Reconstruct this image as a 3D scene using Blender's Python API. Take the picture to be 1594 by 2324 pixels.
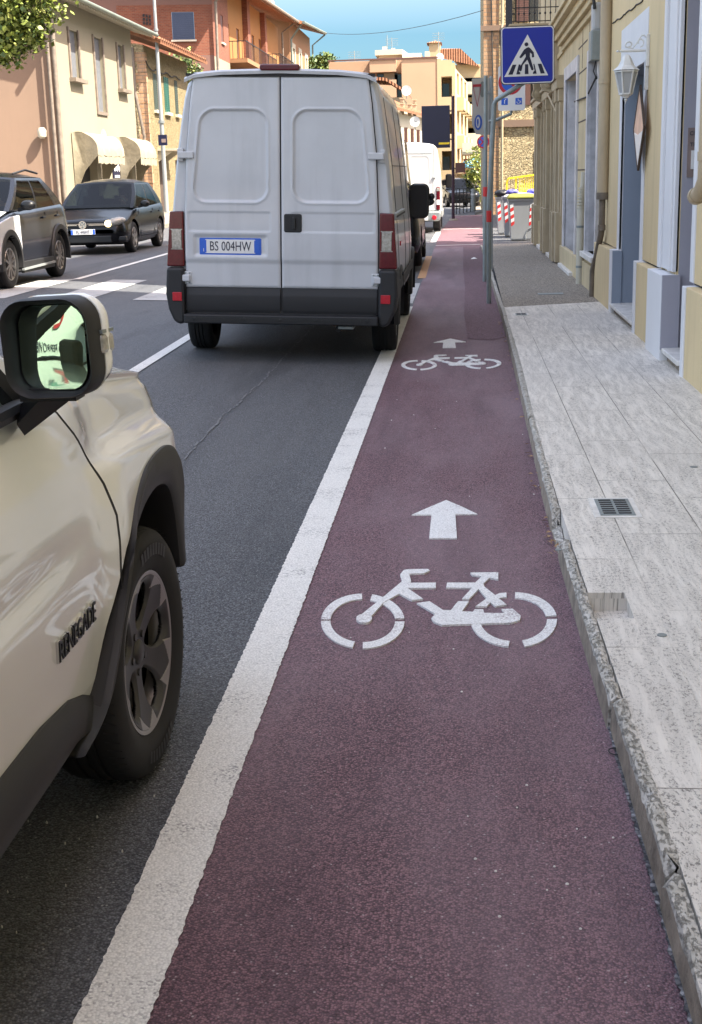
import bpy, bmesh, math, random
from mathutils import Vector, Matrix
random.seed(7)
PI=math.pi; R=math.radians; sin=math.sin; cos=math.cos
SC=bpy.context.scene; COL=SC.collection
for o in list(bpy.data.objects): bpy.data.objects.remove(o)

# ---------------------------------------------------------------- camera, sky, sun, exposure
FPX=2950.0; CX,CY=797.0,1162.0; CAMH=1.58            # calibrated in a 1594 x 2324 frame
_f=Vector((1046-CX,401-CY,FPX)).normalized(); _r=R(1.55)
_d=Vector((sin(_r),cos(_r),-(sin(_r)*_f.x+cos(_r)*_f.y)/_f.z)).normalized()
_x=_d.cross(_f)
def ray(px,py):
    r=Vector((px-CX,py-CY,FPX)); return Vector((r.dot(_x),r.dot(_f),-r.dot(_d)))
CAMBER=.034
def gz(X):                                             # height of the cambered carriageway
    return 0.0 if X>-.95 else min(-X-.95,5.0)*CAMBER
def GP(px,py,z=None):                                  # pixel -> point on the ground
    r=ray(px,py); zz=z or 0.0
    for i in range(30):
        t=(zz-CAMH)/r.z; P=r*t
        if z is None: zz=.5*zz+.5*gz(P.x)
    return P.x,P.y,zz
def AX(px,py,X):                                       # pixel -> (Y,Z) on the plane x=X
    r=ray(px,py); t=X/r.x; return r.y*t,r.z*t+CAMH
def AY(px,py,Y):
    r=ray(px,py); t=Y/r.y; return r.x*t,r.z*t+CAMH
cam=bpy.data.objects.new('camera',bpy.data.cameras.new('camera')); COL.objects.link(cam); SC.camera=cam
cr=Vector((_x.x,_f.x,-_d.x)); cd=Vector((_x.y,_f.y,-_d.y)); cf=Vector((_x.z,_f.z,-_d.z))
cam.matrix_world=Matrix(((cr.x,-cd.x,-cf.x,0),(cr.y,-cd.y,-cf.y,0),(cr.z,-cd.z,-cf.z,CAMH),(0,0,0,1)))
cam.data.sensor_fit='VERTICAL'; cam.data.sensor_height=36; cam.data.lens=FPX/2324*36
cam.data.clip_start=.05; cam.data.clip_end=5000
SUN_EL=R(53.4); SUN_A=R(20)                            # sun from the right, a little behind the camera
S=Vector((cos(SUN_EL)*cos(SUN_A),-cos(SUN_EL)*sin(SUN_A),sin(SUN_EL)))
W=bpy.data.worlds.new('World'); SC.world=W; W.use_nodes=True
sky=W.node_tree.nodes.new('ShaderNodeTexSky'); sky.sky_type='NISHITA'; sky.sun_disc=False
sky.sun_elevation=SUN_EL; sky.sun_rotation=math.atan2(S.x,S.y); sky.air_density=1.0; sky.dust_density=1.6; sky.ozone_density=1.0; sky.altitude=200
bg=W.node_tree.nodes['Background']; 
_n=W.node_tree.nodes; _l=W.node_tree.links                # haze-cyan near the horizon, milder blue overhead
_tc=_n.new('ShaderNodeTexCoord'); _sp=_n.new('ShaderNodeSeparateXYZ'); _l.new(_tc.outputs['Generated'],_sp.inputs[0])
_mr=_n.new('ShaderNodeMapRange'); _mr.inputs[1].default_value=.10; _mr.inputs[2].default_value=.42; _l.new(_sp.outputs[2],_mr.inputs[0])
_mc=_n.new('ShaderNodeMix'); _mc.data_type='RGBA'; _l.new(_mr.outputs[0],_mc.inputs[0]); _mc.inputs[6].default_value=(.15,.222,.258,1); _mc.inputs[7].default_value=(1.75,1.30,.98,1)
_mm=_n.new('ShaderNodeMix'); _mm.data_type='RGBA'; _mm.blend_type='MULTIPLY'; _mm.inputs[0].default_value=1; _l.new(sky.outputs[0],_mm.inputs[6]); _l.new(_mc.outputs[2],_mm.inputs[7]); _l.new(_mm.outputs[2],bg.inputs[0]); bg.inputs[1].default_value=.15
sl=bpy.data.lights.new('sun','SUN'); sl.energy=4.2; sl.angle=R(.5); sl.color=(1,.93,.80)
so=bpy.data.objects.new('sun',sl); COL.objects.link(so); so.rotation_euler=S.to_track_quat('Z','Y').to_euler(); so.location=(8,-4,20)
SC.view_settings.view_transform='Standard'; SC.view_settings.look='None'; SC.view_settings.gamma=1; SC.view_settings.exposure=2.2

# ---------------------------------------------------------------- materials
def nodes(name):
    m=bpy.data.materials.new(name); m.use_nodes=True; n=m.node_tree.nodes; l=m.node_tree.links
    return m,n,l,n['Principled BSDF']
def cc(c,k=1): return (min(c[0]*k,1),min(c[1]*k,1),min(c[2]*k,1),1)
def mixc(n,l,fac,a,b):
    x=n.new('ShaderNodeMix'); x.data_type='RGBA'
    for s,v in ((0,fac),(6,a),(7,b)):
        if hasattr(v,'links'): l.new(v,x.inputs[s])
        else: x.inputs[s].default_value=v
    return x.outputs[2]
def ramp(n,l,src,a,b):
    x=n.new('ShaderNodeMapRange'); x.inputs[1].default_value=a; x.inputs[2].default_value=b; l.new(src,x.inputs[0]); return x.outputs[0]
def noise(n,l,vec,sc,det=4,rough=.6):
    x=n.new('ShaderNodeTexNoise'); x.inputs['Scale'].default_value=sc; x.inputs['Detail'].default_value=det; x.inputs['Roughness'].default_value=rough
    l.new(vec,x.inputs['Vector']); return x.outputs['Fac']
def vor(n,l,vec,sc,feat='F1'):
    x=n.new('ShaderNodeTexVoronoi'); x.feature=feat; x.inputs['Scale'].default_value=sc; l.new(vec,x.inputs['Vector']); return x
def bumpn(n,l,h,b,st=.5,dist=.01):
    x=n.new('ShaderNodeBump'); x.inputs['Strength'].default_value=st; x.inputs['Distance'].default_value=dist
    l.new(h,x.inputs['Height']); l.new(x.outputs[0],b.inputs['Normal']); return x
def mathn(n,l,op,a,b=None):
    x=n.new('ShaderNodeMath'); x.operation=op
    for i,v in enumerate((a,b)):
        if v is None: continue
        if hasattr(v,'links'): l.new(v,x.inputs[i])
        else: x.inputs[i].default_value=v
    return x.outputs[0]
def scaled(n,l,vec,s,rot=(0,0,0)):
    x=n.new('ShaderNodeMapping'); x.inputs['Scale'].default_value=s; x.inputs['Rotation'].default_value=rot; l.new(vec,x.inputs[0]); return x.outputs[0]
def pbr(name,col,rough=.6,metal=0,var=.1,vs=1.5,bump=0,bs=60,coat=0,spec=.5,bd=.004,streak=0):
    m,n,l,b=nodes(name); co=n.new('ShaderNodeTexCoord').outputs['Object']
    f=ramp(n,l,noise(n,l,co,vs,6),.3,.7)
    c=mixc(n,l,f,cc(col,1-var),cc(col,1+var))
    if streak:
        f2=ramp(n,l,noise(n,l,scaled(n,l,co,(3,3,.25)),2.2,5),.5,.75); c=mixc(n,l,mathn(n,l,'MULTIPLY',f2,streak),c,cc(col,.55))
    l.new(c,b.inputs['Base Color']); b.inputs['Roughness'].default_value=rough; b.inputs['Metallic'].default_value=metal
    b.inputs['Coat Weight'].default_value=coat; b.inputs['Coat IOR'].default_value=1.65 if coat>=1 else 1.5; b.inputs['Coat Roughness'].default_value=.03; b.inputs['Specular IOR Level'].default_value=spec
    if bump: bumpn(n,l,noise(n,l,co,bs,5),b,bump,bd)
    return m
def grain(name,dark,light,sc=120,rough=.85,big=.25,bump=.6,specks=None,tint=None,sp=.35,joint=0):
    m,n,l,b=nodes(name); co=n.new('ShaderNodeTexCoord').outputs['Object']
    v=vor(n,l,co,sc); sep=n.new('ShaderNodeSeparateColor'); l.new(v.outputs['Color'],sep.inputs[0])
    c=mixc(n,l,ramp(n,l,sep.outputs[0],.0,1.0),(*dark,1),(*light,1))
    c=mixc(n,l,mathn(n,l,'MULTIPLY',ramp(n,l,v.outputs['Distance'],.35,.75),.75),c,cc(dark,.35))
    if tint:                                            # broad worn and dusty patches
        c=mixc(n,l,mathn(n,l,'MULTIPLY',ramp(n,l,noise(n,l,scaled(n,l,co,(1,.35,1)),.9,5),.42,.72),big),c,(*tint,1))
        c=mixc(n,l,mathn(n,l,'MULTIPLY',ramp(n,l,noise(n,l,scaled(n,l,co,(1,.12,1)),2.6,4),.5,.75),big*.8),c,cc(dark,.8))
    if specks:
        v2=vor(n,l,co,sc*.55); s2=n.new('ShaderNodeSeparateColor'); l.new(v2.outputs['Color'],s2.inputs[0])
        c=mixc(n,l,mathn(n,l,'MULTIPLY',ramp(n,l,s2.outputs[1],.955,.965),mathn(n,l,'MULTIPLY',ramp(n,l,v2.outputs['Distance'],.35,.2),.8)),c,(*specks,1))
    l.new(c,b.inputs['Base Color']); b.inputs['Roughness'].default_value=rough; b.inputs['Specular IOR Level'].default_value=sp
    bumpn(n,l,mathn(n,l,'ADD',mathn(n,l,'MULTIPLY',v.outputs['Distance'],-1.0),mathn(n,l,'MULTIPLY',noise(n,l,co,sc*.4,3),.8)),b,bump,.6/sc)
    return m
def paintmat(name,col,under,wear=.5,sc=160):            # road paint worn down to the stones
    m,n,l,b=nodes(name); co=n.new('ShaderNodeTexCoord').outputs['Object']
    v=vor(n,l,co,sc); sep=n.new('ShaderNodeSeparateColor'); l.new(v.outputs['Color'],sep.inputs[0])
    big=noise(n,l,co,3.0,5); f=ramp(n,l,mathn(n,l,'ADD',mathn(n,l,'MULTIPLY',sep.outputs[0],.5),mathn(n,l,'MULTIPLY',big,.9)),.78+.25*(1-wear),.98+.25*(1-wear))
    c0=mixc(n,l,sep.outputs[1],cc(col,.86),cc(col,1.06))
    c0=mixc(n,l,mathn(n,l,'MULTIPLY',ramp(n,l,v.outputs['Distance'],.4,.8),.45),c0,cc(col,.45))
    c=mixc(n,l,mathn(n,l,'MULTIPLY',f,.75),c0,(*under,1))
    l.new(c,b.inputs['Base Color']); b.inputs['Roughness'].default_value=.75
    bumpn(n,l,mathn(n,l,'MULTIPLY',v.outputs['Distance'],-1.0),b,.5,.004); return m
def wallvec(n,l):
    co=n.new('ShaderNodeTexCoord').outputs['Object']; s=n.new('ShaderNodeSeparateXYZ'); l.new(co,s.inputs[0])
    k=n.new('ShaderNodeCombineXYZ'); l.new(mathn(n,l,'ADD',s.outputs[0],s.outputs[1]),k.inputs[0]); l.new(s.outputs[2],k.inputs[1]); return co,k.outputs[0]
def brick(name,c1,c2,mort,bw=.25,bh=.07):
    m,n,l,b=nodes(name); co,v=wallvec(n,l); t=n.new('ShaderNodeTexBrick'); l.new(v,t.inputs['Vector'])
    t.inputs['Color1'].default_value=(*c1,1); t.inputs['Color2'].default_value=(*c2,1); t.inputs['Mortar'].default_value=(*mort,1)
    t.inputs['Scale'].default_value=1; t.inputs['Brick Width'].default_value=bw; t.inputs['Row Height'].default_value=bh; t.inputs['Mortar Size'].default_value=bh*.12; t.inputs['Bias'].default_value=-.1
    c=mixc(n,l,mathn(n,l,'MULTIPLY',ramp(n,l,noise(n,l,co,1.2,5),.35,.7),.4),t.outputs[0],cc(c2,.7))
    l.new(c,b.inputs['Base Color']); b.inputs['Roughness'].default_value=.9
    bumpn(n,l,mathn(n,l,'MULTIPLY',t.outputs['Fac'],-1.0),b,.6,.015); return m
def rubble(name,a,b2,mort,sc=3.2):
    m,n,l,b=nodes(name); co,v=wallvec(n,l); v=scaled(n,l,v,(1,1.6,1))
    d=n.new('ShaderNodeVectorMath'); d.operation='ADD'; nz=n.new('ShaderNodeTexNoise'); nz.inputs['Scale'].default_value=3; l.new(v,nz.inputs['Vector'])
    sc2=n.new('ShaderNodeVectorMath'); sc2.operation='SCALE'; sc2.inputs['Scale'].default_value=.25; l.new(nz.outputs['Color'],sc2.inputs[0]); l.new(v,d.inputs[0]); l.new(sc2.outputs[0],d.inputs[1]); v=d.outputs[0]
    q=vor(n,l,v,sc); e=vor(n,l,v,sc,'DISTANCE_TO_EDGE'); s=n.new('ShaderNodeSeparateColor'); l.new(q.outputs['Color'],s.inputs[0])
    c=mixc(n,l,s.outputs[0],(*a,1),(*b2,1)); c=mixc(n,l,mathn(n,l,'MULTIPLY',noise(n,l,co,14,4),.5),c,cc(a,.7))
    g=ramp(n,l,e.outputs['Distance'],.0,.09); c=mixc(n,l,g,(*mort,1),c)
    l.new(c,b.inputs['Base Color']); b.inputs['Roughness'].default_value=.95
    bumpn(n,l,mathn(n,l,'ADD',g,mathn(n,l,'MULTIPLY',noise(n,l,co,20,4),.7)),b,.9,.06); return m
def travertine(name,base=(.50,.475,.43),jw=.006,w=.335,ln=1.0,joints=True,rot=PI/2):
    m,n,l,b=nodes(name); co=n.new('ShaderNodeTexCoord').outputs['Object']
    t=n.new('ShaderNodeTexBrick'); v=scaled(n,l,co,(1,1,1),(0,0,rot)); l.new(v,t.inputs['Vector'])
    t.inputs['Scale'].default_value=1; t.inputs['Brick Width'].default_value=ln; t.inputs['Row Height'].default_value=w; t.inputs['Mortar Size'].default_value=jw*.5; t.inputs['Mortar Smooth'].default_value=.3
    t.inputs['Color1'].default_value=(1,1,1,1); t.inputs['Color2'].default_value=(0,0,0,1); t.offset=.37
    per=n.new('ShaderNodeSeparateColor'); l.new(t.outputs['Color'],per.inputs[0])
    # veins run along the street, warped; each slab slightly off
    wrp=n.new('ShaderNodeVectorMath'); wrp.operation='ADD'; k=n.new('ShaderNodeCombineXYZ'); l.new(mathn(n,l,'MULTIPLY',noise(n,l,co,.9,2),.16),k.inputs[0]); l.new(mathn(n,l,'MULTIPLY',per.outputs[0],3.0),k.inputs[2]); l.new(co,wrp.inputs[0]); l.new(k.outputs[0],wrp.inputs[1])
    vein=noise(n,l,scaled(n,l,wrp.outputs[0],(27,2.4,1)),1.0,8,.75)
    pits=noise(n,l,scaled(n,l,wrp.outputs[0],(90,50,1)),1.0,4,.65)
    c=mixc(n,l,ramp(n,l,vein,.34,.64),cc(base,.76),cc(base,1.10))
    pf=mathn(n,l,'MULTIPLY',ramp(n,l,mathn(n,l,'ADD',mathn(n,l,'MULTIPLY',pits,.55),mathn(n,l,'MULTIPLY',noise(n,l,scaled(n,l,wrp.outputs[0],(210,120,1)),1.0,3,.6),.45)),.52,.58),ramp(n,l,vein,.60,.44)); c=mixc(n,l,mathn(n,l,'MULTIPLY',pf,.9),c,cc(base,.22))
    c=mixc(n,l,mathn(n,l,'MULTIPLY',ramp(n,l,noise(n,l,co,.8,5),.45,.7),.4),c,cc(base,.66))
    c=mixc(n,l,mathn(n,l,'MULTIPLY',per.outputs[0],.14),c,cc(base,.7))
    if joints: c=mixc(n,l,mathn(n,l,'MULTIPLY',t.outputs['Fac'],ramp(n,l,noise(n,l,scaled(n,l,co,(2.2,.5,1)),1.7,3),.40,.52)),c,(.14,.125,.105,1))
    l.new(c,b.inputs['Base Color']); b.inputs['Roughness'].default_value=.55
    bumpn(n,l,mathn(n,l,'ADD',mathn(n,l,'MULTIPLY',pf,-1.0),mathn(n,l,'MULTIPLY',t.outputs['Fac'],-1.0)),b,.5,.003); return m
def glassmat(name,tint=(.35,.42,.42),refl=1.0,dirt=.0):
    m,n,l,b=nodes(name); n.remove(b); out=n['Material Output']
    tr=n.new('ShaderNodeBsdfTransparent'); tr.inputs[0].default_value=(*tint,1); gl=n.new('ShaderNodeBsdfGlossy'); gl.inputs['Roughness'].default_value=.02
    fr=n.new('ShaderNodeFresnel'); fr.inputs[0].default_value=1.6; mx=n.new('ShaderNodeMixShader')
    l.new(mathn(n,l,'MULTIPLY',fr.outputs[0],refl),mx.inputs[0]); l.new(tr.outputs[0],mx.inputs[1]); l.new(gl.outputs[0],mx.inputs[2]); l.new(mx.outputs[0],out.inputs[0]); return m
def roofmat(name,c1,c2,ax=0,pitch=.22):
    m,n,l,b=nodes(name); co=n.new('ShaderNodeTexCoord').outputs['Object']
    w=n.new('ShaderNodeTexWave'); w.wave_type='BANDS'; w.bands_direction='XYZ'[ax]; w.inputs['Scale'].default_value=.314/pitch; w.inputs['Distortion'].default_value=.4; w.inputs['Detail'].default_value=0; l.new(co,w.inputs['Vector'])
    c=mixc(n,l,ramp(n,l,noise(n,l,co,3.5,5,.8),.3,.7),(*c1,1),(*c2,1)); c=mixc(n,l,mathn(n,l,'MULTIPLY',ramp(n,l,w.outputs['Fac'],.3,.0),.8),c,cc(c1,.25))
    l.new(c,b.inputs['Base Color']); b.inputs['Roughness'].default_value=.9; bumpn(n,l,w.outputs['Fac'],b,1,.06); return m
def emis(name,col,st):
    m,n,l,b=nodes(name); b.inputs['Base Color'].default_value=(*col,1); b.inputs['Emission Color'].default_value=(*col,1); b.inputs['Emission Strength'].default_value=st; return m

M={}
M['asphalt']=grain('asphalt',(.026,.028,.032),(.205,.213,.230),165,.66,.6,.95,tint=(.105,.107,.112),specks=(.36,.36,.34))
M['lane']=grain('maroon_asphalt',(.060,.030,.043),(.325,.175,.200),185,.66,.75,1.0,tint=(.245,.175,.20),specks=(.42,.36,.36))
M['lane2']=grain('maroon_patch',(.060,.030,.042),(.315,.182,.215),125,.8,.2,.7,tint=(.11,.06,.066),specks=(.3,.2,.2))
M['aggregate']=grain('aggregate_paving',(.12,.10,.08),(.52,.46,.38),75,.8,.2,.6,tint=(.30,.27,.23))
M['gravel']=grain('edge_gravel',(.05,.05,.055),(.30,.30,.31),70,.9,.1,1)
M['paint']=paintmat('white_road_paint',(.76,.75,.71),(.14,.14,.145),.66)
M['paint_old']=paintmat('faded_road_paint',(.17,.172,.178),(.09,.093,.10),1.0)
M['paint_z']=paintmat('worn_crossing_paint',(.46,.46,.45),(.10,.10,.11),.95)
M['paint_sym']=paintmat('bike_symbol_paint',(.76,.76,.75),(.20,.12,.14),.60)
M['paint_y']=paintmat('orange_road_paint',(.50,.27,.12),(.08,.08,.08),.5)
M['trav']=travertine('travertine_slabs',(.655,.615,.55))
def mottled(name,a,b_,dk):
    m,n,l,b=nodes(name); co=n.new('ShaderNodeTexCoord').outputs['Object']
    c=mixc(n,l,ramp(n,l,noise(n,l,co,9,6,.7),.35,.65),(*a,1),(*b_,1)); f=ramp(n,l,noise(n,l,scaled(n,l,co,(1,.45,1)),85,6,.8),.50,.62)
    c=mixc(n,l,mathn(n,l,'MULTIPLY',f,.55),c,(*dk,1)); l.new(c,b.inputs['Base Color']); b.inputs['Roughness'].default_value=.9
    bumpn(n,l,mathn(n,l,'MULTIPLY',f,-1.0),b,.9,.006); return m
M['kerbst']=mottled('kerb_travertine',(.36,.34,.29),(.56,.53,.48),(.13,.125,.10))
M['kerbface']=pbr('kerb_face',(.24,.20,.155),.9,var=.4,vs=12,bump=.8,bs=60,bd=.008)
M['marble']=pbr('grey_marble',(.50,.49,.50),.5,var=.22,vs=5,bump=.1)
M['marble_w']=pbr('white_marble',(.62,.60,.56),.5,var=.2,vs=9,bump=.2)
M['ochre']=pbr('ochre_plaster',(.62,.49,.28),.9,var=.06,vs=1.2,bump=.35,bs=45,bd=.003,streak=.25)
M['ochre2']=pbr('weathered_ochre_plaster',(.53,.43,.26),.9,var=.12,vs=1.6,bump=.4,bs=35,bd=.004,streak=.5)
M['stonetrim']=pbr('beige_stone_trim',(.40,.325,.215),.85,var=.15,vs=3,bump=.4,bs=30,streak=.5)
M['whitetrim']=pbr('white_plaster_trim',(.66,.66,.67),.8,var=.04,bump=.2,bs=50,bd=.002,streak=.1)
M['blueg']=pbr('blue_grey_plaster',(.255,.30,.37),.85,var=.06,bump=.2,bs=40,streak=.12)
M['purpg']=pbr('violet_grey_plaster',(.33,.325,.37),.85,var=.05,bump=.2,bs=40,streak=.12)
M['cream']=pbr('cream_plaster',(.25,.225,.16),.9,var=.04,vs=.6,bump=.2,bs=30,streak=.06)
M['peach']=pbr('peach_plaster',(.205,.14,.10),.9,var=.05,vs=.5,bump=.2,bs=30,streak=.08)
M['orange']=pbr('orange_plaster',(.27,.125,.035),.9,var=.06,vs=.5)
M['orange2']=pbr('pale_orange_plaster',(.26,.135,.065),.9,var=.06,vs=.5)
M['pink']=pbr('pink_plaster',(.17,.09,.07),.9,var=.06,vs=.5)
M['apt']=pbr('apricot_plaster',(.39,.26,.165),.9,var=.06,vs=.3)
M['apt2']=pbr('pale_yellow_plaster',(.40,.31,.18),.9,var=.06,vs=.3)
M['white_pl']=pbr('white_plaster',(.42,.39,.31),.9,var=.08,vs=.6)
M['brick']=brick('red_brick',(.16,.042,.023),(.24,.075,.038),(.17,.11,.075),.26,.085)
M['brick2']=brick('corner_brick',(.40,.23,.12),(.50,.31,.18),(.26,.2,.14),.30,.15)
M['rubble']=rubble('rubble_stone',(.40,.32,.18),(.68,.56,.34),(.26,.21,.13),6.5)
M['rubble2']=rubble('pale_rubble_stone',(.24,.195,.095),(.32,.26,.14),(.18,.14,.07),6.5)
M['roof']=roofmat('terracotta_roof',(.17,.06,.025),(.32,.14,.06),1)
M['roofx']=roofmat('terracotta_roof_tiles',(.22,.085,.04),(.36,.17,.09),0)
M['wood']=pbr('dark_wood',(.06,.04,.03),.8,var=.2)
M['soffit']=pbr('soffit',(.30,.22,.16),.9)
M['gutter']=pbr('zinc_gutter',(.15,.17,.14),.5,metal=.3)
M['pipe']=pbr('beige_downpipe',(.40,.32,.21),.55,var=.12,bump=.1,streak=.3)
M['pipe_br']=pbr('brown_pipe',(.17,.14,.11),.7,var=.3,vs=6)
M['pipe_w']=pbr('pale_downpipe',(.50,.47,.38),.5,var=.12,vs=3,streak=.35)
M['green']=pbr('green_shutter',(.02,.10,.075),.6)
M['dkgreen']=pbr('dark_green_shutter',(.04,.06,.05),.7)
M['brownsh']=pbr('brown_shutter',(.10,.045,.035),.6)
M['greysh']=pbr('grey_shutter',(.12,.13,.145),.6,var=.2,vs=8,streak=.4)
M['winblue']=pbr('blue_roller_shutter',(.040,.055,.10),.5)
M['dark']=pbr('dark_interior',(.012,.012,.014),.7)
M['pane']=pbr('window_pane',(.03,.035,.04),.08,spec=.8)
M['canvas']=pbr('canvas_awning',(.25,.225,.165),.9,var=.18,vs=3,bump=.5,bs=6,bd=.03)
M['black']=pbr('black_plastic',(.005,.0055,.007),.45,var=.15,vs=8,bump=.1,bs=300,bd=.001)
M['blackm']=pbr('matt_black_plastic',(.008,.0085,.011),.6,var=.12,vs=6,bump=.15,bs=400,bd=.001)
M['clad']=pbr('grey_black_cladding',(.015,.015,.0165),.55,var=.1,vs=4,bump=.2,bs=450,bd=.001)
M['rubber']=pbr('tyre_rubber',(.008,.008,.009),.8,var=.3,vs=9,bump=.25,bs=120,bd=.001)
M['rubber_d']=pbr('dusty_tyre_rubber',(.16,.145,.12),.85,var=.3,vs=9)
M['alloy']=pbr('silver_alloy',(.36,.345,.33),.35,metal=.8)
M['alloy_dk']=pbr('grey_alloy',(.05,.049,.05),.42,metal=.4,var=.15,vs=12)
M['whitecar']=pbr('white_car_paint',(.85,.87,.845),.2,var=.01,coat=1.0)
M['whitevan']=pbr('white_van_paint',(.47,.488,.52),.42,var=.07,vs=1.8,coat=.35,streak=.28)
M['whitevan2']=pbr('clean_white_van_paint',(.58,.58,.56),.3,var=.02,coat=.5)
M['blackcar']=pbr('black_car_paint',(.003,.0035,.005),.22,var=.05,coat=.12,spec=.22)
M['silvercar']=pbr('silver_car_paint',(.60,.61,.63),.3,metal=.1,var=.03,coat=.8)
M['greycar']=pbr('graphite_car_paint',(.009,.010,.014),.22,var=.03,coat=.25,spec=.3)
M['redlens']=pbr('red_lens',(.085,.002,.007),.22,var=.2,vs=30,coat=.15)
M['redref']=pbr('red_reflector',(.38,.006,.018),.3,var=.2,vs=60)
M['clear']=pbr('clear_lens',(.30,.29,.26),.15,var=.4,vs=45,coat=.8)
M['chrome']=pbr('chrome',(.62,.62,.62),.12,metal=1,var=.02)
M['glass']=glassmat('tinted_glass',(.22,.27,.27),.55)
M['glass_c']=glassmat('clear_glass',(.72,.78,.76))
M['mirror']=pbr('mirror_glass',(.62,.80,.66),.015,metal=1,var=.0)
M['galv']=pbr('galvanised_steel',(.24,.27,.27),.5,metal=.55,var=.15,vs=7,streak=.2)
M['galv2']=pbr('painted_grey_pole',(.26,.28,.28),.5,metal=.2,var=.1)
M['blue']=pbr('sign_blue',(.006,.022,.30),.35,var=.04)
M['platebl']=pbr('plate_blue',(.02,.10,.50),.4)
M['signw']=pbr('sign_white',(.66,.66,.66),.4,var=.05)
M['signb']=pbr('sign_black',(.008,.010,.035),.4)
M['signr']=pbr('sign_red',(.42,.015,.03),.4)
M['signback']=pbr('sign_back_grey',(.50,.50,.49),.6,var=.1)
M['white']=pbr('white_enamel',(.72,.72,.70),.4,var=.04)
M['lampw']=pbr('chalky_white_metal',(.62,.62,.60),.6,var=.12,vs=14)
M['frost']=pbr('frosted_panes',(.36,.37,.38),.3)
M['red']=pbr('red_band',(.55,.03,.03),.5)
M['bingrey']=pbr('grey_bin_plastic',(.235,.245,.255),.5,var=.06,streak=.1)
M['binlid']=pbr('olive_bin_lid',(.20,.20,.03),.5,var=.08)
M['binlidb']=pbr('blue_bin_lid',(.10,.10,.40),.5); M['binlidw']=pbr('white_bin_lid',(.7,.68,.7),.5)
M['yellow']=pbr('yellow_barrier_plastic',(.85,.62,.02),.5)
M['ochsill']=pbr('sill',(.55,.5,.4),.8)
M['iron']=pbr('black_iron',(.012,.010,.012),.6)
M['purpole']=pbr('dark_purple_pole',(.035,.012,.028),.5)
M['cable']=pbr('cable',(.02,.02,.02),.7)
M['leaf']=pbr('leaf_green',(.15,.19,.03),.55,var=.45,vs=2.0)
M['leaf2']=pbr('leaf_dark_green',(.065,.11,.03),.6,var=.4,vs=2.0)
M['leafy']=pbr('leaf_yellow_green',(.25,.28,.06),.6,var=.35,vs=2.0)
M['dryleaf']=pbr('dry_leaf',(.34,.22,.12),.8,var=.3,vs=30)
M['bark']=pbr('bark',(.12,.09,.065),.9,var=.3,vs=6)
M['skin']=pbr('skin',(.42,.25,.18),.6); M['shirt']=pbr('grey_shirt',(.16,.17,.2),.9); M['hair']=pbr('dark_hair',(.03,.02,.015),.7)
M['signred2']=pbr('poster_peach',(.72,.46,.33),.5,var=.15,vs=6)
M['brass']=pbr('brass_plate',(.26,.20,.18),.45,metal=.3)
M['earth']=pbr('ground_dust',(.20,.18,.15),.95,var=.2,vs=.4)
M['hill']=pbr('hill_green',(.07,.10,.04),.95,var=.3,vs=.05)
M['mailgreen']=pbr('logo_green',(.02,.22,.15),.5)

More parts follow.
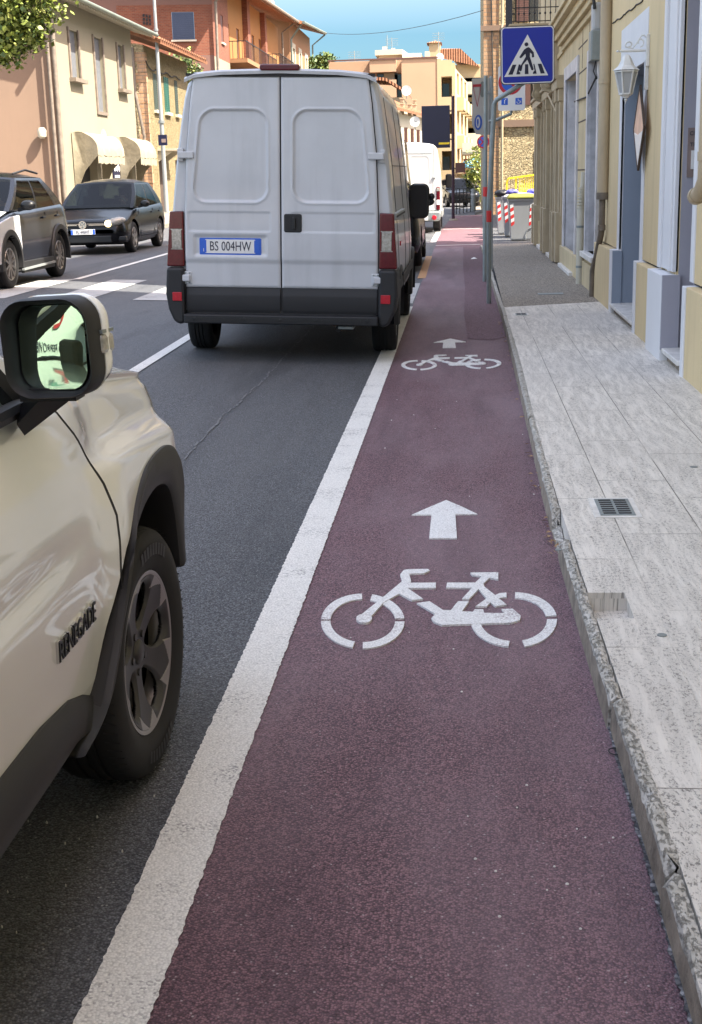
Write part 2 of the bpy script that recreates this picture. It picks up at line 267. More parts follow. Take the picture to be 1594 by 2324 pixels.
# ---------------------------------------------------------------- mesh helpers
class MB:
    def __init__(s): s.v=[]; s.f=[]; s.m=[]; s.xf=None
    def add(s,vs,fs,mi=0):
        b=len(s.v)
        for p in vs:
            p=Vector(p); s.v.append(tuple(s.xf@p if s.xf else p))
        for f in fs: s.f.append([i+b for i in f]); s.m.append(mi)
    def box(s,x0,x1,y0,y1,z0,z1,mi=0):
        s.add([(x0,y0,z0),(x1,y0,z0),(x1,y1,z0),(x0,y1,z0),(x0,y0,z1),(x1,y0,z1),(x1,y1,z1),(x0,y1,z1)],
              [(0,3,2,1),(4,5,6,7),(0,1,5,4),(1,2,6,5),(2,3,7,6),(3,0,4,7)],mi)
    def cbox(s,c,d,mi=0,rz=0):
        m=Matrix.Translation(c)@Matrix.Rotation(rz,4,'Z'); x,y,z=[k/2 for k in d]
        s.add([m@Vector(p) for p in [(-x,-y,-z),(x,-y,-z),(x,y,-z),(-x,y,-z),(-x,-y,z),(x,-y,z),(x,y,z),(-x,y,z)]],
              [(0,3,2,1),(4,5,6,7),(0,1,5,4),(1,2,6,5),(2,3,7,6),(3,0,4,7)],mi)
    def bar(s,p,q,w,h=None,mi=0,up=(0,0,1)):            # square bar from p to q
        p=Vector(p); q=Vector(q); h=h or w; d=(q-p).normalized(); u=Vector(up)
        if abs(d.dot(u))>.98: u=Vector((0,1,0))
        a=d.cross(u).normalized()*w/2; b=a.cross(d).normalized()*h/2
        s.add([p-a-b,p+a-b,p+a+b,p-a+b,q-a-b,q+a-b,q+a+b,q-a+b],[(0,1,2,3),(7,6,5,4),(0,4,5,1),(1,5,6,2),(2,6,7,3),(3,7,4,0)],mi)
    def tube(s,path,r,n=10,mi=0,cap=True):
        P=[Vector(p) for p in path]; rs=r if isinstance(r,(list,tuple)) else [r]*len(P); rings=[]; u=None
        for i,p in enumerate(P):
            d=(P[min(i+1,len(P)-1)]-P[max(i-1,0)]).normalized()
            if u is None: u=Vector((0,0,1)) if abs(d.z)<.9 else Vector((1,0,0))
            a=d.cross(u).normalized(); u=a.cross(d).normalized()
            rings.append([p+(a*cos(2*PI*k/n)+u*sin(2*PI*k/n))*rs[i] for k in range(n)])
        s.rings(rings,mi,cap)
    def rings(s,rings,mi=0,cap=True,closed=True):
        n=len(rings[0]); vs=[p for r in rings for p in r]; fs=[]
        for i in range(len(rings)-1):
            for k in range(n if closed else n-1):
                k2=(k+1)%n; fs.append((i*n+k,i*n+k2,(i+1)*n+k2,(i+1)*n+k))
        if cap: fs.append(tuple(range(n-1,-1,-1))); fs.append(tuple(range((len(rings)-1)*n,len(rings)*n)))
        s.add(vs,fs,mi)
    def lathe(s,prof,axis='Z',c=(0,0,0),n=24,mi=0,cap=False):
        rings=[]
        for (r,h) in prof:
            ring=[]
            for k in range(n):
                a=2*PI*k/n; x,y=r*cos(a),r*sin(a)
                ring.append(Vector(c)+(Vector((x,y,h)) if axis=='Z' else Vector((h,x,y)) if axis=='X' else Vector((x,h,y))))
            rings.append(ring)
        s.rings(rings,mi,cap)
    def prism(s,poly,h0,h1,plane='XY',mi=0):            # extruded outline
        def P(a,b,h): return (a,b,h) if plane=='XY' else (a,h,b) if plane=='XZ' else (h,a,b)
        n=len(poly); s.add([P(a,b,h0) for a,b in poly]+[P(a,b,h1) for a,b in poly],
              [tuple(range(n-1,-1,-1)),tuple(range(n,2*n))]+[(i,(i+1)%n,n+(i+1)%n,n+i) for i in range(n)],mi)
    def grid(s,fn,nu,nv,mi=0,skip=None):
        vs=[fn(i/nu,j/nv) for i in range(nu+1) for j in range(nv+1)]
        fs=[(i*(nv+1)+j,(i+1)*(nv+1)+j,(i+1)*(nv+1)+j+1,i*(nv+1)+j+1) for i in range(nu) for j in range(nv) if not (skip and skip((i+.5)/nu,(j+.5)/nv))]
        s.add(vs,fs,mi)
    def quad(s,a,b,c,d,mi=0): s.add([a,b,c,d],[(0,1,2,3)],mi)
    def wall(s,O,U,N,Wd,H,holes=(),depth=.15,mi=0,rmi=None):   # wall sheet with real openings and reveals
        O=Vector(O); U=Vector(U).normalized(); N=Vector(N).normalized(); Z=Vector((0,0,1)); rmi=mi if rmi is None else rmi
        us=sorted({0,Wd,*[min(max(h[k],0),Wd) for h in holes for k in (0,1)]}); vs=sorted({0,H,*[min(max(h[k],0),H) for h in holes for k in (2,3)]})
        for a,b in zip(us,us[1:]):
            for c,d in zip(vs,vs[1:]):
                um,vm=(a+b)/2,(c+d)/2
                if any(h[0]<um<h[1] and h[2]<vm<h[3] for h in holes): continue
                s.quad(O+U*a+Z*c,O+U*b+Z*c,O+U*b+Z*d,O+U*a+Z*d,mi)
        for h in holes:
            p=[O+U*h[0]+Z*h[2],O+U*h[1]+Z*h[2],O+U*h[1]+Z*h[3],O+U*h[0]+Z*h[3]]; dd=h[4] if len(h)>4 else depth
            for i in range(4):
                if i==0 and h[2]<=0.001: continue
                s.quad(p[i],p[(i+1)%4],p[(i+1)%4]-N*dd,p[i]-N*dd,rmi)
    def mesh(s,name,mats,smooth=None,fix=True):
        me=bpy.data.meshes.new(name); me.from_pydata(s.v,[],s.f)
        for m in mats: me.materials.append(M[m] if isinstance(m,str) else m)
        me.polygons.foreach_set('material_index',s.m)
        if fix:
            bm=bmesh.new(); bm.from_mesh(me); bmesh.ops.remove_doubles(bm,verts=bm.verts,dist=1e-5); bmesh.ops.recalc_face_normals(bm,faces=bm.faces); bm.to_mesh(me); bm.free()
        if smooth is not None:
            me.polygons.foreach_set('use_smooth',[True]*len(me.polygons)); me.set_sharp_from_angle(angle=R(smooth))
        me.update(); return me
WORLD={}
def tag(o,label=None,cat=None,group=None,kind=None):
    if label: o['label']=label
    if cat: o['category']=cat
    if group: o['group']=group
    if kind: o['kind']=kind
    return o
def thing(name,loc,label,cat,group=None,rot=(0,0,0),world=True):
    o=bpy.data.objects.new(name,None); COL.objects.link(o); o.location=loc; o.rotation_euler=rot; o.empty_display_size=.2
    tag(o,label,cat,group); WORLD[o]=world; return o
def islands(mb,eps=.012):                               # group a mesh builder's faces into separate pieces
    par=list(range(len(mb.v)))
    def find(a):
        while par[a]!=a: par[a]=par[par[a]]; a=par[a]
        return a
    for f in mb.f:
        r=find(f[0])
        for q in f[1:]: par[find(q)]=r
    comp={}
    for k,f in enumerate(mb.f): comp.setdefault(find(f[0]),[]).append(k)
    bx=[]
    for fs in comp.values():
        vs=[mb.v[i] for k in fs for i in mb.f[k]]; bx.append([[min(v[a] for v in vs)-eps for a in range(3)],[max(v[a] for v in vs)+eps for a in range(3)],fs])
    ch=len(bx)<260
    while ch:
        ch=False
        for i in range(len(bx)):
            for j in range(len(bx)-1,i,-1):
                A,B=bx[i],bx[j]
                if all(A[0][a]<=B[1][a] and B[0][a]<=A[1][a] for a in range(3)):
                    bx[i]=[[min(A[0][a],B[0][a]) for a in range(3)],[max(A[1][a],B[1][a]) for a in range(3)],A[2]+B[2]]; bx.pop(j); ch=True
    out=[]
    for _,_,fs in bx:
        m=MB(); mp={}
        for k in fs:
            f=[]
            for i in mb.f[k]:
                if i not in mp: mp[i]=len(m.v); m.v.append(mb.v[i])
                f.append(mp[i])
            m.f.append(f); m.m.append(mb.m[k])
        out.append(m)
    return out
SPLIT=set('sidewall_lettering door_seam door_gap plinth window_frame pane door window shutter sill brick_pilaster pillars window_trim street_wall side_wall end_wall chimney door_handle threshold clamp collar bumper_cladding sill_and_rails side_step tail_light lower_intake loggia_window side_rub_strip slide_track track_slot downpipe wheel_well window_curtain rubber corner_stones pilasters flank_window window_surround step_riser door_reveal reveal_slab door_surround chrome_strip blue_band tread_strip lens_panel underbody wall string_course balcony gutter lower_panel wheel_arch_liner roof interior fog clear_panel door_hood front_bumper roof_rail grooves drain blue_panel'.split())
def obj(name,mb,mats,parent=None,smooth=None,bevel=0,fix=True,label=None):
    if isinstance(mb,MB) and parent is not None and name in SPLIT:
        ps=islands(mb)
        if 1<len(ps)<=24:
            os_=[obj0(name,p,mats,parent,smooth,bevel,fix,label) for p in ps]; return os_[0]
    return obj0(name,mb,mats,parent,smooth,bevel,fix,label)
def obj0(name,mb,mats,parent=None,smooth=None,bevel=0,fix=True,label=None):
    if not isinstance(mats,(list,tuple)): mats=[mats]
    me=mb.mesh(name,mats,smooth,fix) if isinstance(mb,MB) else mb
    o=bpy.data.objects.new(name,me); COL.objects.link(o)
    if parent:
        o.parent=parent
        if WORLD.get(parent): o.location=-parent.location
    if bevel:
        b=o.modifiers.new('bevel','BEVEL'); b.width=bevel; b.segments=2; b.limit_method='ANGLE'; b.angle_limit=R(35); b.harden_normals=False
    if label: o['label']=label
    return o
def struct(name,mb,mats,smooth=None,label=None):
    o=obj(name,mb,mats,None,smooth); o['kind']='structure'
    if label: o['label']=label
    return o
def solo(name,mb,mats,label,cat,group=None,smooth=None,bevel=0,loc=None):   # a thing that is one mesh (vertices in world space)
    if loc is not None:
        for i,p in enumerate(mb.v): mb.v[i]=(p[0]-loc[0],p[1]-loc[1],p[2]-loc[2])
    o=obj(name,mb,mats,None,smooth,bevel); 
    if loc is not None: o.location=loc
    return tag(o,label,cat,group)
def clone(root,loc,rot=None,label=None,group=None):
    r=root.copy(); COL.objects.link(r); r.location=loc
    if rot is not None: r.rotation_euler=rot
    if label: r['label']=label
    if group: r['group']=group
    for ch in list(root.children):
        c=ch.copy(); COL.objects.link(c); c.parent=r
        for g in list(ch.children):
            d=g.copy(); COL.objects.link(d); d.parent=c
    return r
def textmb(txt,size,ext=.002,sx=1.0,off=0):                   # lettering as mesh, in the XZ plane facing -Y
    cu=bpy.data.curves.new('t','FONT'); cu.body=txt; cu.size=size; cu.extrude=ext; cu.resolution_u=3; cu.offset=off; cu.align_x='CENTER'; cu.align_y='CENTER'
    o=bpy.data.objects.new('t',cu); COL.objects.link(o); bpy.context.view_layer.update()
    me=o.evaluated_get(bpy.context.evaluated_depsgraph_get()).to_mesh(); mb=MB()
    mb.add([(v.co.x*sx,-v.co.z,v.co.y) for v in me.vertices],[tuple(p.vertices) for p in me.polygons]); o.evaluated_get(bpy.context.evaluated_depsgraph_get()).to_mesh_clear()
    bpy.data.objects.remove(o); return mb
def xform(mb,mat):
    mb.v=[tuple(mat@Vector(p)) for p in mb.v]; return mb
def merge(a,b,mi=0):
    a.add(b.v,b.f,mi); return a
def cutmesh(me,cutters):                                # boolean-cut wheel arches
    o=bpy.data.objects.new('tmp',me); COL.objects.link(o); cs=[]
    for mb in cutters:
        c=bpy.data.objects.new('cut',mb.mesh('cut',['dark'])); COL.objects.link(c); cs.append(c)
        m=o.modifiers.new('b','BOOLEAN'); m.operation='DIFFERENCE'; m.object=c; m.solver='EXACT'
    bpy.context.view_layer.update(); dg=bpy.context.evaluated_depsgraph_get()
    r=bpy.data.meshes.new_from_object(o.evaluated_get(dg)); 
    for x in [o]+cs: bpy.data.objects.remove(x)
    return r
def lerp(a,b,t): return a+(b-a)*t
def interp(tab,x):
    if x<=tab[0][0]: return tab[0][1]
    for (a,b),(c,d) in zip(tab,tab[1:]):
        if x<=c: return lerp(b,d,(x-a)/(c-a))
    return tab[-1][1]
def sm(t): t=max(0,min(1,t)); return t*t*(3-2*t)
def rrect(w,h,r,n=5,cx=0,cz=0):
    o=[]
    for qx,qz,a0 in ((1,1,0),(-1,1,90),(-1,-1,180),(1,-1,270)):
        for k in range(n+1): a=R(a0+90*k/n); o.append((cx+qx*(w/2-r)+r*cos(a),cz+qz*(h/2-r)+r*sin(a)))
    return o
MIRZ=-13; MIRX=-4; MCR=1.5
# ================================================================ GROUND
def kx(Y): return .445-.045*math.exp(-((Y-6.3)/3.8)**2)     # foot of the kerb, slightly bowed
mb=MB(); mb.quad((-1500,-1500,-.06),(1500,-1500,-.06),(1500,1500,-.06),(-1500,1500,-.06)); struct('ground',mb,'earth')
mb=MB()
xs=[-14.2,-9.9,-5.95,-5,-4,-3,-2,-.95,-.6,.6]
ys=[-14,0,4,8,12,18,24,31,40,60,90,150]
def XS(y,x):                                            # the street bends gently right far away
    return x+max(0,y-70)**2*.0009
for y0,y1 in zip(ys,ys[1:]):
    for a,b in zip(xs,xs[1:]): mb.quad((XS(y0,a),y0,gz(a)),(XS(y0,b),y0,gz(b)),(XS(y1,b),y1,gz(b)),(XS(y1,a),y1,gz(a)))
struct('road',mb,'asphalt')
mb=MB(); mb.quad((.4,31.0,.002),(30,31.0,.002),(30,56,.002),(.4,56,.002)); mb.quad((.4,56,.002),(XS(90,.6)+2,90,.002),(XS(60,.6),60,.002),(.4,56.1,.002)); struct('side_street',mb,'asphalt')
mb=MB()
ny=60
def lx(Y): return -.60 if Y<31 else -.60+.0
mb.grid(lambda u,v:(lerp(-.615,kx(-2+33*u)+.02,v),-2+33*u,.004),ny,4)
struct('bike_lane',mb,'lane')
mb=MB(); mb.quad((-.6,31,.004),(.52,31,.004),(.62,39.2,.004),(-.62,39.2,.004)); mb.quad((-.62,39.2,.004),(.62,39.2,.004),(.9,56,.004),(-.35,56,.004)); struct('bike_lane',mb,'lane2')
mb=MB(); mb.add([(.06,13.1,.008),(.30,12.95,.008),(kx(13)+.01,13.2,.008),(.455,30.8,.008),(.05,30.8,.008),(.035,24,.008),(.055,19,.008),(.03,15.5,.008)],[tuple(range(8))]); struct('bike_lane_patch',mb,'lane2')
# gravel strip along the kerb foot
mb=MB(); _gr=random.Random(9); _gw=[_gr.uniform(0,.014) for _ in range(301)]; mb.grid(lambda u,v:(lerp(kx(.5+4.5*u)-(.018*(1-u)**2)+.004-_gw[int(u*300)]*(1-u),kx(.5+4.5*u)+.03,v),.5+4.5*u,.010),300,1); struct('gutter_strip',mb,'gravel')
# sidewalk: travertine slabs with one broken-out corner, then exposed aggregate
SWZ=.10
h0=GP(1350,1345,SWZ); h1=GP(1400,1403,SWZ)
HX0,HX1,HY0,HY1=.51,.585,min(h0[1],h1[1]),max(h0[1],h1[1])
SB=(15.3,15.8)
mb=MB()
def slab_in(Y): return kx(Y)+.046
ysl=sorted({-3,0,*[k*.5 for k in range(1,30)],HY0,HY1,15.0})
for a,b in zip(ysl,ysl[1:]):
    ym=(a+b)/2
    if HY0<=ym<=HY1:
        mb.quad((HX1,a,SWZ),(1.75,a,SWZ),(1.75,b,SWZ),(HX1,b,SWZ)); mb.quad((slab_in(a)-.01,a,SWZ-.05),(HX1,a,SWZ-.045),(HX1,b,SWZ-.045),(slab_in(b)-.01,b,SWZ-.05))
        mb.quad((HX1,a,SWZ),(HX1,b,SWZ),(HX1,b,SWZ-.045),(HX1,a,SWZ-.045)); mb.quad((slab_in(b)-.01,b,SWZ),(HX1,b,SWZ),(HX1,b,SWZ-.05),(slab_in(b)-.01,b,SWZ-.05))
    else:
        for q in range(4):
            a_,b_=lerp(a,b,q/4),lerp(a,b,(q+1)/4); mb.quad((slab_in(a_),a_,SWZ),(1.75,a_,SWZ),(1.75,b_,SWZ),(slab_in(b_),b_,SWZ)); mb.quad((slab_in(a_),a_,SWZ),(slab_in(b_),b_,SWZ),(slab_in(b_),b_,-.02),(slab_in(a_),a_,-.02))
mb.quad((slab_in(15),15,SWZ),(1.75,15,SWZ),(1.75,SB[1],SWZ),(slab_in(15),SB[0],SWZ))
struct('sidewalk',mb,'trav')
mb=MB(); mb.quad((slab_in(15),SB[0],SWZ),(1.75,SB[1],SWZ),(1.75,24,SWZ),(.55,24,SWZ)); mb.quad((.55,24,SWZ),(1.75,24,SWZ),(1.95,31.2,SWZ-.05),(.56,31.2,SWZ-.07)); mb.quad((.56,31.2,SWZ-.07),(1.95,31.2,SWZ-.05),(1.95,31.4,0),(.56,31.4,0)); struct('pavement',mb,'aggregate')
# kerb: rough travertine blocks, chipped, one missing
mb=MB(); mf=MB(); rr=random.Random(3)
Y=-2.0
while Y<30.6:
    ln=rr.uniform(.75,1.25); Y2=min(Y+ln,31.0); far=Y>13
    n=3 if far else max(2,int(ln/.05)); jx=rr.uniform(-.006,.006); jz=rr.uniform(-.004,.006)
    rings=[]
    for i in range(n+1):
        y=lerp(Y+.006,Y2-.006,i/n); x=kx(y)+jx; ee=1 if i in (0,n) else 0; a=.0 if far else 1
        c1=rr.random()**5*.022*a+ee*rr.random()*.02*a; c2=rr.random()**3*.016*a+ee*rr.random()*.02*a
        if 5.30<y<5.78: c1=.03; top=.035+rr.uniform(-.01,.01)
        else: top=SWZ+.004+jz-rr.random()*.007*a
        if 4.6<y<5.3 : c1+=.012
        fr=max(0,(y-28)/3); top=lerp(top,.03,sm(fr))
        rings.append([(x,y,-.02),(x+.006,y,top-.012-c2),(x+.009+c1*.7,y,top-.003-c2*.4),(x+.018+c1*.7,y,top+rr.uniform(-.002,.001)*a),(x+.030,y,top+rr.uniform(-.003,.002)*a),(x+.044,y,top-.001-rr.random()**5*.012*a),(x+.047,y,-.02)])
    b=len(mb.v); mb.rings(rings,0,True)
    nr=len(rings[0])
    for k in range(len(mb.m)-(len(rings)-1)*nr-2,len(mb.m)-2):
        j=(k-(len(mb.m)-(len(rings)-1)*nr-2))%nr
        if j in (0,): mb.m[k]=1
    Y=Y2
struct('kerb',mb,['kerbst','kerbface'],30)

# ---------------------------------------------------------------- painted markings
def strip(pts,w,z=.008):
    mb=MB(); L=[];
    P=[Vector(p) for p in pts]
    for i,p in enumerate(P):
        d=(P[min(i+1,len(P)-1)]-P[max(i-1,0)]).normalized(); nrm=Vector((d.y,-d.x)); L.append((p-nrm*w/2,p+nrm*w/2))
    for (a,b),(c,d) in zip(L,L[1:]):
        mb.quad((a.x,a.y,gz(a.x)+z),(b.x,b.y,gz(b.x)+z),(d.x,d.y,gz(d.x)+z),(c.x,c.y,gz(c.x)+z))
    return mb
mb=MB(); rr=random.Random(5)
N=1300
rows=[]
for i in range(N+1):
    y=lerp(-2,16.55,i/N); e=.0028; rows.append(((-.757+rr.uniform(-e,e),y,.009),(-.612+rr.uniform(-e,e),y,.009)))
for (a,b),(c,d) in zip(rows,rows[1:]): mb.quad(a,b,d,c)
struct('lane_line',mb,'paint',label='wide white line between the parking bay and the maroon bike lane')
struct('parking_line',strip([GP(285,856)[:2],(-2.775,12.97),(-2.80,16.0)],.105),'paint',label='white parking bay line running under the big white van')
struct('centre_line',strip([(-6.03,20.3),(-6.14,27.5),(-6.25,40),(-6.3,60)],.12),'paint',label='thin white centre line beside the oncoming cars')
def broken(P,w,seed,z=.006):
    rr=random.Random(seed); mb=MB(); P=[Vector(p) for p in P]
    for a,b in zip(P,P[1:]):
        L_=(b-a).length; t=0; d=(b-a).normalized(); nr=Vector((d.y,-d.x))
        while t<L_:
            ln=rr.uniform(.03,.16); e=min(t+ln,L_); o0=rr.uniform(-.012,.012); o1=o0+rr.uniform(-.008,.008); ww=w*rr.uniform(.3,1)
            p=a+d*t+nr*o0; q=a+d*e+nr*o1; mb.add([(p.x,p.y,gz(p.x)+z),((p+nr*ww).x,(p+nr*ww).y,gz(p.x)+z),((q+nr*ww*.6).x,(q+nr*ww*.6).y,gz(q.x)+z),(q.x,q.y,gz(q.x)+z)],[(0,1,2,3)]); t=e+rr.uniform(0,.05)
    return mb
struct('old_line',broken([GP(415,1043)[:2],GP(500,950)[:2],GP(600,860)[:2],GP(712,738)[:2]],.022,6),'paint_old',label='faded scar of a removed line slanting across the parking bay')
mb=MB()
for x0,x1 in [(-9.4,-8.8),(-8.2,-7.5),(-6.75,-6.05),(-5.45,-4.9),(-4.32,-3.78),(-3.2,-2.68),(-2.1,-1.6),(-.99,-.63)]:
    mb.quad((x0,17.0,gz(x0)+.007),(x1,17.0,gz(x1)+.007),(x1,20.3,gz(x1)+.007),(x0,20.3,gz(x0)+.007))
struct('zebra_crossing',mb,'paint_z')
struct('disabled_bay_line',strip([(-.64,21.3),(-.66,27.4)],.13),'paint_y',label='orange edge line of the bay beside the parked black car')
mb=strip([(-.95,21.3),(-1.6,21.3)],.09); merge(mb,strip([(-.85,22.6),(-1.6,22.6)],.05)); struct('disabled_bay_marks',mb,'paint_y')
mb=strip([(-.70,33.2),(-.66,39.5)],.14); merge(mb,strip([(-1.9,33.2),(-.78,33.2)],.12)); merge(mb,strip([(-.6,31.6),(.45,31.75)],.12)); merge(mb,strip([(-.55,41.5),(.6,41.6)],.12)); struct('bay_box_line',mb,'paint',label='white corner marking of the far bay in the strip of sun')
# bicycle symbol and arrow, traced and laid on the lane
def zp(x,y): return ((850+x*.53325)*.7795,(1400+y*.53325)*.7795)
polysA=[[(380,745),(480,665),(603,562),(592,525),(612,500),(640,496),(745,495),(753,504),(722,518),(640,521),(652,560),(646,571),(787,570),(787,598),(634,600),(717,659),(655,666),(587,630),(500,680),(430,760)],
 [(848,570),(1002,570),(1038,535),(985,528),(975,515),(1127,513),(1128,552),(1080,543),(1046,575),(1052,592),(1112,640),(1172,690),(1112,700),(1085,677),(1065,700),(1003,700),(1064,657),(1020,605),(968,660),(930,658),(985,598),(843,597)],
 [(683,682),(752,672),(825,720),(868,722),(908,672),(967,673),(930,728),(990,730),(998,716),(1045,716),(1050,736),(1160,738),(1145,715),(1205,713),(1250,752),(1245,776),(1200,790),(980,797),(820,802),(775,785),(762,765),(785,742)]]
def arc(cx,cy,rx,ry,tx,ty,a0,a1,n=14):
    o=[(cx+rx*cos(R(a)),cy-ry*sin(R(a))) for a in [lerp(a0,a1,i/n) for i in range(n+1)]]
    return o+[(cx+(rx-tx)*cos(R(a)),cy-(ry-ty)*sin(R(a))) for a in [lerp(a1,a0,i/n) for i in range(n+1)]]
F=[arc(388,778,228,150,52,30,91,176),arc(388,778,228,150,50,34,6,77),arc(388,778,228,150,52,34,180,256),arc(388,778,228,150,52,34,-1,-90),
   arc(1212,770,236,150,58,32,88,9),arc(1212,770,236,154,55,36,1,-75),arc(1212,770,236,150,52,32,-169,-97),
   [(1100,641),(1135,625),(1172,622),(1173,647),(1140,650),(1112,658)]]
hub=[(395+43*cos(a*PI/10),768+24*sin(a*PI/10)) for a in range(20)]
def flat(mb,poly,h0,h1):
    W_=[GP(*zp(*p),0)[:2] for p in poly]; mb.prism(W_,h0,h1)
bsx=MB()
for p in F: flat(bsx,p,.004,.0095)
for p in polysA: flat(bsx,p,.004,.0115)
flat(bsx,hub,.004,.013)
o=solo('bicycle_symbol',bsx,'paint_sym','large white painted bicycle symbol on the maroon lane nearest the camera','road marking','bicycle symbols on the lane')
c=o.copy(); COL.objects.link(c); c.location=(.0,6.72,0); c['label']='smaller looking white bicycle symbol farther up the lane beside the big van'
arw=MB(); flat(arw,[(655,196),(760,150),(843,115),(930,152),(1013,192),(893,193),(902,325),(750,325),(763,196)],.004,.0105)
o=solo('lane_arrow',arw,'paint_sym','white painted arrow ahead of the nearest bicycle symbol','road marking','arrows on the lane')
c=o.copy(); COL.objects.link(c); c.location=(-.03,6.75,0); c['label']='far white painted arrow ahead of the second bicycle symbol'
# grates, covers
def cover(p,sx,sy,slots,label,rows=2):
    x,y,_=GP(*p,SWZ); mb=MB(); z=SWZ+.004; t=MB()
    mb.box(x-sx/2-.025,x+sx/2+.025,y-sy/2-.03,y+sy/2+.03,z-.01,z)
    t.box(x-sx/2,x+sx/2,y-sy/2,y+sy/2,z,z+.003)
    s=MB()
    for r in range(rows):
        for k in range(slots):
            cx=x-sx/2+sx*(.06+ (r+.5)*.88/rows); cy=y-sy/2+sy*(k+.8)/(slots+.6)
            s.cbox((cx,cy,z+.004),(sx*.36*2/rows,sy/slots*.42,.002))
    r=thing('drain_cover',(x,y,z),label,'drain cover'); obj('surround',mb,'marble_w',r); obj('plate',t,'galv',r); obj('slots',s,'dark',r)
cover((1395,1153),.155,.30,7,'metal drain cover with two rows of slots set in the pale slabs')
cover((1183,714),.12,.20,2,'small drain grate with two dark openings near the sign poles',2)
def rings_thing(p,r,label):
    x,y,_=GP(*p,SWZ); mb=MB(); mb.lathe([(.0,SWZ+.003),(r,SWZ+.003),(r,SWZ)],'Z',(x,y,0),18); solo('valve_cover',mb,'galv',label,'cover')
rings_thing((1575,1060),.020,'small dark round cover in the slabs at the right edge')
rings_thing((1503,1442),.016,'small dark oval cap lowest in the slabs')
rings_thing((1268,1248),.014,'small dark cap in the slabs below the slotted drain cover')
x,y,_=GP(1250,667,SWZ); mb=MB(); mb.cbox((x,y,SWZ+.003),(.32,.22,.004)); solo('manhole_cover',mb,'galv','narrow dark metal cover in the aggregate pavement beside the house','cover')
# litter
rr=random.Random(11); mb=MB()
for i in range(90):
    c=rr.random()
    if c<.4: y=rr.gauss(5.55,.12); x=kx(y)+rr.uniform(-.03,.05)
    else: y=rr.uniform(5.2,16); x=kx(y)-abs(rr.gauss(0,.03))+.01
    if x<-.5: continue
    a=rr.uniform(0,PI); l=rr.uniform(.008,.022); w=l*rr.uniform(.3,.6); z=.018
    mb.add([(x+l*cos(a),y+l*sin(a),z),(x-w*sin(a),y+w*cos(a),z+.006),(x-l*cos(a),y-l*sin(a),z),(x+w*sin(a),y-w*cos(a),z+.001)],[(0,1,2,3)])
o=struct('dry_leaves',mb,'dryleaf'); o['kind']='stuff'; o['label']='dry leaf scraps gathered along the kerb'; o['category']='leaves'
rr=random.Random(12); mb=MB()
for i in range(34):
    if i<14: x,y=rr.gauss(.20,.12),rr.gauss(2.75,.25)
    else: x,y=rr.uniform(-.5,.4),rr.uniform(2.3,11)
    r=rr.uniform(.002,.0045); mb.lathe([(0,.006+r*.6),(r,.006),(r*1.1,.004)],'Z',(x,y,0),6)
for i in range(25):
    x,y=rr.uniform(-1.4,-.8),rr.uniform(2.2,3.4); r=rr.uniform(.001,.003); mb.lathe([(0,gz(x)+.006+r),(r,gz(x)+.004),(r,gz(x))],'Z',(x,y,0),6)
o=struct('pebbles',mb,'marble_w'); o['kind']='stuff'; o['label']='tiny pale chips scattered on the lane'; o['category']='pebbles'
for p,l in [((1345,1487),'white cigarette end beside the kerb by the bicycle symbol'),]:
    x,y,_=GP(*p,0); mb=MB(); mb.tube([(x-.008,y+.012,.014),(x+.008,y-.012,.014)],.0045,8); solo('cigarette_end',mb,'white',l,'litter')
x,y,_=GP(1396,1714,0); mb=MB(); mb.tube([(x+.018*cos(a),y+.022*sin(a),.012) for a in [k*.42 for k in range(13)]],.0016,6); solo('wire_loop',mb,'cable','small dark wire loop lying near the kerb','litter')
x,y,_=GP(1076,589,0); mb=MB(); mb.add([(x-.06,y-.05,.012),(x+.04,y-.06,.02),(x+.07,y+.05,.012),(x,y+.06,.045),(x-.05,y+.03,.02)],[(0,1,3,4),(1,2,3)]); solo('paper_scrap',mb,'white','crumpled white paper scrap on the lane near the sign poles','litter')

# ================================================================ RIGHT SIDE HOUSES
WX=1.70; PX=1.63
def sheet_box(mb,x0,x1,y0,y1,z0,z1,mi=0): mb.box(x0,x1,y0,y1,z0,z1,mi)
b1=thing('ochre_house',(WX,9,0),'smooth ochre house with white door surrounds and raised base, nearest on the right','house')
A0,A1=12.82,14.50; B0,B1=9.95,10.66
w=MB(); O=(WX,2.0,0)
w.wall((WX,2.0,.78),(0,1,0),(-1,0,0),14.62,4.32,[(A0-2,A1-2,0,1.80,.02),(B0-2,B1-2,0,2.9,.02)],.02); w.wall((WX,2.0,5.10),(0,1,0),(-1,0,0),13.95,6.9)
YS=15.95; YB=YS-6*.364  # unseen upper side wall slanted along the sun, shaped to pass the road stripe
w.quad((WX,2,.0),(WX+6,2,.0),(WX+6,2,12),(WX,2,12)); w.quad((WX+6,2,0),(WX+6,YB,0),(WX+6,YB,12),(WX+6,2,12)); w.quad((WX,YS,5.1),(WX+6,YB,5.1),(WX+6,YB,12),(WX,YS,12))
obj('wall',w,'ochre',b1)
p=MB()
for y0,y1 in ((2,9.72),(10.78,12.50),(14.72,16.5)): p.box(PX,WX+.03,y0,y1,.0,.76)
obj('plinth',p,'ochre',b1,bevel=.008)
e=MB(); e.prism([(WX-.6,1.8),(WX+6,1.8),(WX+6,YB),(WX-.6,YS+.22)],12,12.15); obj('roof',e,'roof',b1)
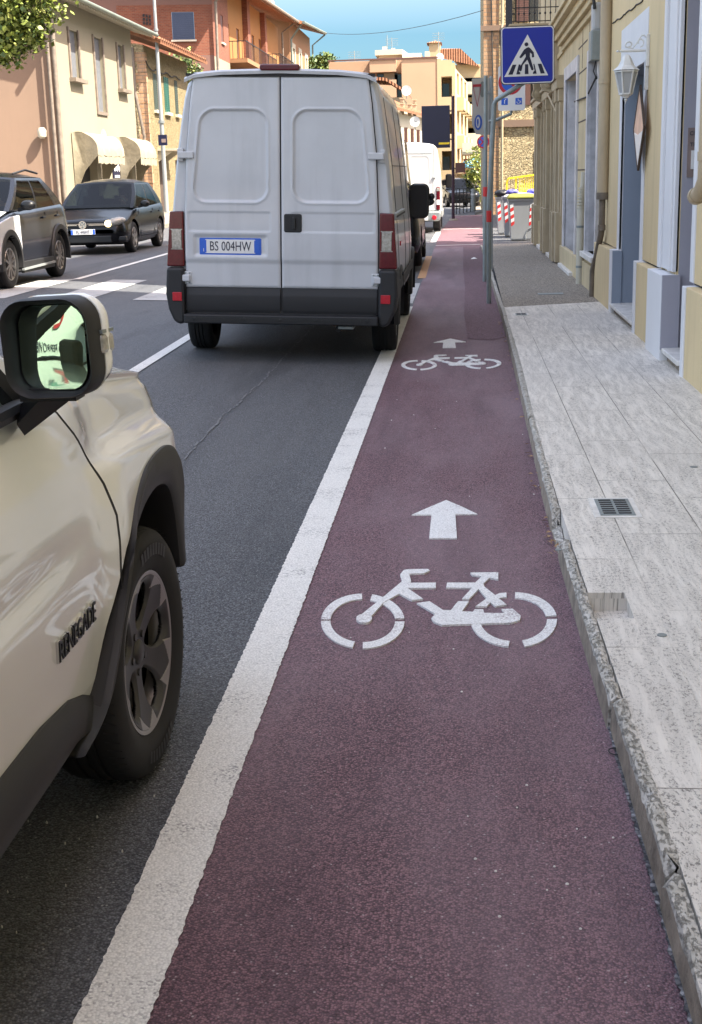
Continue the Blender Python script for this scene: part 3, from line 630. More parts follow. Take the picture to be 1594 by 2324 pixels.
# door A (blue-grey reveal)
d=MB(); d.box(WX-.008,WX+.03,A0-.19,A0,.76,2.56); d.box(WX-.008,WX+.03,A1,A1+.17,.76,2.56); d.box(WX-.008,WX+.03,A0-.19,A1+.17,2.56,3.02)
d.box(PX-.008,WX+.03,A0-.32,A0-.16,.0,.77); d.box(PX-.008,WX+.03,A1-.02,A1+.2,.0,.77)
obj('door_surround',d,'whitetrim',b1,bevel=.004)
d=MB(); d.box(WX+.03,WX+.33,A1,A1+.04,.19,2.56); d.box(PX,WX+.03,A1-.03,A1-.022,.19,.76); d.box(WX+.03,WX+.33,A0-.04,A0,.19,2.56); d.box(WX+.03,WX+.33,A0-.04,A1+.04,2.56,2.6); obj('door_reveal',d,'blueg',b1)
d=MB(); d.box(WX+.30,WX+.34,A0,A1,.2,2.56); obj('door',d,'dark',b1)
d=MB(); d.box(PX-.02,WX+.33,A0-.17,A1+.02,.165,.20); obj('threshold',d,'marble_w',b1,bevel=.006)
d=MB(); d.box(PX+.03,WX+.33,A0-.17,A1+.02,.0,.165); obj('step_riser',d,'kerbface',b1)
# door B (violet reveal with moulded surround)
d=MB()
for (a,b,t) in ((B1,B1+.08,.030),(B1+.08,B1+.16,.045),(B1+.16,B1+.55,.03),(B1+.55,B1+.66,.055),(B1+.66,B1+.74,.03)): d.box(WX-t,WX+.02,a,b,.80,3.9)
d.box(WX-.012,WX+.02,B0-.14,B0,.78,3.9); d.box(WX-.05,WX+.03,B0-.16,B1+.74,3.9,4.3)
d.box(PX-.045,WX+.03,B1-.02,B1+.78,.0,.78); d.box(PX-.010,WX+.03,B0-.23,B0-.1,.0,.76)
obj('door_surround',d,'whitetrim',b1,bevel=.006)
d=MB(); d.box(WX+.02,WX+.42,B1,B1+.05,.19,3.9); d.box(PX-.04,WX+.03,B1-.05,B1-.022,.19,.78); d.box(WX+.02,WX+.42,B0-.05,B0,.19,3.9); obj('door_reveal',d,'purpg',b1)
d=MB(); d.box(WX+.36,WX+.40,B0,B1,.2,3.9); obj('door',d,'wood',b1)
d=MB(); d.box(PX-.03,WX+.40,B0-.1,B1-.03,.165,.205); obj('threshold',d,'marble_w',b1,bevel=.008)
d=MB(); d.box(PX+.02,WX+.40,B0-.1,B1-.03,.0,.165); obj('step_riser',d,'kerbface',b1)
# intercom plate on the reveal of door B (writing)
yy=B1-.003
iz0,iz1=1.53,1.90
d=MB(); d.box(WX+.055,WX+.34,yy-.006,yy,iz0,iz1)
ic=obj('intercom',d,'brass',b1)
t=textmb('CITOFONI\nDEI\nTELEFONI',.042,.001); xform(t,Matrix.Translation((WX+.165,yy-.008,iz1-.085))); o=obj('lettering',t,'signb',ic); o.location=(0,0,0)
d=MB(); d.box(WX+.085,WX+.33,yy-.022,yy-.006,iz0+.06,iz0+.20); o=obj('speaker_panel',d,'white',ic); o.location=(0,0,0)
d=MB()
for k in range(7): d.box(WX+.11+.012*k,WX+.115+.012*k,yy-.025,yy-.02,iz0+.10,iz0+.17)
d.lathe([(0,-.006),(.025,-.004),(.025,0)],'Y',(WX+.27,yy-.024,iz0+.165),16); o=obj('grille',d,'signb',ic); o.location=(0,0,0)
# doorbell
sy,sz=AX(1501,403,WX-.02); d=MB(); d.box(WX-.022,WX,sy-.05,sy+.05,sz-.06,sz+.06); d.box(WX-.03,WX-.02,sy-.02,sy+.02,sz-.03,sz+.0,1)
solo('doorbell',d,['white','marble'],'small white doorbell plate beside the moulded doorway','doorbell',bevel=.004)
# downpipe at the right edge
d=MB(); px=WX-.075; PY=9.10; d.tube([(px,PY,12),(px,PY,1.62),(px,PY+.01,1.52),(px-.01,PY+.10,1.44),(px-.015,PY+.22,1.41)],.052,16); 
r=thing('downpipe',(px,9.10,1.4),'beige downpipe ending in an elbow at the right edge','downpipe',None); obj('pipe',d,'pipe',r,40)
d=MB(); d.tube([(px,PY,1.70),(px,PY,1.64)],.060,16); d.tube([(px-.014,PY+.19,1.415),(px-.016,PY+.25,1.408)],.060,16); obj('collar',d,'pipe',r,40)
# downpipe between the houses
d=MB(); X0=WX-.06
d.tube([(X0,15.72,4.3),(X0,15.72,1.30)],.065,16); d.tube([(X0,15.72,2.62),(X0,15.72,2.56)],.072,16)
r=thing('downpipe',(X0,15.9,0),'wide beige downpipe narrowing to a brown bent pipe between the two ochre houses','downpipe'); obj('pipe',d,'pipe',r,40)
d=MB(); d.tube([(X0,15.72,1.32),(X0,15.74,.98),(X0,15.80,.88),(X0-.0,16.28,.60),(X0-.03,16.42,.42),(X0-.03,16.45,.09)],.036,12); obj('lower_pipe',d,'pipe_br',r,40)
d=MB(); d.tube([(X0,15.72,1.36),(X0,15.72,1.28)],.073,16); d.tube([(X0,15.74,.99),(X0,15.745,.93)],.045,12); d.cbox((X0+.02,16.40,.47),(.07,.07,.035)); obj('clamp',d,'pipe_br',r,40)
# crack in the plaster + cable
cr_=random.Random(4); pts=[]
for i in range(26):
    a=lerp(830,1090,i/25); b=lerp(205,0,i/25)+cr_.uniform(-9,9); yq,zq=AX(1169.3+.2665*a,.2665*b,WX-.006); pts.append((WX-.006,yq,zq))
mb=MB(); mb.tube(pts,.007,5); solo('wall_cable',mb,'cable','thin dark cable sagging across the ochre wall above the blue-grey doorway','cable')
yq,zq=AX(1413,30,WX); yq2,zq2=AX(1417,10,WX)

# second house
b2=thing('weathered_house',(WX,23,0),'weathered ochre house with marble window and door frames and a heavy cornice','house')
Wn=(16.86,18.08,.56,2.98); D1=(20.0,22.1,.0,3.02); D2=(23.95,25.3,.0,3.0); D3=(27.2,28.4,.0,3.0)
w=MB(); y0=16.62; w.wall((WX,y0,0),(0,1,0),(-1,0,0),13.6,5.10,[(Wn[0]-y0,Wn[1]-y0,Wn[2],Wn[3],.18),(D1[0]-y0,D1[1]-y0,.0,D1[3],.35),(D2[0]-y0,D2[1]-y0,.0,3.0,.3),(D3[0]-y0,D3[1]-y0,0,3,.3)],.2)
w.prism([(WX,17.15),(WX+7,17.15-7*.364),(WX+7,30.2),(WX,30.2)],5.10,13); w.quad((WX,30.2,0),(WX+7,30.2,0),(WX+7,30.2,5.1),(WX,30.2,5.1)); w.quad((WX,15.70,5.09),(WX+7,13.1,5.09),(WX+7,14.8,5.09),(WX,17.4,5.09)); w.quad((WX+7,13,0),(WX+7,30.2,0),(WX+7,30.2,5.09),(WX+7,13,5.09))  # upper storey cut on the same slant, leaving a slot for the sun stripe
obj('wall',w,'ochre2',b2)
d=MB(); 
for z in (.95,1.62,2.28,2.95,3.3): d.box(WX-.004,WX+.01,18.62,19.95,z,z+.018)
for y in (18.3,19.3): d.box(WX-.004,WX+.01,y,y+.012,3.0,3.55)
obj('grooves',d,'wood',b2)
d=MB(); d.box(WX-.045,WX+.02,16.62,22.6,.0,.42); d.box(WX-.05,WX+.02,25.6,27,.0,.62); d.box(WX-.05,WX+.02,28.5,30.2,.0,.62); obj('plinth',d,'ochre2',b2,bevel=.01)
def frame(Wd,t=.16,p=.035,bot=False):
    d=MB(); d.box(WX-p,WX+.02,Wd[0]-t,Wd[0],Wd[2],Wd[3]+t); d.box(WX-p,WX+.02,Wd[1],Wd[1]+t,Wd[2],Wd[3]+t); d.box(WX-p+.003,WX+.02,Wd[0],Wd[1],Wd[3],Wd[3]+t)
    return d
wn=obj('window_frame',frame(Wn,.15,.04),'marble',b2,bevel=.005)
d=MB(); d.box(WX+.0,WX+.18,Wn[0]-.002,Wn[0]+.02,Wn[2],Wn[3]); d.box(WX,WX+.18,Wn[1]-.02,Wn[1]+.002,Wn[2],Wn[3]); o=obj('reveal_slab',d,'marble',wn); o.location=(0,0,0)
d=MB(); d.box(WX-.09,WX+.2,Wn[0]-.2,Wn[1]+.2,Wn[2]-.07,Wn[2]+.0); o=obj('sill',d,'marble_w',wn,bevel=.008); o.location=(0,0,0)
d=MB()
for k in range(4):
    ya=Wn[0]+(Wn[1]-Wn[0])*k/4; d.box(WX+.10+.02*(k%2),WX+.14+.02*(k%2),ya+.01,ya+(Wn[1]-Wn[0])/4-.01,Wn[2],Wn[3])
    for j in range(28): z=Wn[2]+.1+j*.08; d.box(WX+.09+.02*(k%2),WX+.105+.02*(k%2),ya+.05,ya+(Wn[1]-Wn[0])/4-.05,z,z+.04)
o=obj('shutter',d,'greysh',wn); o.location=(0,0,0)
for D_,nm in ((D1,'d'),(D2,'e'),(D3,'f')):
    f_=frame(D_,.2 if D_ is D1 else .12,.03); dr=obj('door_frame',f_,'marble' if D_ is D1 else 'stonetrim',b2,bevel=.006)
    d=MB(); d.box(WX+.01,WX+.33,D_[1]-.03,D_[1]+.0,.14,D_[3]); d.box(WX+.01,WX+.33,D_[0],D_[0]+.03,.14,D_[3]); o=obj('reveal_slab',d,'marble' if D_ is D1 else 'stonetrim',dr); o.location=(0,0,0)
    d=MB(); d.box(WX+.28,WX+.33,D_[0],D_[1],.14,D_[3]); o=obj('door',d,'stonetrim' if D_ is not D1 else 'marble',dr); o.location=(0,0,0)
    d=MB(); d.box(WX-.10,WX+.35,D_[0]-.1,D_[1]+.1,.08,.15); o=obj('threshold',d,'marble_w',dr,bevel=.006); o.location=(0,0,0)
d=MB()                                                  # moulded stone pilasters of the portal
for y,wd,t in ((22.75,.22,.06),(23.05,.14,.10),(23.28,.3,.05),(23.68,.10,.09),(25.55,.16,.1),(25.85,.3,.06),(26.3,.14,.1),(26.6,.3,.05),(28.7,.15,.1),(29.0,.3,.06),(29.5,.2,.1),(29.85,.3,.07)):
    d.box(WX-t,WX+.02,y,y+wd,.12,2.95); d.box(WX-t-.05,WX+.02,y-.02,y+wd+.02,.12,.95)
    d.box(WX-t-.02,WX+.02,y-.02,y+wd+.02,2.75,2.95)
d.box(WX-.12,WX+.02,22.7,30.2,2.95,3.1); d.box(WX-.16,WX+.02,22.7,30.2,3.1,3.16)
obj('pilasters',d,'stonetrim',b2,bevel=.01)
d=MB()
for z0,z1,p_ in ((3.52,3.60,.05),(3.60,3.68,.11),(3.68,3.78,.16),(3.78,3.86,.24),(3.86,3.92,.28)): d.box(WX-p_,WX+.02,17.15,22.7,z0,z1)
d.box(WX-.05,WX+.02,16.9,17.3,3.12,4.1); d.box(WX-.03,WX+.02,22.7,30.2,3.5,3.58)
obj('cornice',d,'ochre2',b2,bevel=.008)
bk=MB(); bk.box(WX-.82,WX+.02,23.9,27.4,3.93,4.06); bk.box(WX-.86,WX+.02,23.86,27.44,4.06,4.10); bk.box(WX-.72,WX+.02,23.98,27.3,3.80,3.93)
bal=obj('balcony',bk,'stonetrim',b2,bevel=.01)
d=MB()
for k in range(9):
    x=WX-.78+.09*k; d.tube([(x,23.95,4.1),(x,23.95,5.0)],.008,6)
    d.lathe([(0,-.02),(.02,0),(.014,.02),(.0,.04)],'Z',(x,23.95,4.26),8)
for k in range(30): y=23.95+k*.115; d.tube([(WX-.80,y,4.1),(WX-.80,y,5.0)],.008,6)
d.bar((WX-.8,23.95,5.0),(WX,23.95,5.0),.03,.015); d.bar((WX-.8,23.95,4.36),(WX,23.95,4.36),.015); d.bar((WX-.8,23.95,4.14),(WX,23.95,4.14),.015); d.bar((WX-.8,23.95,5.0),(WX-.8,27.3,5.0),.03,.015)
o=obj('railing',d,'iron',bal); o.location=(0,0,0)
# scroll bracket under the balcony
def scroll(y,wd):
    pts=[]
    prof=[(WX+.02,3.80),(WX-.55,3.80),(WX-.60,3.70),(WX-.56,3.58),(WX-.42,3.50),(WX-.30,3.40),(WX-.26,3.22),(WX-.30,3.10),(WX-.24,3.0),(WX-.10,2.96),(WX+.02,2.94)]
    mb=MB(); mb.prism(prof,y,y+wd,'XZ')
    for cx,cz,rad in ((WX-.42,3.64,.13),(WX-.17,3.12,.085)):
        for k,rr_ in enumerate((1,.66,.33)): mb.lathe([(rad*rr_,0),(rad*rr_,-.02-.012*k),(rad*(rr_-.14),-.03-.012*k),(0,-.03-.012*k)],'Y',(cx,y,cz),18)
    return mb
o=obj('bracket',scroll(24.05,.24),'stonetrim',bal); o.location=(0,0,0); o=obj('bracket',scroll(26.9,.24),'stonetrim',bal); o.location=(0,0,0)
e=MB(); e.prism([(WX-.6,17.36),(WX+7.2,17.15-7.2*.364),(WX+7.2,30.5),(WX-.6,30.5)],13,13.15); obj('roof',e,'roof',b2)
# pale downpipe with corrugated hood
d=MB(); X0=WX-.065; d.tube([(X0,18.42,.1),(X0,18.42,1.12)],.055,16); r=thing('downpipe',(X0,18.42,.1),'pale cream downpipe with a corrugated top beside the marble window','downpipe'); obj('pipe',d,'pipe_w',r,40)
d=MB(); 
for k in range(7): d.lathe([(.062-.004*k,0),(.062-.004*k,.024)],'Z',(X0,18.42,1.12+.042*k),16,cap=True)
d.tube([(X0,18.42,1.1),(X0+.03,18.42,1.6)],.036,12); obj('bellows',d,'pipe_w',r,40)
d=MB(); d.tube([(X0,18.42,.32),(X0,18.42,.35)],.060,16); d.tube([(X0,18.42,.86),(X0,18.42,.89)],.060,16); obj('clamp',d,'galv',r,40)
# wall box with cables
my,mz=AX(1347,80,WX-.1); r=thing('electric_box',(WX-.1,my,mz),'grey electric junction box with dangling cables under the cornice','electric box')
d=MB(); d.box(WX-.14,WX-.0,my-.16,my+.16,mz-.30,mz+.05); obj('box',d,'galv',r,bevel=.015); d=MB(); d.box(WX-.11,WX,my+.02,my+.26,mz+.05,mz+.38); obj('cap',d,'frost',r,bevel=.03)
d=MB(); d.tube([(WX-.09,my,mz+.3),(WX-.12,my+.05,mz+.55),(WX-.30,my+.4,mz+.72),(WX-.3,my+1.5,mz+.95)],.02,8); d.tube([(WX-.07,my-.05,mz-.3),(WX-.1,my-.1,mz-.42),(WX-.05,my-.0,mz-.5),(WX-.03,my+.1,mz-.4)],.008,6); d.tube([(WX-.05,my+.1,mz-.48),(WX-.02,my+1.6,mz-.62),(WX-.02,my+3.5,mz-.58)],.012,6); obj('cable',d,'cable',r,40)
mb=MB(); mb.tube([(WX-.02,23.9,3.05),(WX-.2,23.6,2.9),(WX-.03,23.2,2.5),(WX-.02,22.9,2.1),(WX-.02,22.6,.9)],.018,8); solo('wall_cable',mb,'pipe','beige cable dropping from the balcony bracket down the weathered house','cable')
# low house behind the camera (its shadow and reflections), unseen block behind the bins
mb=MB(); mb.box(WX,WX+6,-16,1.9,0,7.2); r=thing('rear_house',(WX,-7,0),'ochre house front behind the camera seen only in reflections','house'); obj('wall',mb,'ochre',r); mb=MB(); mb.box(WX-.5,WX+6,-16,1.9,7.2,7.35); obj('roof',mb,'roof',r)
mb=MB(); mb.prism([(4.2,40.5),(12,40.5),(12,51.4),(4.2,54.4)],0,12.5); r=thing('shade_building',(8,48,0),'plain ochre building added out of sight behind the bins to shade the far lane','building'); obj('wall',mb,'ochre2',r); mb=MB(); mb.prism([(4.0,40.2),(12.3,40.2),(12.3,51.5),(4.0,54.6)],12.5,12.7); obj('roof',mb,'roof',r)  # unseen block added to keep the far lane in shade

# ---------------------------------------------------------------- wall lantern
lx_,ly=WX-.30,13.3
sy,sz=AX(1474,118,WX); ly=sy+.0
L=thing('wall_lantern',(WX,ly,2.5),'white hexagonal lantern hanging from a scrolled bracket on the ochre wall','lantern')
def LZ(z): return z
d=MB(); d.box(WX-.03,WX,ly-.03,ly+.03,2.50,2.78); obj('wall_plate',d,'lampw',L,bevel=.006)
d=MB(); ax=WX-.20
d.tube([(WX-.02,ly,2.64),(ax-.06,ly,2.64)],.012,8); d.lathe([(0,-.03),(.012,-.01),(0,.01)],'X',(ax-.07,ly,2.64),8)
def spir(cx,cz,r0,r1,a0,a1,n=22): return [(cx+lerp(r0,r1,i/n)*cos(lerp(a0,a1,i/n)),ly,cz+lerp(r0,r1,i/n)*sin(lerp(a0,a1,i/n))) for i in range(n+1)]
d.tube(spir(ax+.02,2.69,.012,.035,-2,3.6)+[(ax+.05,ly,2.66),(ax+.09,ly,2.71),(ax+.13,ly,2.77),(WX-.05,ly,2.77),(WX-.03,ly,2.75)],.007,6)
d.tube(spir(WX-.085,2.71,.012,.04,4,-1.5),.006,6); obj('bracket',d,'lampw',L,40)
K=6
def hexr(r,z,off=0): return [(ax+r*cos(2*PI*k/K+off),ly+r*sin(2*PI*k/K+off),z) for k in range(K)]
d=MB(); d.rings([hexr(.015,2.610),hexr(.03,2.599),hexr(.045,2.573),hexr(.072,2.514),hexr(.112,2.481),hexr(.120,2.475),hexr(.102,2.473)],0); obj('hood',d,'lampw',L)
d=MB()
for k in range(K):
    a=Vector(hexr(.102,2.473)[k]); b=Vector(hexr(.058,2.270)[k]); d.bar(a,b,.012)
    a2=Vector(hexr(.102,2.473)[(k+1)%K]); b2_=Vector(hexr(.058,2.270)[(k+1)%K]); d.bar(b,b2_,.014); d.bar(a-Vector((0,0,.01)),a2-Vector((0,0,.01)),.012)
obj('cage',d,'lampw',L)
d=MB(); d.rings([hexr(.095,2.469),hexr(.054,2.273)],0,False); obj('panes',d,'frost',L)
d=MB(); d.rings([hexr(.058,2.270),hexr(.05,2.255),hexr(.03,2.247),hexr(.022,2.233)],0); d.lathe([(.008,2.233),(.017,2.218),(.008,2.207),(0,2.181)],'Z',(ax,ly,0),10); obj('finial',d,'lampw',L)
# diamond shaped sign hung on the near jamb of the blue-grey doorway
dz=1.97; dy=12.62
r=thing('hanging_sign',(WX-.06,dy,dz),'diamond shaped poster board in a dark frame hung beside the blue-grey doorway','sign')
pts=[(0,.37),(.35,0),(0,-.37),(-.35,0)]
mt=Matrix.Translation((WX-.06,12.64,dz))@Matrix.Rotation(R(-90),4,'Z')
d=MB(); d.prism(pts,-.006,.006,'XZ'); obj('board',xform(d,mt),'signred2',r)
d=MB(); d.prism([(-.05,-.06),(.29,-.03),(0,-.33),(-.29,-.03)],-.009,.009,'XZ'); obj('lower_panel',xform(d,mt),'white',r)
d=MB()
for a,b in zip(pts,pts[1:]+pts[:1]): d.bar((a[0],0,a[1]),(b[0],0,b[1]),.03,.02,up=(0,1,0))
obj('frame',xform(d,mt),'wood',r)
d=MB(); d.box(WX-.03,WX-.0,dy-.05,dy-.01,2.30,2.56); obj('hanger',d,'lampw',r); 
# ================================================================ LEFT SIDE
mb=MB()
mb.box(-13.6,-9.9,-12,47.6,-.05,.30,0); mb.add([(-14.6,47.6,.30),(-9.9,47.6,.30),(-10.2,58,.32),(-17,58,.45)],[(0,1,2,3)],0); mb.add([(-17,58,.45),(-10.2,58,.32),(-10.2,75,.32),(-17,75,.45)],[(0,1,2,3)],0)
mb.quad((-9.9,47.6,.0),(-10.2,58,.0),(-10.2,58,.32),(-9.9,47.6,.30)); mb.quad((-10.2,58,.0),(-10.2,75,.0),(-10.2,75,.32),(-10.2,58,.32))
struct('far_sidewalk',mb,'aggregate')
FX=-11.5; CY0=38.12; EY=47.45
def Z1(x,y): return (.2738*x,.2738*y)
h=thing('cream_house',(FX,CY0,.3),'cream two storey house with tall narrow windows and two canvas awnings on the left','house')
def fy(x,y,X=FX): return AX(*Z1(x,y),X)
wins=[(39.75,40.68,4.72,6.10),(42.45,43.45,3.90,6.16),(45.38,46.2,4.76,6.2)]
doors=[(39.6,41.9,.3,2.75),(44.6,46.4,.3,2.75)]
w=MB(); w.wall((FX,CY0,.3),(0,1,0),(1,0,0),EY-CY0,6.58,[(a-CY0,b-CY0,c-.3,d-.3,.09) for a,b,c,d in wins]+[(a-CY0,b-CY0,c-.3,d-.3,.3) for a,b,c,d in doors]+[(42.35,43.55,.3,2.7,.25)],.2)
w.quad((FX,EY,.3),(FX-7,EY,.3),(FX-7,EY,7.2),(FX,EY,7.2))
obj('street_wall',w,'cream',h)
rot=R(13); ex=FX-9*cos(rot); ey=CY0-9*sin(rot)
w=MB(); w.quad((FX,CY0,.3),(ex,ey,.3),(ex,ey,7.25),(FX,CY0,7.2)); obj('end_wall',w,'peach',h)
f_=MB(); pn=MB()
for a,b,c,d in wins:
    f_.box(FX-.02,FX+.05,a-.12,a,c,d+.05); f_.box(FX-.02,FX+.05,b,b+.12,c,d+.05); pn.box(FX-.12,FX-.085,a,b,c,d)
    if c>4.2: f_.box(FX-.02,FX+.20,a-.2,b+.2,c-.11,c)
    else: f_.box(FX-.02,FX+.05,a-.12,b+.12,c-.1,c)
wf=obj('window_frame',f_,'pipe_br',h); o=obj('pane',pn,'greysh',wf); o.location=(0,0,0)
d=MB(); 
for a,b,c,dd in doors: d.box(FX-.32,FX-.25,a,b,c,dd)
o=obj('door',d,'dark',h)
d=MB(); d.box(FX-.28,FX-.22,42.35,43.55,.3,2.7); d.box(FX-.2,FX-.1,42.35,42.45,.3,2.7); obj('shop_window',d,'pane',h)
# arched lantern niche
d=MB(); pr=[(42.5,2.75)]+[(42.95-.42*cos(PI*k/10)*(1-.0*k),3.0+.38*sin(PI*k/10)) for k in range(11)]+[(43.4,2.75)]; d.prism(pr,FX+.003,FX+.012,'YZ'); obj('arch_niche',d,'galv2',h)
# corner pipe
d=MB(); d.tube([(FX+.06,CY0-.12,.3),(FX+.06,CY0-.12,7.05)],.07,10); d.tube([(FX-.08,CY0-.22,.3),(FX-.08,CY0-.22,7.05)],.05,10); obj('downpipe',d,'pipe_br',h,40)
# roof with rafters, gutter
SL=.30
d=MB(); e0=FX+.66
d.add([(e0,CY0-.8,6.74),(e0,EY+.95,6.74),(FX-8,EY+.95,6.74+9*SL),(FX-8,CY0-3,6.74+9*SL),(e0,CY0-.8,6.86),(e0,EY+.95,6.86),(FX-8,EY+.95,6.86+9*SL),(FX-8,CY0-3,6.86+9*SL)],[(0,1,2,3),(4,7,6,5),(0,4,5,1),(1,5,6,2),(0,3,7,4)])
rf=obj('roof',d,'roof',h)
d=MB()
for k in range(48):
    y=CY0-.6+k*.26
    if y<EY+.7: d.add([(e0,y,6.64),(e0,y+.1,6.64),(FX,y+.1,6.64+.2),(FX,y,6.64+.2),(e0,y,6.75),(e0,y+.1,6.75),(FX,y+.1,6.75+.2),(FX,y,6.75+.2)],[(0,1,2,3),(0,4,5,1),(1,5,6,2),(0,3,7,4)])
o=obj('rafters',d,'white_pl',rf); o.location=(0,0,0)
d=MB(); d.tube([(e0+.05,CY0-.9,6.76),(e0+.05,EY+1.05,6.76)],.07,10); o=obj('gutter',d,'gutter',rf,40); o.location=(0,0,0)
# wall lamp on end wall
lx0=FX-.42; lyy=CY0-.42*math.tan(rot)-.14; d=MB(); d.lathe([(.06,0),(.12,.05),(.13,.22),(.08,.30),(0,.31)],'Z',(lx0,lyy-.05,2.95),12,cap=True); d.box(lx0-.05,lx0+.05,lyy,lyy+.16,3.05,3.15); solo('end_wall_lamp',d,'white_pl','small pale rounded lamp on the peach end wall of the cream house','wall lamp',smooth=40)
# awnings
def awning(ya,yb,label):
    r=thing('awning',(FX,ya,2.4),label,'awning','canvas awnings on the cream house')
    wd=yb-ya; n=14
    def prof(t):   # dome from wall out to valance
        a=t*PI/2; return (FX+.03+.82*sin(a)**.9 if a>0 else FX+.03, 2.48+.68*max(0,cos(a))**.7 if a<PI/2 else 2.48)
    d=MB(); 
    d.grid(lambda u,v:(prof(v)[0]+.03*sin(u*19)*v,lerp(ya,yb,u)-.25*v,prof(v)[1]+.02*sin(u*23+v*9)-.03*v*(sin(u*PI*3)**2)),24,n)
    for (yy_,s_) in ((ya,1),(yb,-1)):
        vs=[(FX+.03,yy_,1.35)]+[(prof(k/n)[0]*1.0,yy_-.25*(k/n),prof(k/n)[1]) for k in range(n+1)]+[(FX+.40,yy_-.1,2.05)]
        d.add(vs,[tuple(range(len(vs)))])
    obj('canopy',d,'canvas',r,50)
    d=MB(); d.grid(lambda u,v:(FX+.85+.02*sin(u*19),lerp(ya,yb,u)-.25,2.46-.22*v+.02*sin(u*37)),24,2); obj('valance',d,'canvas',r,50)
awning(39.25,42.35,'canvas awning nearest the corner of the cream house')
awning(44.55,46.9,'canvas awning farther along the cream house')
d=MB(); d.box(FX+.01,FX+.06,43.7,44.5,1.65,2.62,0); r=thing('shop_sign',(FX,44.1,1.7),'small dark shop sign with white figures between the awnings','sign'); obj('board',d,'signb',r)
d=MB()
for k in range(5): d.lathe([(0,.0),(.09,0),(.09,.01)],'X',(FX+.065,43.82+.14*k,2.2+.06*((k%2)*2-1)),10)
d.box(FX+.06,FX+.075,43.8,44.4,1.85,1.93); obj('emblem',d,'signw',r)

# ---------------- stone house with green shutters across the side street
SX=-13.5; SY0=57.9; SY1=67.0
s=thing('stone_house',(SX,SY0,.4),'old stone house with green shutters and a tiled roof on the left','house')
w=MB(); sw=[(59.3,60.0,4.80,6.35,'dkgreen'),(61.45,62.4,4.80,6.36,'green'),(63.75,64.35,4.80,6.36,'dkgreen')]
w.wall((SX,SY0,.4),(0,1,0),(1,0,0),SY1-SY0,7.0,[(a-SY0,b-SY0,c-.4,d-.4,.1) for a,b,c,d,_ in sw]+[(59.5-SY0,61-SY0,0,2.3,.2),(63-SY0,64.2-SY0,0,2.3,.2)],.1)
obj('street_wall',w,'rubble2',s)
w=MB(); w.quad((SX,SY0,.4),(SX-8,SY0-1,.4),(SX-8,SY0-1,8.6),(SX,SY0,7.4)); w.quad((SX,SY1,.4),(SX-8,SY1,.4),(SX-8,SY1,9.5),(SX,SY1,7.4)); obj('side_wall',w,'rubble',s)
w=MB()
for k in range(16): w.box(SX-.03,SX+.03,SY0-.03,SY0+(.35 if k%2 else .2),.4+k*.42,.4+k*.42+.40); w.box(SX-.3-(k%2)*.15,SX-.02,SY0-.05,SY0-.02,.4+k*.42,.4+k*.42+.40)
obj('corner_stones',w,'brick2',s)
for a,b,c,d_,m_ in sw:
    d=MB()
    for hh in range(2):
        ya=lerp(a,b,hh/2); yb=lerp(a,b,(hh+1)/2); d.box(SX-.02,SX+.03,ya+.01,ya+.06,c,d_); d.box(SX-.02,SX+.03,yb-.06,yb-.01,c,d_); d.box(SX-.015,SX+.005,ya+.02,yb-.02,c,d_)
        for j in range(18): z=c+.04+j*(d_-c)/18.5; d.box(SX-.02,SX+.025,ya+.06,yb-.06,z,z+.045)
    sh=obj('shutter',d,m_,s); d=MB(); d.box(SX-.05,SX+.14,a-.1,b+.1,c-.12,c-.0); o=obj('sill',d,'ochsill',sh); o.location=(0,0,0)
d=MB(); d.box(SX-.18,SX-.12,59.5,61,.4,2.7); d.box(SX-.18,SX-.12,63,64.2,.4,2.7); obj('door',d,'wood',s)
d=MB(); d.box(SX-.02,SX+.9,59.4,61.4,3.05,3.15); d.prism([(SX,2.6),(SX+.7,3.05),(SX,3.05)],59.5,59.6,'XZ'); d.prism([(SX,2.6),(SX+.7,3.05),(SX,3.05)],61.2,61.3,'XZ'); obj('door_hood',d,'white_pl',s)
def tileroof(mb,x0,x1,y0,y1,z0,z1,th=.14):
    mb.add([(x0,y0,z0),(x0,y1,z0),(x1,y1,z1),(x1,y0,z1),(x0,y0,z0+th),(x0,y1,z0+th),(x1,y1,z1+th),(x1,y0,z1+th)],[(0,1,2,3),(4,7,6,5),(0,4,5,1),(1,5,6,2),(0,3,7,4),(2,6,7,3)])
d=MB(); tileroof(d,SX+.9,SX-4.2,SY0-.7,SY1+.8,7.35,9.1); 
rf=obj('roof',d,'roof',s)
d=MB()
for k in range(26): y=SY0-.7+k*.4; d.tube([(SX+.95,y,7.52),(SX-1.5,y,8.35)],.09,6)
for k in range(16): x=SX+.7-k*.3; d.tube([(x,SY0-.8,7.55+(SX+.9-x)*.343),(x-.28,SY0-.8,7.6+(SX+.9-x+.28)*.343)],[.11,.09],6)
o=obj('ridge_tiles',d,'roofx',rf,40); o.location=(0,0,0)
d=MB(); d.tube([(SX-.35,SY0-.15,.4),(SX-.35,SY0-.15,3.0),(SX-.15,SY0-.2,3.6),(SX-.45,SY0-.15,5.5),(SX-.45,SY0-.15,7.3)],.07,8); obj('downpipe',d,'pipe_br',s,40)
d=MB(); d.tube([(SX+.05,SY0+.1,6.75)]+[(SX+.06,SY0+.3+k*.45,6.60-.16*abs(sin(k*.75))) for k in range(16)],.03,6); obj('cable',d,'cable',s)
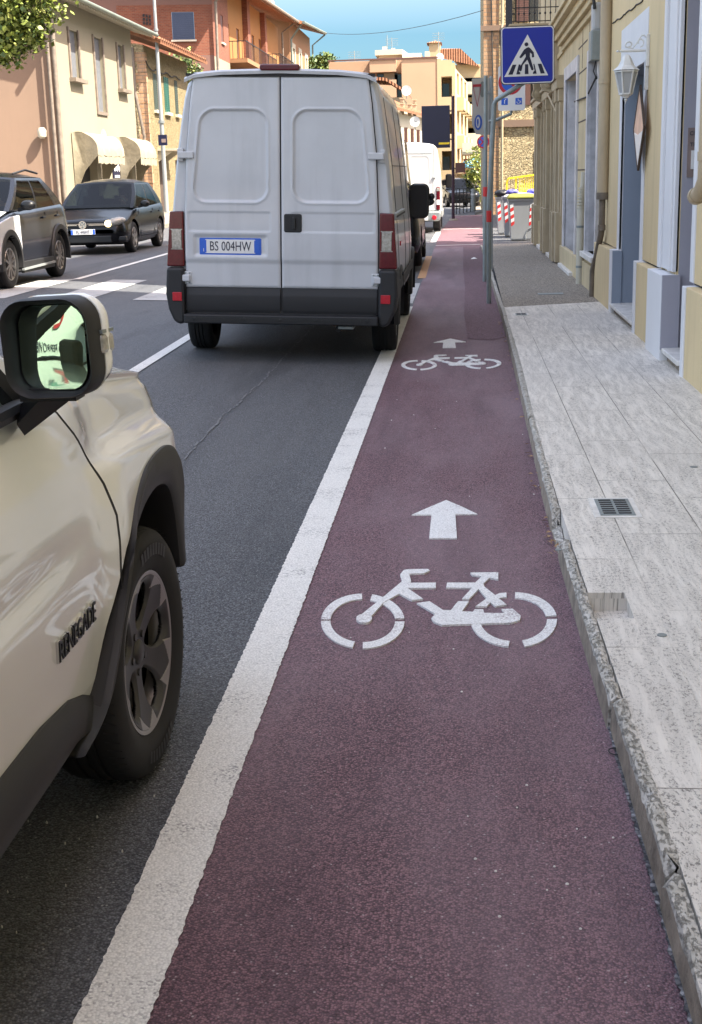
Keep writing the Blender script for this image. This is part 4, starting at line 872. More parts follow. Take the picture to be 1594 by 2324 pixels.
# ---------------- lamp pole and plate
px_,pz=SX+.75,0; lp=GP(379,481,.42); r=thing('lamp_post',(lp[0],lp[1],.40),'tall slim grey lamp post on the far left pavement','lamp post')
d=MB(); tx,tz=AY(349,0,lp[1]); tt=9.7; d.tube([(lp[0],lp[1],.4),(lp[0],lp[1],4.2),(lp[0],lp[1],7.0),(lp[0],lp[1],9.6),(lp[0],lp[1],11.5)],[.105,.09,.075,.065,.055],12); obj('pole',d,'galv2',r,40)
d=MB(); d.lathe([(.135,4.15),(.135,4.27)],'Z',(lp[0],lp[1],0),12,cap=True); d.lathe([(.10,7.9),(.10,8.0)],'Z',(lp[0],lp[1],0),12,cap=True); obj('collar',d,'galv',r)
d=MB(); d.tube([(lp[0],lp[1],11.4),(lp[0]+.8,lp[1],11.9),(lp[0]+2.2,lp[1],12.0)],.05,8); obj('arm',d,'galv2',r); d=MB(); d.cbox((lp[0]+2.5,lp[1],11.98),(.8,.3,.14)); obj('lamp_head',d,'galv2',r,bevel=.04)
sx_,sz_=AY(370,318,lp[1]-.3); d=MB(); d.box(sx_-.19,sx_+.19,lp[1]-.35,lp[1]-.28,sz_-.22,sz_+.22,0); d.box(sx_-.05,sx_+.14,lp[1]-.36,lp[1]-.35,sz_-.1,sz_+.05,1); solo('street_plate',d,['signb','brass'],'dark square plate fixed behind the tall lamp post','sign')

# ---------------- brick and orange house
BX=-14.13; BY=78.3
s=thing('brick_house',(BX,BY,.5),'tall house of red brick and orange plaster with balconies beyond the stone house','house')
rb=R(12); u=Vector((-cos(rb),-sin(rb),0)); nrm=Vector((sin(rb),-cos(rb),0))
w=MB(); Ln=5.4
w.wall(Vector((BX,BY,8.75))+u*Ln,-u,nrm,Ln,2.75,[(Ln-2.32,Ln-1.06,.85,2.35,.06)],.06); obj('brick_end_wall',w,'brick',s)
w=MB(); w.wall(Vector((BX,BY,.5))+u*Ln,-u,nrm,Ln,8.25); w.wall(Vector((BX,BY,11.5))+u*9,-u,nrm,9,.9); w.wall(Vector((BX,BY,.5))+u*9,-u,nrm,9-Ln,11); obj('end_wall',w,'pink',s)
pw=Vector((BX,BY,0))+u*1.69+Vector((0,0,10.35))-nrm*.03; d=MB(); d.box(-.62,.62,-.02,.02,-.74,.74); 
for j in range(14): d.box(-.62,.62,-.035,-.02,-.72+j*.105,-.72+j*.105+.05)
xform(d,Matrix.Translation(pw)@Matrix.Rotation(rb,4,'Z')); wv=obj('roller_window',d,'winblue',s)
d=MB(); d.box(-.72,.72,-.14,.0,-.84,-.75); xform(d,Matrix.Translation(pw)@Matrix.Rotation(rb,4,'Z')); o=obj('sill',d,'ochsill',wv); o.location=(0,0,0)
d=MB()
for a in range(3):
    for b_ in range(3): d.box(-.20+a*.17,-.09+a*.17,-.05,-.02,-.28+b_*.2-(a*.03),-.14+b_*.2-(a*.03))
hp=Vector((BX,BY,10.75))+u*3.75; xform(d,Matrix.Translation(hp)@Matrix.Rotation(rb,4,'Z')); obj('vent_holes',d,'dark',s)
w=MB(); w.wall((BX,BY,8.7),(0,1,0),(1,0,0),5.3,4.4,[(2.6,3.5,1.0,2.55,.08)],.08); w.quad((BX+.0,BY,.5),(BX,BY+5.3,.5),(BX,BY+5.3,8.7),(BX,BY,8.7),1); obj('brick_street_wall',w,['brick','cream'],s)
w=MB(); w.wall((BX-.25,BY+5.3,.5),(0,1,0),(1,0,0),24.7,12.9,[(.8,1.7,8.3,10.7,.12),(4.5,5.5,8.3,10.75,.12),(11,12,9.2,11.0,.12),(14.2,15.2,9.3,11.05,.12)],.12); obj('street_wall',w,'orange',s)
for a,b,c,d_ in [(BY+2.6,BY+3.5,9.7,11.25)]: 
    d=MB(); d.box(BX-.08,BX-.04,a,b,c,d_); wv=obj('window',d,'brownsh',s); d=MB(); d.box(BX-.02,BX+.1,a-.1,b+.1,c-.1,c); o=obj('sill',d,'ochsill',wv); o.location=(0,0,0)
for a,b,c,d_ in [(.8,1.7,8.8,11.2),(4.5,5.5,8.8,11.25),(11,12,9.7,11.5),(14.2,15.2,9.8,11.55)]:
    d=MB(); d.box(BX-.38,BX-.33,BY+5.3+a,BY+5.3+b,c,d_); obj('shutter',d,'brownsh',s)
d=MB()
for y,wd in ((BY+12.4,1.1),(BY+20.5,.9)): d.box(BX-.26,BX+.1,y,y+wd,.5,13.4)
obj('brick_pilaster',d,'brick',s)
for ya,yb,zb_ in ((BY+5.3,BY+19,9.0),(BY+21,BY+29,9.6)):
    d=MB(); d.box(BX-.25,BX+1.1,ya,yb,zb_-.25,zb_); bl=obj('balcony',d,'orange2',s); d=MB()
    n=int((yb-ya)/.35)
    for k in range(n+1): y=ya+k*(yb-ya)/n; d.bar((BX+1.05,y,zb_),(BX+1.05,y,zb_+1.0),.03)
    d.bar((BX+1.05,ya,zb_+1),(BX+1.05,yb,zb_+1),.05); d.bar((BX-.2,ya,zb_+1),(BX+1.05,ya,zb_+1),.05)
    for k in range(4): d.bar((BX-.1+.3*k,ya,zb_),(BX-.1+.3*k,ya,zb_+1),.03)
    o=obj('railing',d,'iron',bl); o.location=(0,0,0)
d=MB(); d.add([(BX+1.3,BY-1.2,12.55),(BX+1.3,BY+30,13.6),(BX-6,BY+30,15.2),(BX-9,BY-3,14.6),(BX+1.3,BY-1.2,12.8),(BX+1.3,BY+30,13.85),(BX-6,BY+30,15.5),(BX-9,BY-3,14.9)],[(0,1,2,3),(4,7,6,5),(0,4,5,1),(1,5,6,2),(0,3,7,4)]); rf=obj('roof',d,'roof',s)
d=MB(); d.tube([(BX+1.38,BY-1.3,12.72),(BX+1.38,BY+30.2,13.78)],.11,8); d.tube([(BX+1.3,BY+29.5,13.7),(BX+.1,BY+30,13.0),(BX+.05,BY+30,.5)],.08,8); d.tube([(BX+1.2,BY-.9,12.6),(BX+.25,BY-.15,11.6),(BX+.1,BY-.1,.5)],.08,8); o=obj('gutter',d,'pipe_br',rf,40); o.location=(0,0,0)
d=MB(); d.box(BX-3.2,BX-2.6,BY+17,BY+17.6,13.6,15.4); d.box(BX-3.3,BX-2.5,BY+16.9,BY+17.7,15.4,15.55); d.box(BX-3,BX-2.4,BY+26,BY+26.5,13.6,15.6); o=obj('chimney',d,'white_pl',rf); o.location=(0,0,0)
# second part
NY=113.6; s=thing('peach_house',(BX,NY,1),'pale orange house with white framed windows beyond the brick house','house')
u2=Vector((-cos(R(8)),-sin(R(8)),0)); n2=Vector((sin(R(8)),-cos(R(8)),0))
w=MB(); w.wall(Vector((BX,NY,1))+u2*7,-u2,n2,7,14); w.wall((BX,NY,1),(0,1,0),(1,0,0),15.5,13.6,[(1.6,3.2,9.0,11.6,.1),(6.2,7.8,9.2,11.8,.1),(11.0,12.6,9.3,11.9,.1)],.1); obj('wall',w,'orange2',s)
for a in (1.6,6.2,11.0):
    d=MB(); d.box(BX-.12,BX-.06,NY+a+.1,NY+a+1.5,10.0+a*.03,12.5); d.box(BX-.02,BX+.08,NY+a-.3,NY+a+.1,9.9,12.9); d.box(BX-.02,BX+.08,NY+a+1.5,NY+a+1.9,9.9,12.9); d.box(BX-.02,BX+.08,NY+a+.1,NY+a+1.5,12.5,12.9); obj('window',d,['white_pl'],s)
d=MB(); d.add([(BX+1.3,NY-1.2,14.0),(BX+1.3,NY+17,15.0),(BX-6,NY+17,17),(BX-6,NY-2,16.2),(BX+1.3,NY-1.2,14.25),(BX+1.3,NY+17,15.25),(BX-6,NY+17,17.3),(BX-6,NY-2,16.5)],[(0,1,2,3),(4,7,6,5),(0,4,5,1),(1,5,6,2),(0,3,7,4)]); rf=obj('roof',d,'roof',s)
d=MB(); d.box(BX-3,BX-1.8,NY+3,NY+5,15,16.6); o=obj('chimney',d,'white_pl',rf); o.location=(0,0,0)
d=MB(); d.tube([(BX+1.38,NY-1.3,14.15),(BX+1.38,NY+17.2,15.15)],.12,8); d.tube([(BX+1.3,NY+17,15.0),(BX+.2,NY+16,14),(BX+.1,NY+15.6,1)],.08,8); d.tube([(BX+1.2,NY-.9,14.1),(BX+.2,NY-.3,13),(BX+.1,NY-.2,1)],.08,8); o=obj('gutter',d,'gutter',rf,40); o.location=(0,0,0)
def antenna(x,y,z,h,kind,label):
    d=MB(); d.tube([(x,y,z),(x,y,z+h)],.03,6)
    if kind: 
        for k in range(4): d.bar((x-.5,y,z+h-.1-.16*k),(x+.5,y,z+h-.1-.16*k),.025)
        d.bar((x,y-.4,z+h-.3),(x,y+.4,z+h-.3),.03)
    solo('tv_antenna',d,'galv',label,'antenna','television antennas on the roofs')
antenna(BX-2,BY+8,13.4,2.1,1,'rake shaped antenna on the brick house roof')
antenna(BX-2.2,NY+2.5,15.0,3.2,1,'tall antenna over the pale orange house')

# ================================================================ FAR CENTRE
# terracotta cottages with chimneys
CXr=-4.9; s=thing('low_tiled_house',(CXr,74,.5),'low cream house with tiled roof and dark shutters behind the second van','house')
def CW(px,py,Y): return AY(px,py,Y)
w=MB(); w.wall((-4.2,74,.4),Vector((1.9,14,0)),Vector((14,-1.9,0)),14.1,4.9,[(2.0,2.5,2.5,4.1,.1),(4.2,4.7,2.5,4.1,.1),(6.4,6.9,2.5,4.1,.1),(8.6,9.1,2.5,4.1,.1),(10.8,11.3,2.5,4.1,.1)],.1); w.quad((-4.2,74,.4),(-11,75,.4),(-11,75,5.3),(-4.2,74,5.3)); obj('wall',w,'white_pl',s)
d=MB(); uu=Vector((1.9,14,0)).normalized()
for a in (2.0,4.2,6.4,8.6,10.8):
    p0=Vector((-4.2,74,2.9))+uu*a-Vector((.08,0,0)); d.bar(p0+uu*.25,p0+uu*.25+Vector((0,0,1.6)),.5,.05)
obj('shutter',d,'brownsh',s)
d=MB(); d.add([(-3.7,73.4,5.25),(-1.7,88.2,5.25),(-5.2,88.6,6.75),(-7.0,74.0,6.75),(-3.7,73.4,5.4),(-1.7,88.2,5.4),(-5.2,88.6,6.9),(-7.0,74.0,6.9)],[(0,1,2,3),(4,7,6,5),(0,4,5,1),(1,5,6,2),(0,3,7,4)]); rf=obj('roof',d,'roof',s)
for (pxx,pyy,Yc) in ((913,232,80),(930,245,82),(941,235,86)):
    x,z=AY(pxx,pyy,Yc); d=MB(); d.box(x-.11,x+.11,Yc-.16,Yc+.16,5.2,z-.1); d.box(x-.15,x+.15,Yc-.2,Yc+.2,z-.1,z-.04); d.box(x-.10,x+.10,Yc-.15,Yc+.15,z,z+.18); d.box(x-.15,x+.15,Yc-.2,Yc+.2,z+.18,z+.24); o=obj('chimney',d,'stonetrim',rf); o.location=(0,0,0)
# upper tiled eave left of it
s=thing('upper_tiled_house',(-6.2,92,.5),'plain house with a single tiled eave just above the big van','house')
x0,z0=AY(880,190,92); x1,z1=AY(915,215,92); w=MB(); w.box(-14,x1,92,99,0,z1-.15); obj('wall',w,'stonetrim',s); d=MB(); d.add([(-14,91.3,z0+.9),(x0-.1,91.3,z0+.15),(x1+.35,91.3,z1),(x1+.35,99,z1),(x0-.1,99,z0+.15),(-14,99,z0+.9),(-14,91.3,z0+1.1),(x0-.1,91.3,z0+.35),(x1+.35,91.3,z1+.18),(x1+.35,99,z1+.18),(x0-.1,99,z0+.35),(-14,99,z0+1.1)],[(0,1,7,6),(1,2,8,7),(6,7,10,11),(7,8,9,10),(2,3,9,8)]); obj('roof',d,'roofx',s)
# apartment block: balconied side, blind wall, right flank with balconies down the street
AYY=105; s=thing('apartment_block',(-4,AYY,0),'apricot apartment block with a blind wall and stacked corner balconies','building')
def PZ(x,y,Y=AYY): return AY(701.6+.2934*x,.2934*y,Y)
xa,zt=PZ(147,470); xb,_=PZ(672,460); xc,_=PZ(715,460); xd,_=PZ(990,455); xe,_=PZ(1105,480)
zt=10.42
w=MB()
# left wing: parapet bands and recessed loggias
w.box(xa,xc-.0,AYY+1.2,AYY+12,0,9.55); w.box(xa,PZ(455,0)[0],AYY+.5,AYY+12,9.55,zt); w.box(PZ(458,0)[0],xb,AYY,AYY+12,9.53,zt); w.box(PZ(458,0)[0],xb,AYY,AYY+1.3,7.2,8.95-.0); w.box(xb,xc,AYY+.9,AYY+12,9.5,zt)
w.box(xc,xd,AYY,AYY+14,0,zt)
obj('wall',w,'apt',s)
d=MB(); d.box(xc-.75,xc-.03,AYY+1.14,AYY+1.19,7.1,9.4); x_,z_=PZ(520,550); d.box(x_,x_+.5,AYY+1.14,AYY+1.19,8.6,9.5); x2_,_=PZ(630,555); d.box(x2_,x2_+.5,AYY+1.14,AYY+1.19,8.7,9.5); wv=obj('window',d,'pane',s)
d=MB(); x_,_=PZ(575,555); d.box(x_,x_+.8,AYY+1.10,AYY+1.13,8.75,9.5); obj('window_curtain',d,'white_pl',s)
d=MB(); d.box(xa,xd+.1,AYY-.08,AYY+.12,zt,zt+.10); d.box(xa,xa+.1,AYY,AYY+12,zt,zt+.1); obj('parapet_cap',d,'brownsh',s)
# right part : loggias in three storeys facing the camera
w=MB(); yr=AYY+.0
w.box(xd,xd+.32,yr-.05,yr+8,0,zt-.05)
levels=[(9.05,10.25),(6.3,7.55),(3.55,4.8),(.9,2.1)]
for z0,z1 in levels: w.box(xd+.32,xe+.0,yr-.05,yr+.15,z0,z1); w.box(xd+.32,xe,yr+.15,yr+2,z0-.05,z0+.08)
w.box(xd+.32,xe,yr+2,yr+10,0,zt-.2); w.box(xe,xe+.25,yr,yr+10,0,zt-.4)
bl=obj('loggia',w,'apt2',s)
d=MB()
for z0,z1 in levels: d.box(xd+.38,xd+.9,yr+1.94,yr+1.99,z0-1.45,z0-.4)
o=obj('loggia_window',d,'pane',bl); o.location=(0,0,0)
# street flank receding to the right
fl=Vector((2.6,42,0)).normalized(); fn=Vector((fl.y,-fl.x,0)); O=Vector((xe+.25,yr+1,0))
w=MB(); hs=[(a,a+2.6,1+k*2.9+1.15,1+k*2.9+2.75,1.2) for k in range(3) for a in (2,7,12,17,22,27,32)]
w.wall(O,fl,fn,38,9.7,hs,1.2); obj('flank_wall',w,'apt2',s)
for k in range(3):
    for a in (2,7,12,17,22,27,32):
        d=MB(); p=O+fl*(a-.2)+fn*.5+Vector((0,0,1+k*2.9+.35)); q=O+fl*(a+2.9)+fn*.5+Vector((0,0,1+k*2.9+.35)); d.bar(p,q,.1,1.0); d.bar(p-fn*.5,p,.1,1.0); d.bar(q-fn*.5,q,.1,1.0); d.bar(p-fn*.25-Vector((0,0,.45)),q-fn*.25-Vector((0,0,.45)),.6,.1); obj('balcony',d,'apt2',s)
    d=MB(); 
    for a in (2,7,12,17,22,27,32): d.bar(O+fl*a-fn*1.1+Vector((0,0,1+k*2.9+2.0)),O+fl*(a+2.6)-fn*1.1+Vector((0,0,1+k*2.9+2.0)),.05,1.6)
    obj('flank_window',d,'brownsh',s)
# penthouse
x0,z0=PZ(505,365); x1,_=PZ(710,360); x2,_=PZ(862,385); w=MB(); w.box(x0+.15,x1,AYY+3,AYY+8,zt-.2,z0-.35); w.box(x0-.1,x1,AYY+2.4,AYY+8,z0-.38,z0); w.add([(x1,AYY+2.4,z0),(x1+.45,AYY+2.6,z0-.3),(x2,AYY+2.8,z0-.3),(x2,AYY+2.8,zt),(x1,AYY+2.4,zt),(x1,AYY+8,z0),(x1+.45,AYY+8,z0-.3),(x2,AYY+8,z0-.3)],[(0,1,2,3,4),(0,5,6,1),(1,6,7,2)]); obj('penthouse',w,'white_pl',s)
d=MB(); x_,z_=PZ(543,322); d.box(x_,x_+.35,AYY+4,AYY+4.4,z0-.1,z_); x_,_=PZ(615,350); d.box(x_,x_+.3,AYY+4,AYY+4.3,z0,z0+.25); x_,z_=PZ(885,360); d.box(x_,x_+.4,AYY+4,AYY+4.5,zt-.1,z_); obj('chimney',d,'white_pl',s)
antenna(PZ(572,0)[0],AYY+5,11.3,1.4,0,'thin mast on the white penthouse'); antenna(PZ(610,0)[0],AYY+5,11.3,1.2,1,'rake shaped antenna on the white penthouse'); antenna(PZ(302,0)[0],AYY+5,10.4,1.2,1,'small antenna on the left wing parapet')
antenna(PZ(985,0)[0],AYY+9,11.0,2.2,1,'tall antenna beside the red roof turret')
def dish(x,y,z,r,label):
    d=MB(); d.lathe([(0,.10),(r*.5,.06),(r,.0),(r,-.02),(0,.06)],'Y',(x,y,z),16); t=thing('satellite_dish',(x,y,z),label,'satellite dish','satellite dishes'); obj('dish',d,'white',t,40); d=MB(); d.bar((x,y,z),(x+.1,y-.35,z+.0),.03); d.bar((x,y+.1,z),(x,y+.1,z-r*1.6),.05); obj('arm',d,'galv',t)
x_,z_=PZ(755,700,91); dish(x_,91,z_,.33,'large white dish against the blind apricot wall')
x_,z_=PZ(820,940,72); dish(x_,72,z_,.27,'white dish in front of the low tiled house'); x_,z_=PZ(1005,385); dish(x_,AYY+6,z_,.3,'white dish on the roof beside the red tiled turret')
# red roofed block behind
s=thing('red_roof_block',(2,125,0),'tall old block with red roof, balconies and a turret behind the apartment block','building')
def Q(x,y,Y=125): return AY(701.6+.2934*x,.2934*y,Y)
ax0,az0=Q(930,450); ax1,az1=Q(1310,520); ar,azr=Q(1020,385)
w=MB(); w.box(ax0-1,Q(1340,0)[0],125.5,150,0,az1+.3); w.box(Q(925,0)[0],Q(1015,0)[0],124.5,127,az0-.5,Q(0,370)[1]); obj('wall',w,'apt2',s)
d=MB(); x4=Q(1320,0)[0]; d.add([(ax0,124.6,az0+.2),(ar+.1,124.6,azr),(Q(1170,0)[0],124.6,Q(0,420)[1]),(x4,124.6,az1),(ax0,150,az0),(x4,150,az1),(ar,135,azr+1)],[(0,1,2,3),(3,2,6,5),(1,2,6),(0,1,6,4)]); d.rings([[(Q(925,0)[0]-.2,124.3,Q(0,370)[1]),(Q(1025,0)[0],124.3,Q(0,370)[1]),(Q(1025,0)[0],127.5,Q(0,370)[1]),(Q(925,0)[0]-.2,127.5,Q(0,370)[1])],[(Q(975,0)[0],125.5,Q(0,345)[1])]*4],0); obj('roof',d,'roofx',s)
d=MB()
for k,zz in enumerate((7.9,5.6,3.4,1.8)):
    xx=Q(1345+18*k,0)[0]; d.box(Q(1110,0)[0],xx,123.6-.5*k,125.5,zz+.9,zz+1.15); d.box(Q(1110,0)[0],xx,123.6-.5*k,123.7-.5*k,zz+1.15,zz+1.95)
obj('balcony',d,'white_pl',s)
d=MB()
for zz in (9.4,7.3,5.0,2.8): 
    for q in range(3): xq=Q(1130+q*70,0)[0]; d.box(xq,xq+1.6,125.4,125.49,zz-.8,zz+.9)
obj('window',d,'pane',s)
# stone corner house facing the camera
KY=56.0; kx0=.95
s=thing('stone_corner_house',(kx0,KY,0),'sunlit stone corner house with brick quoins facing the camera behind the bins','house')
holes=[(2.07,3.4,.75,2.55,.2),(.95+.8,.95+1.55,4.9,6.55,.2),(1.6,2.6,7.6,10,.2)]
w=MB(); w.wall((kx0+.62,KY,0),(1,0,0),(0,-1,0),6,12.5,[(1.85,2.9,.85,2.55,.2),(.95,1.65,4.35,5.9,.2),(.62,2.3,7.55,10,.2)],.2); w.box(kx0+.05,kx0+.62,KY+.1,KY+12,0,12.5); obj('stone_wall',w,'rubble',s)
d=MB(); d.box(kx0,kx0+.62,KY-.06,KY+.1,0,7.25); d.box(kx0,kx0+.62,KY-.06,KY+.1,7.45,12.5); obj('brick_quoins',d,'brick2',s)
d=MB(); d.box(kx0-.12,kx0+1.9,KY-.14,KY+.1,7.25,7.45); d.box(kx0+.6,kx0+6.5,KY-.10,KY+.02,3.5,3.78); obj('string_course',d,'peach',s)
d=MB(); d.box(kx0+.62+1.6,kx0+.62+3.1,KY-.03,KY-.0,2.55,3.0); d.box(kx0+2.1,kx0+2.47,KY-.03,KY,.85,2.55); d.box(kx0+.62+.6,kx0+.62+.95,KY-.04,KY,4.2,6.05); d.box(kx0+.62+1.65,kx0+.62+2.4,KY-.04,KY,4.2,6.05); obj('window_surround',d,'brick2',s)
d=MB(); d.box(kx0+2.47,kx0+3.6,KY+.15,KY+.2,.85,2.55); d.box(kx0+1.5,kx0+2.3,KY+.15,KY+.2,4.35,5.9); d.box(kx0+1.2,kx0+3,KY+.15,KY+.2,7.5,10); obj('window',d,'pane',s)
d=MB(); d.box(kx0+1.5,kx0+1.9,KY-.03,KY+.1,4.35,5.9,0); d.box(kx0+2.0,kx0+2.30,KY-.03,KY+.1,4.35,5.9,0)
for j in range(30): d.box(kx0+1.32,kx0+1.8,KY-.05,KY-.01,7.55+j*.08,7.615+j*.08)
obj('shutter',d,'brownsh',s)
d=MB(); d.bar((kx0+2.4,KY-.12,1.55),(kx0+3.6,KY-.12,1.55),.04); d.bar((kx0+2.4,KY-.12,1.25),(kx0+3.6,KY-.12,1.25),.04)
for q in range(6): d.bar((kx0+2.5+q*.2,KY-.12,.9),(kx0+2.5+q*.2,KY-.12,1.6),.03)
obj('window_rail',d,'white',s)
d=MB(); d.tube([(kx0+.75,KY-.1,12),(kx0+.75,KY-.1,7.5),(kx0+.72,KY-.15,7.2),(kx0+.75,KY-.1,6.9),(kx0+.75,KY-.1,0)],.055,8); obj('downpipe',d,'pipe',s)
d=MB(); d.tube([(kx0+.25,KY-.1,12),(kx0+.4,KY-.1,3.5),(kx0+.35,KY-.1,0)],.03,6); obj('cable',d,'cable',s)
e=MB(); e.box(kx0-.4,kx0+7,KY-.5,KY+12,12.5,12.7); obj('roof',e,'roof',s)
# thin wire across the sky
a0=AY(925,128,75); a1=AY(1100,70,56); mb=MB(); P0=Vector((a0[0],75,a0[1])); P1=Vector((a1[0],56,a1[1])); e0_=AY(735,98,98); P00=Vector((e0_[0],98,e0_[1]))
pts=[(BX+1,107,13.4)]; 
A=Vector((BX+1.2,107,13.3)); B=Vector((kx0,KY,8.05)); mb.tube([A.lerp(B,k/16)-Vector((0,0,1.5*4*(k/16)*(1-k/16)*.5)) for k in range(17)],.013,5); solo('overhead_wire',mb,'cable','thin wire sagging across the sky between the houses','wire')
# distant right bend: pale shop fronts, umbrella
s=thing('far_shop_row',(2.6,92,0),'pale shop fronts with a red brown awning at the far bend of the street','building')
w=MB(); w.box(.6,9,98,108,0,3.4); w.box(.1,.9,80,96,3.0,3.5); obj('wall',w,'white_pl',s); d=MB(); d.box(.2,3.0,92,97.9,2.55,2.75); d.box(.2,3,92,92.1,1.7,2.6); obj('awning',d,'brick',s)
x,z=AY(1076,392,84); r=thing('blue_umbrella',(x,84,0),'pale blue parasol far down the street','parasol'); d=MB(); d.lathe([(0,2.75),(.6,2.5),(1.0,2.2),(1.0,2.1),(0,2.35)],'Z',(x,84,0),8); obj('canopy',d,pbr('blue_canvas',(.16,.42,.62),.8),r); d=MB(); d.tube([(x,84,0),(x,84,2.4)],.03,6); obj('pole',d,'galv',r)
mb=MB(); mb.box(-60,-16,150,170,0,9); mb.box(-3.5,14,170,190,0,7)
o=solo('distant_building',mb,'apt2','distant pale buildings closing the street','building')
# ================================================================ VEHICLES
def tyremb(x,y,z,Rr,w,rr,n=40,grooves=True):
    h=w/2; pr=[(rr-.005,-h+.03),(rr+.012,-h+.012),((rr+Rr)/2,-h),(Rr-.022,-h+.008),(Rr-.008,-h+.02),(Rr-.001,-h+.042)]
    if grooves:
        for g_ in (-.3,0,.3): pr+=[(Rr,g_*h-.006),(Rr-.009,g_*h-.005),(Rr-.009,g_*h+.005),(Rr,g_*h+.006)]
    pr+=[(Rr-.001,h-.042),(Rr-.008,h-.02),(Rr-.022,h-.008),((rr+Rr)/2,h),(rr+.012,h-.012),(rr-.005,h-.03)]
    mb=MB(); mb.lathe(pr,'X',(x,y,z),n,0); return mb
def wheel(parent,x,y,Rr,w,rr,side,rimmat='alloy',spokes=5,tyre='rubber',name='wheel'):
    z=Rr; t=obj(name,tyremb(x,y,z,Rr,w,rr,36),tyre,parent,50)
    d=MB(); h=side*w/2
    d.lathe([(rr+.004,h*.82),(rr,h*.88),(rr-.02,h*.80),(rr-.03,h*.2)],'X',(x,y,z),30)
    for k in range(spokes):
        a=2*PI*k/spokes+.3; c_=Vector((x+h*.62,y,z)); e=c_+Vector((h*.14,cos(a)*(rr-.012),sin(a)*(rr-.012))); d.bar(c_,e,.030*5/spokes+.018,.035,up=(1,0,0))
    d.lathe([(.0,h*.70),(.055,h*.68),(.065,h*.5)],'X',(x,y,z),14); obj('rim',d,rimmat,t,40)
    d=MB(); d.lathe([(0,h*.12),(rr-.025,h*.12)],'X',(x,y,z),24); obj('brake_disc',d,'dark',t)
    return t
def ringhalf(pts): return [( x,z) for x,z in pts]+[(-x,z) for x,z in reversed(pts) if abs(x)>1e-6]
def lofty(sts,mi=0):
    mb=MB(); rings=[[(x,y,z) for x,z in ringhalf(p)] for y,p in sts]; mb.rings(rings,mi,True); return mb
def catmull(P,n):
    out=[]
    for i in range(len(P)-1):
        p0=P[max(i-1,0)]; p1=P[i]; p2=P[i+1]; p3=P[min(i+2,len(P)-1)]
        for k in range(n):
            t=k/n; out.append(tuple(.5*((2*b)+(-a+c)*t+(2*a-5*b+4*c-d)*t*t+(-a+3*b-3*c+d)*t**3) for a,b,c,d in zip(p0,p1,p2,p3)))
    out.append(tuple(P[-1])); return out
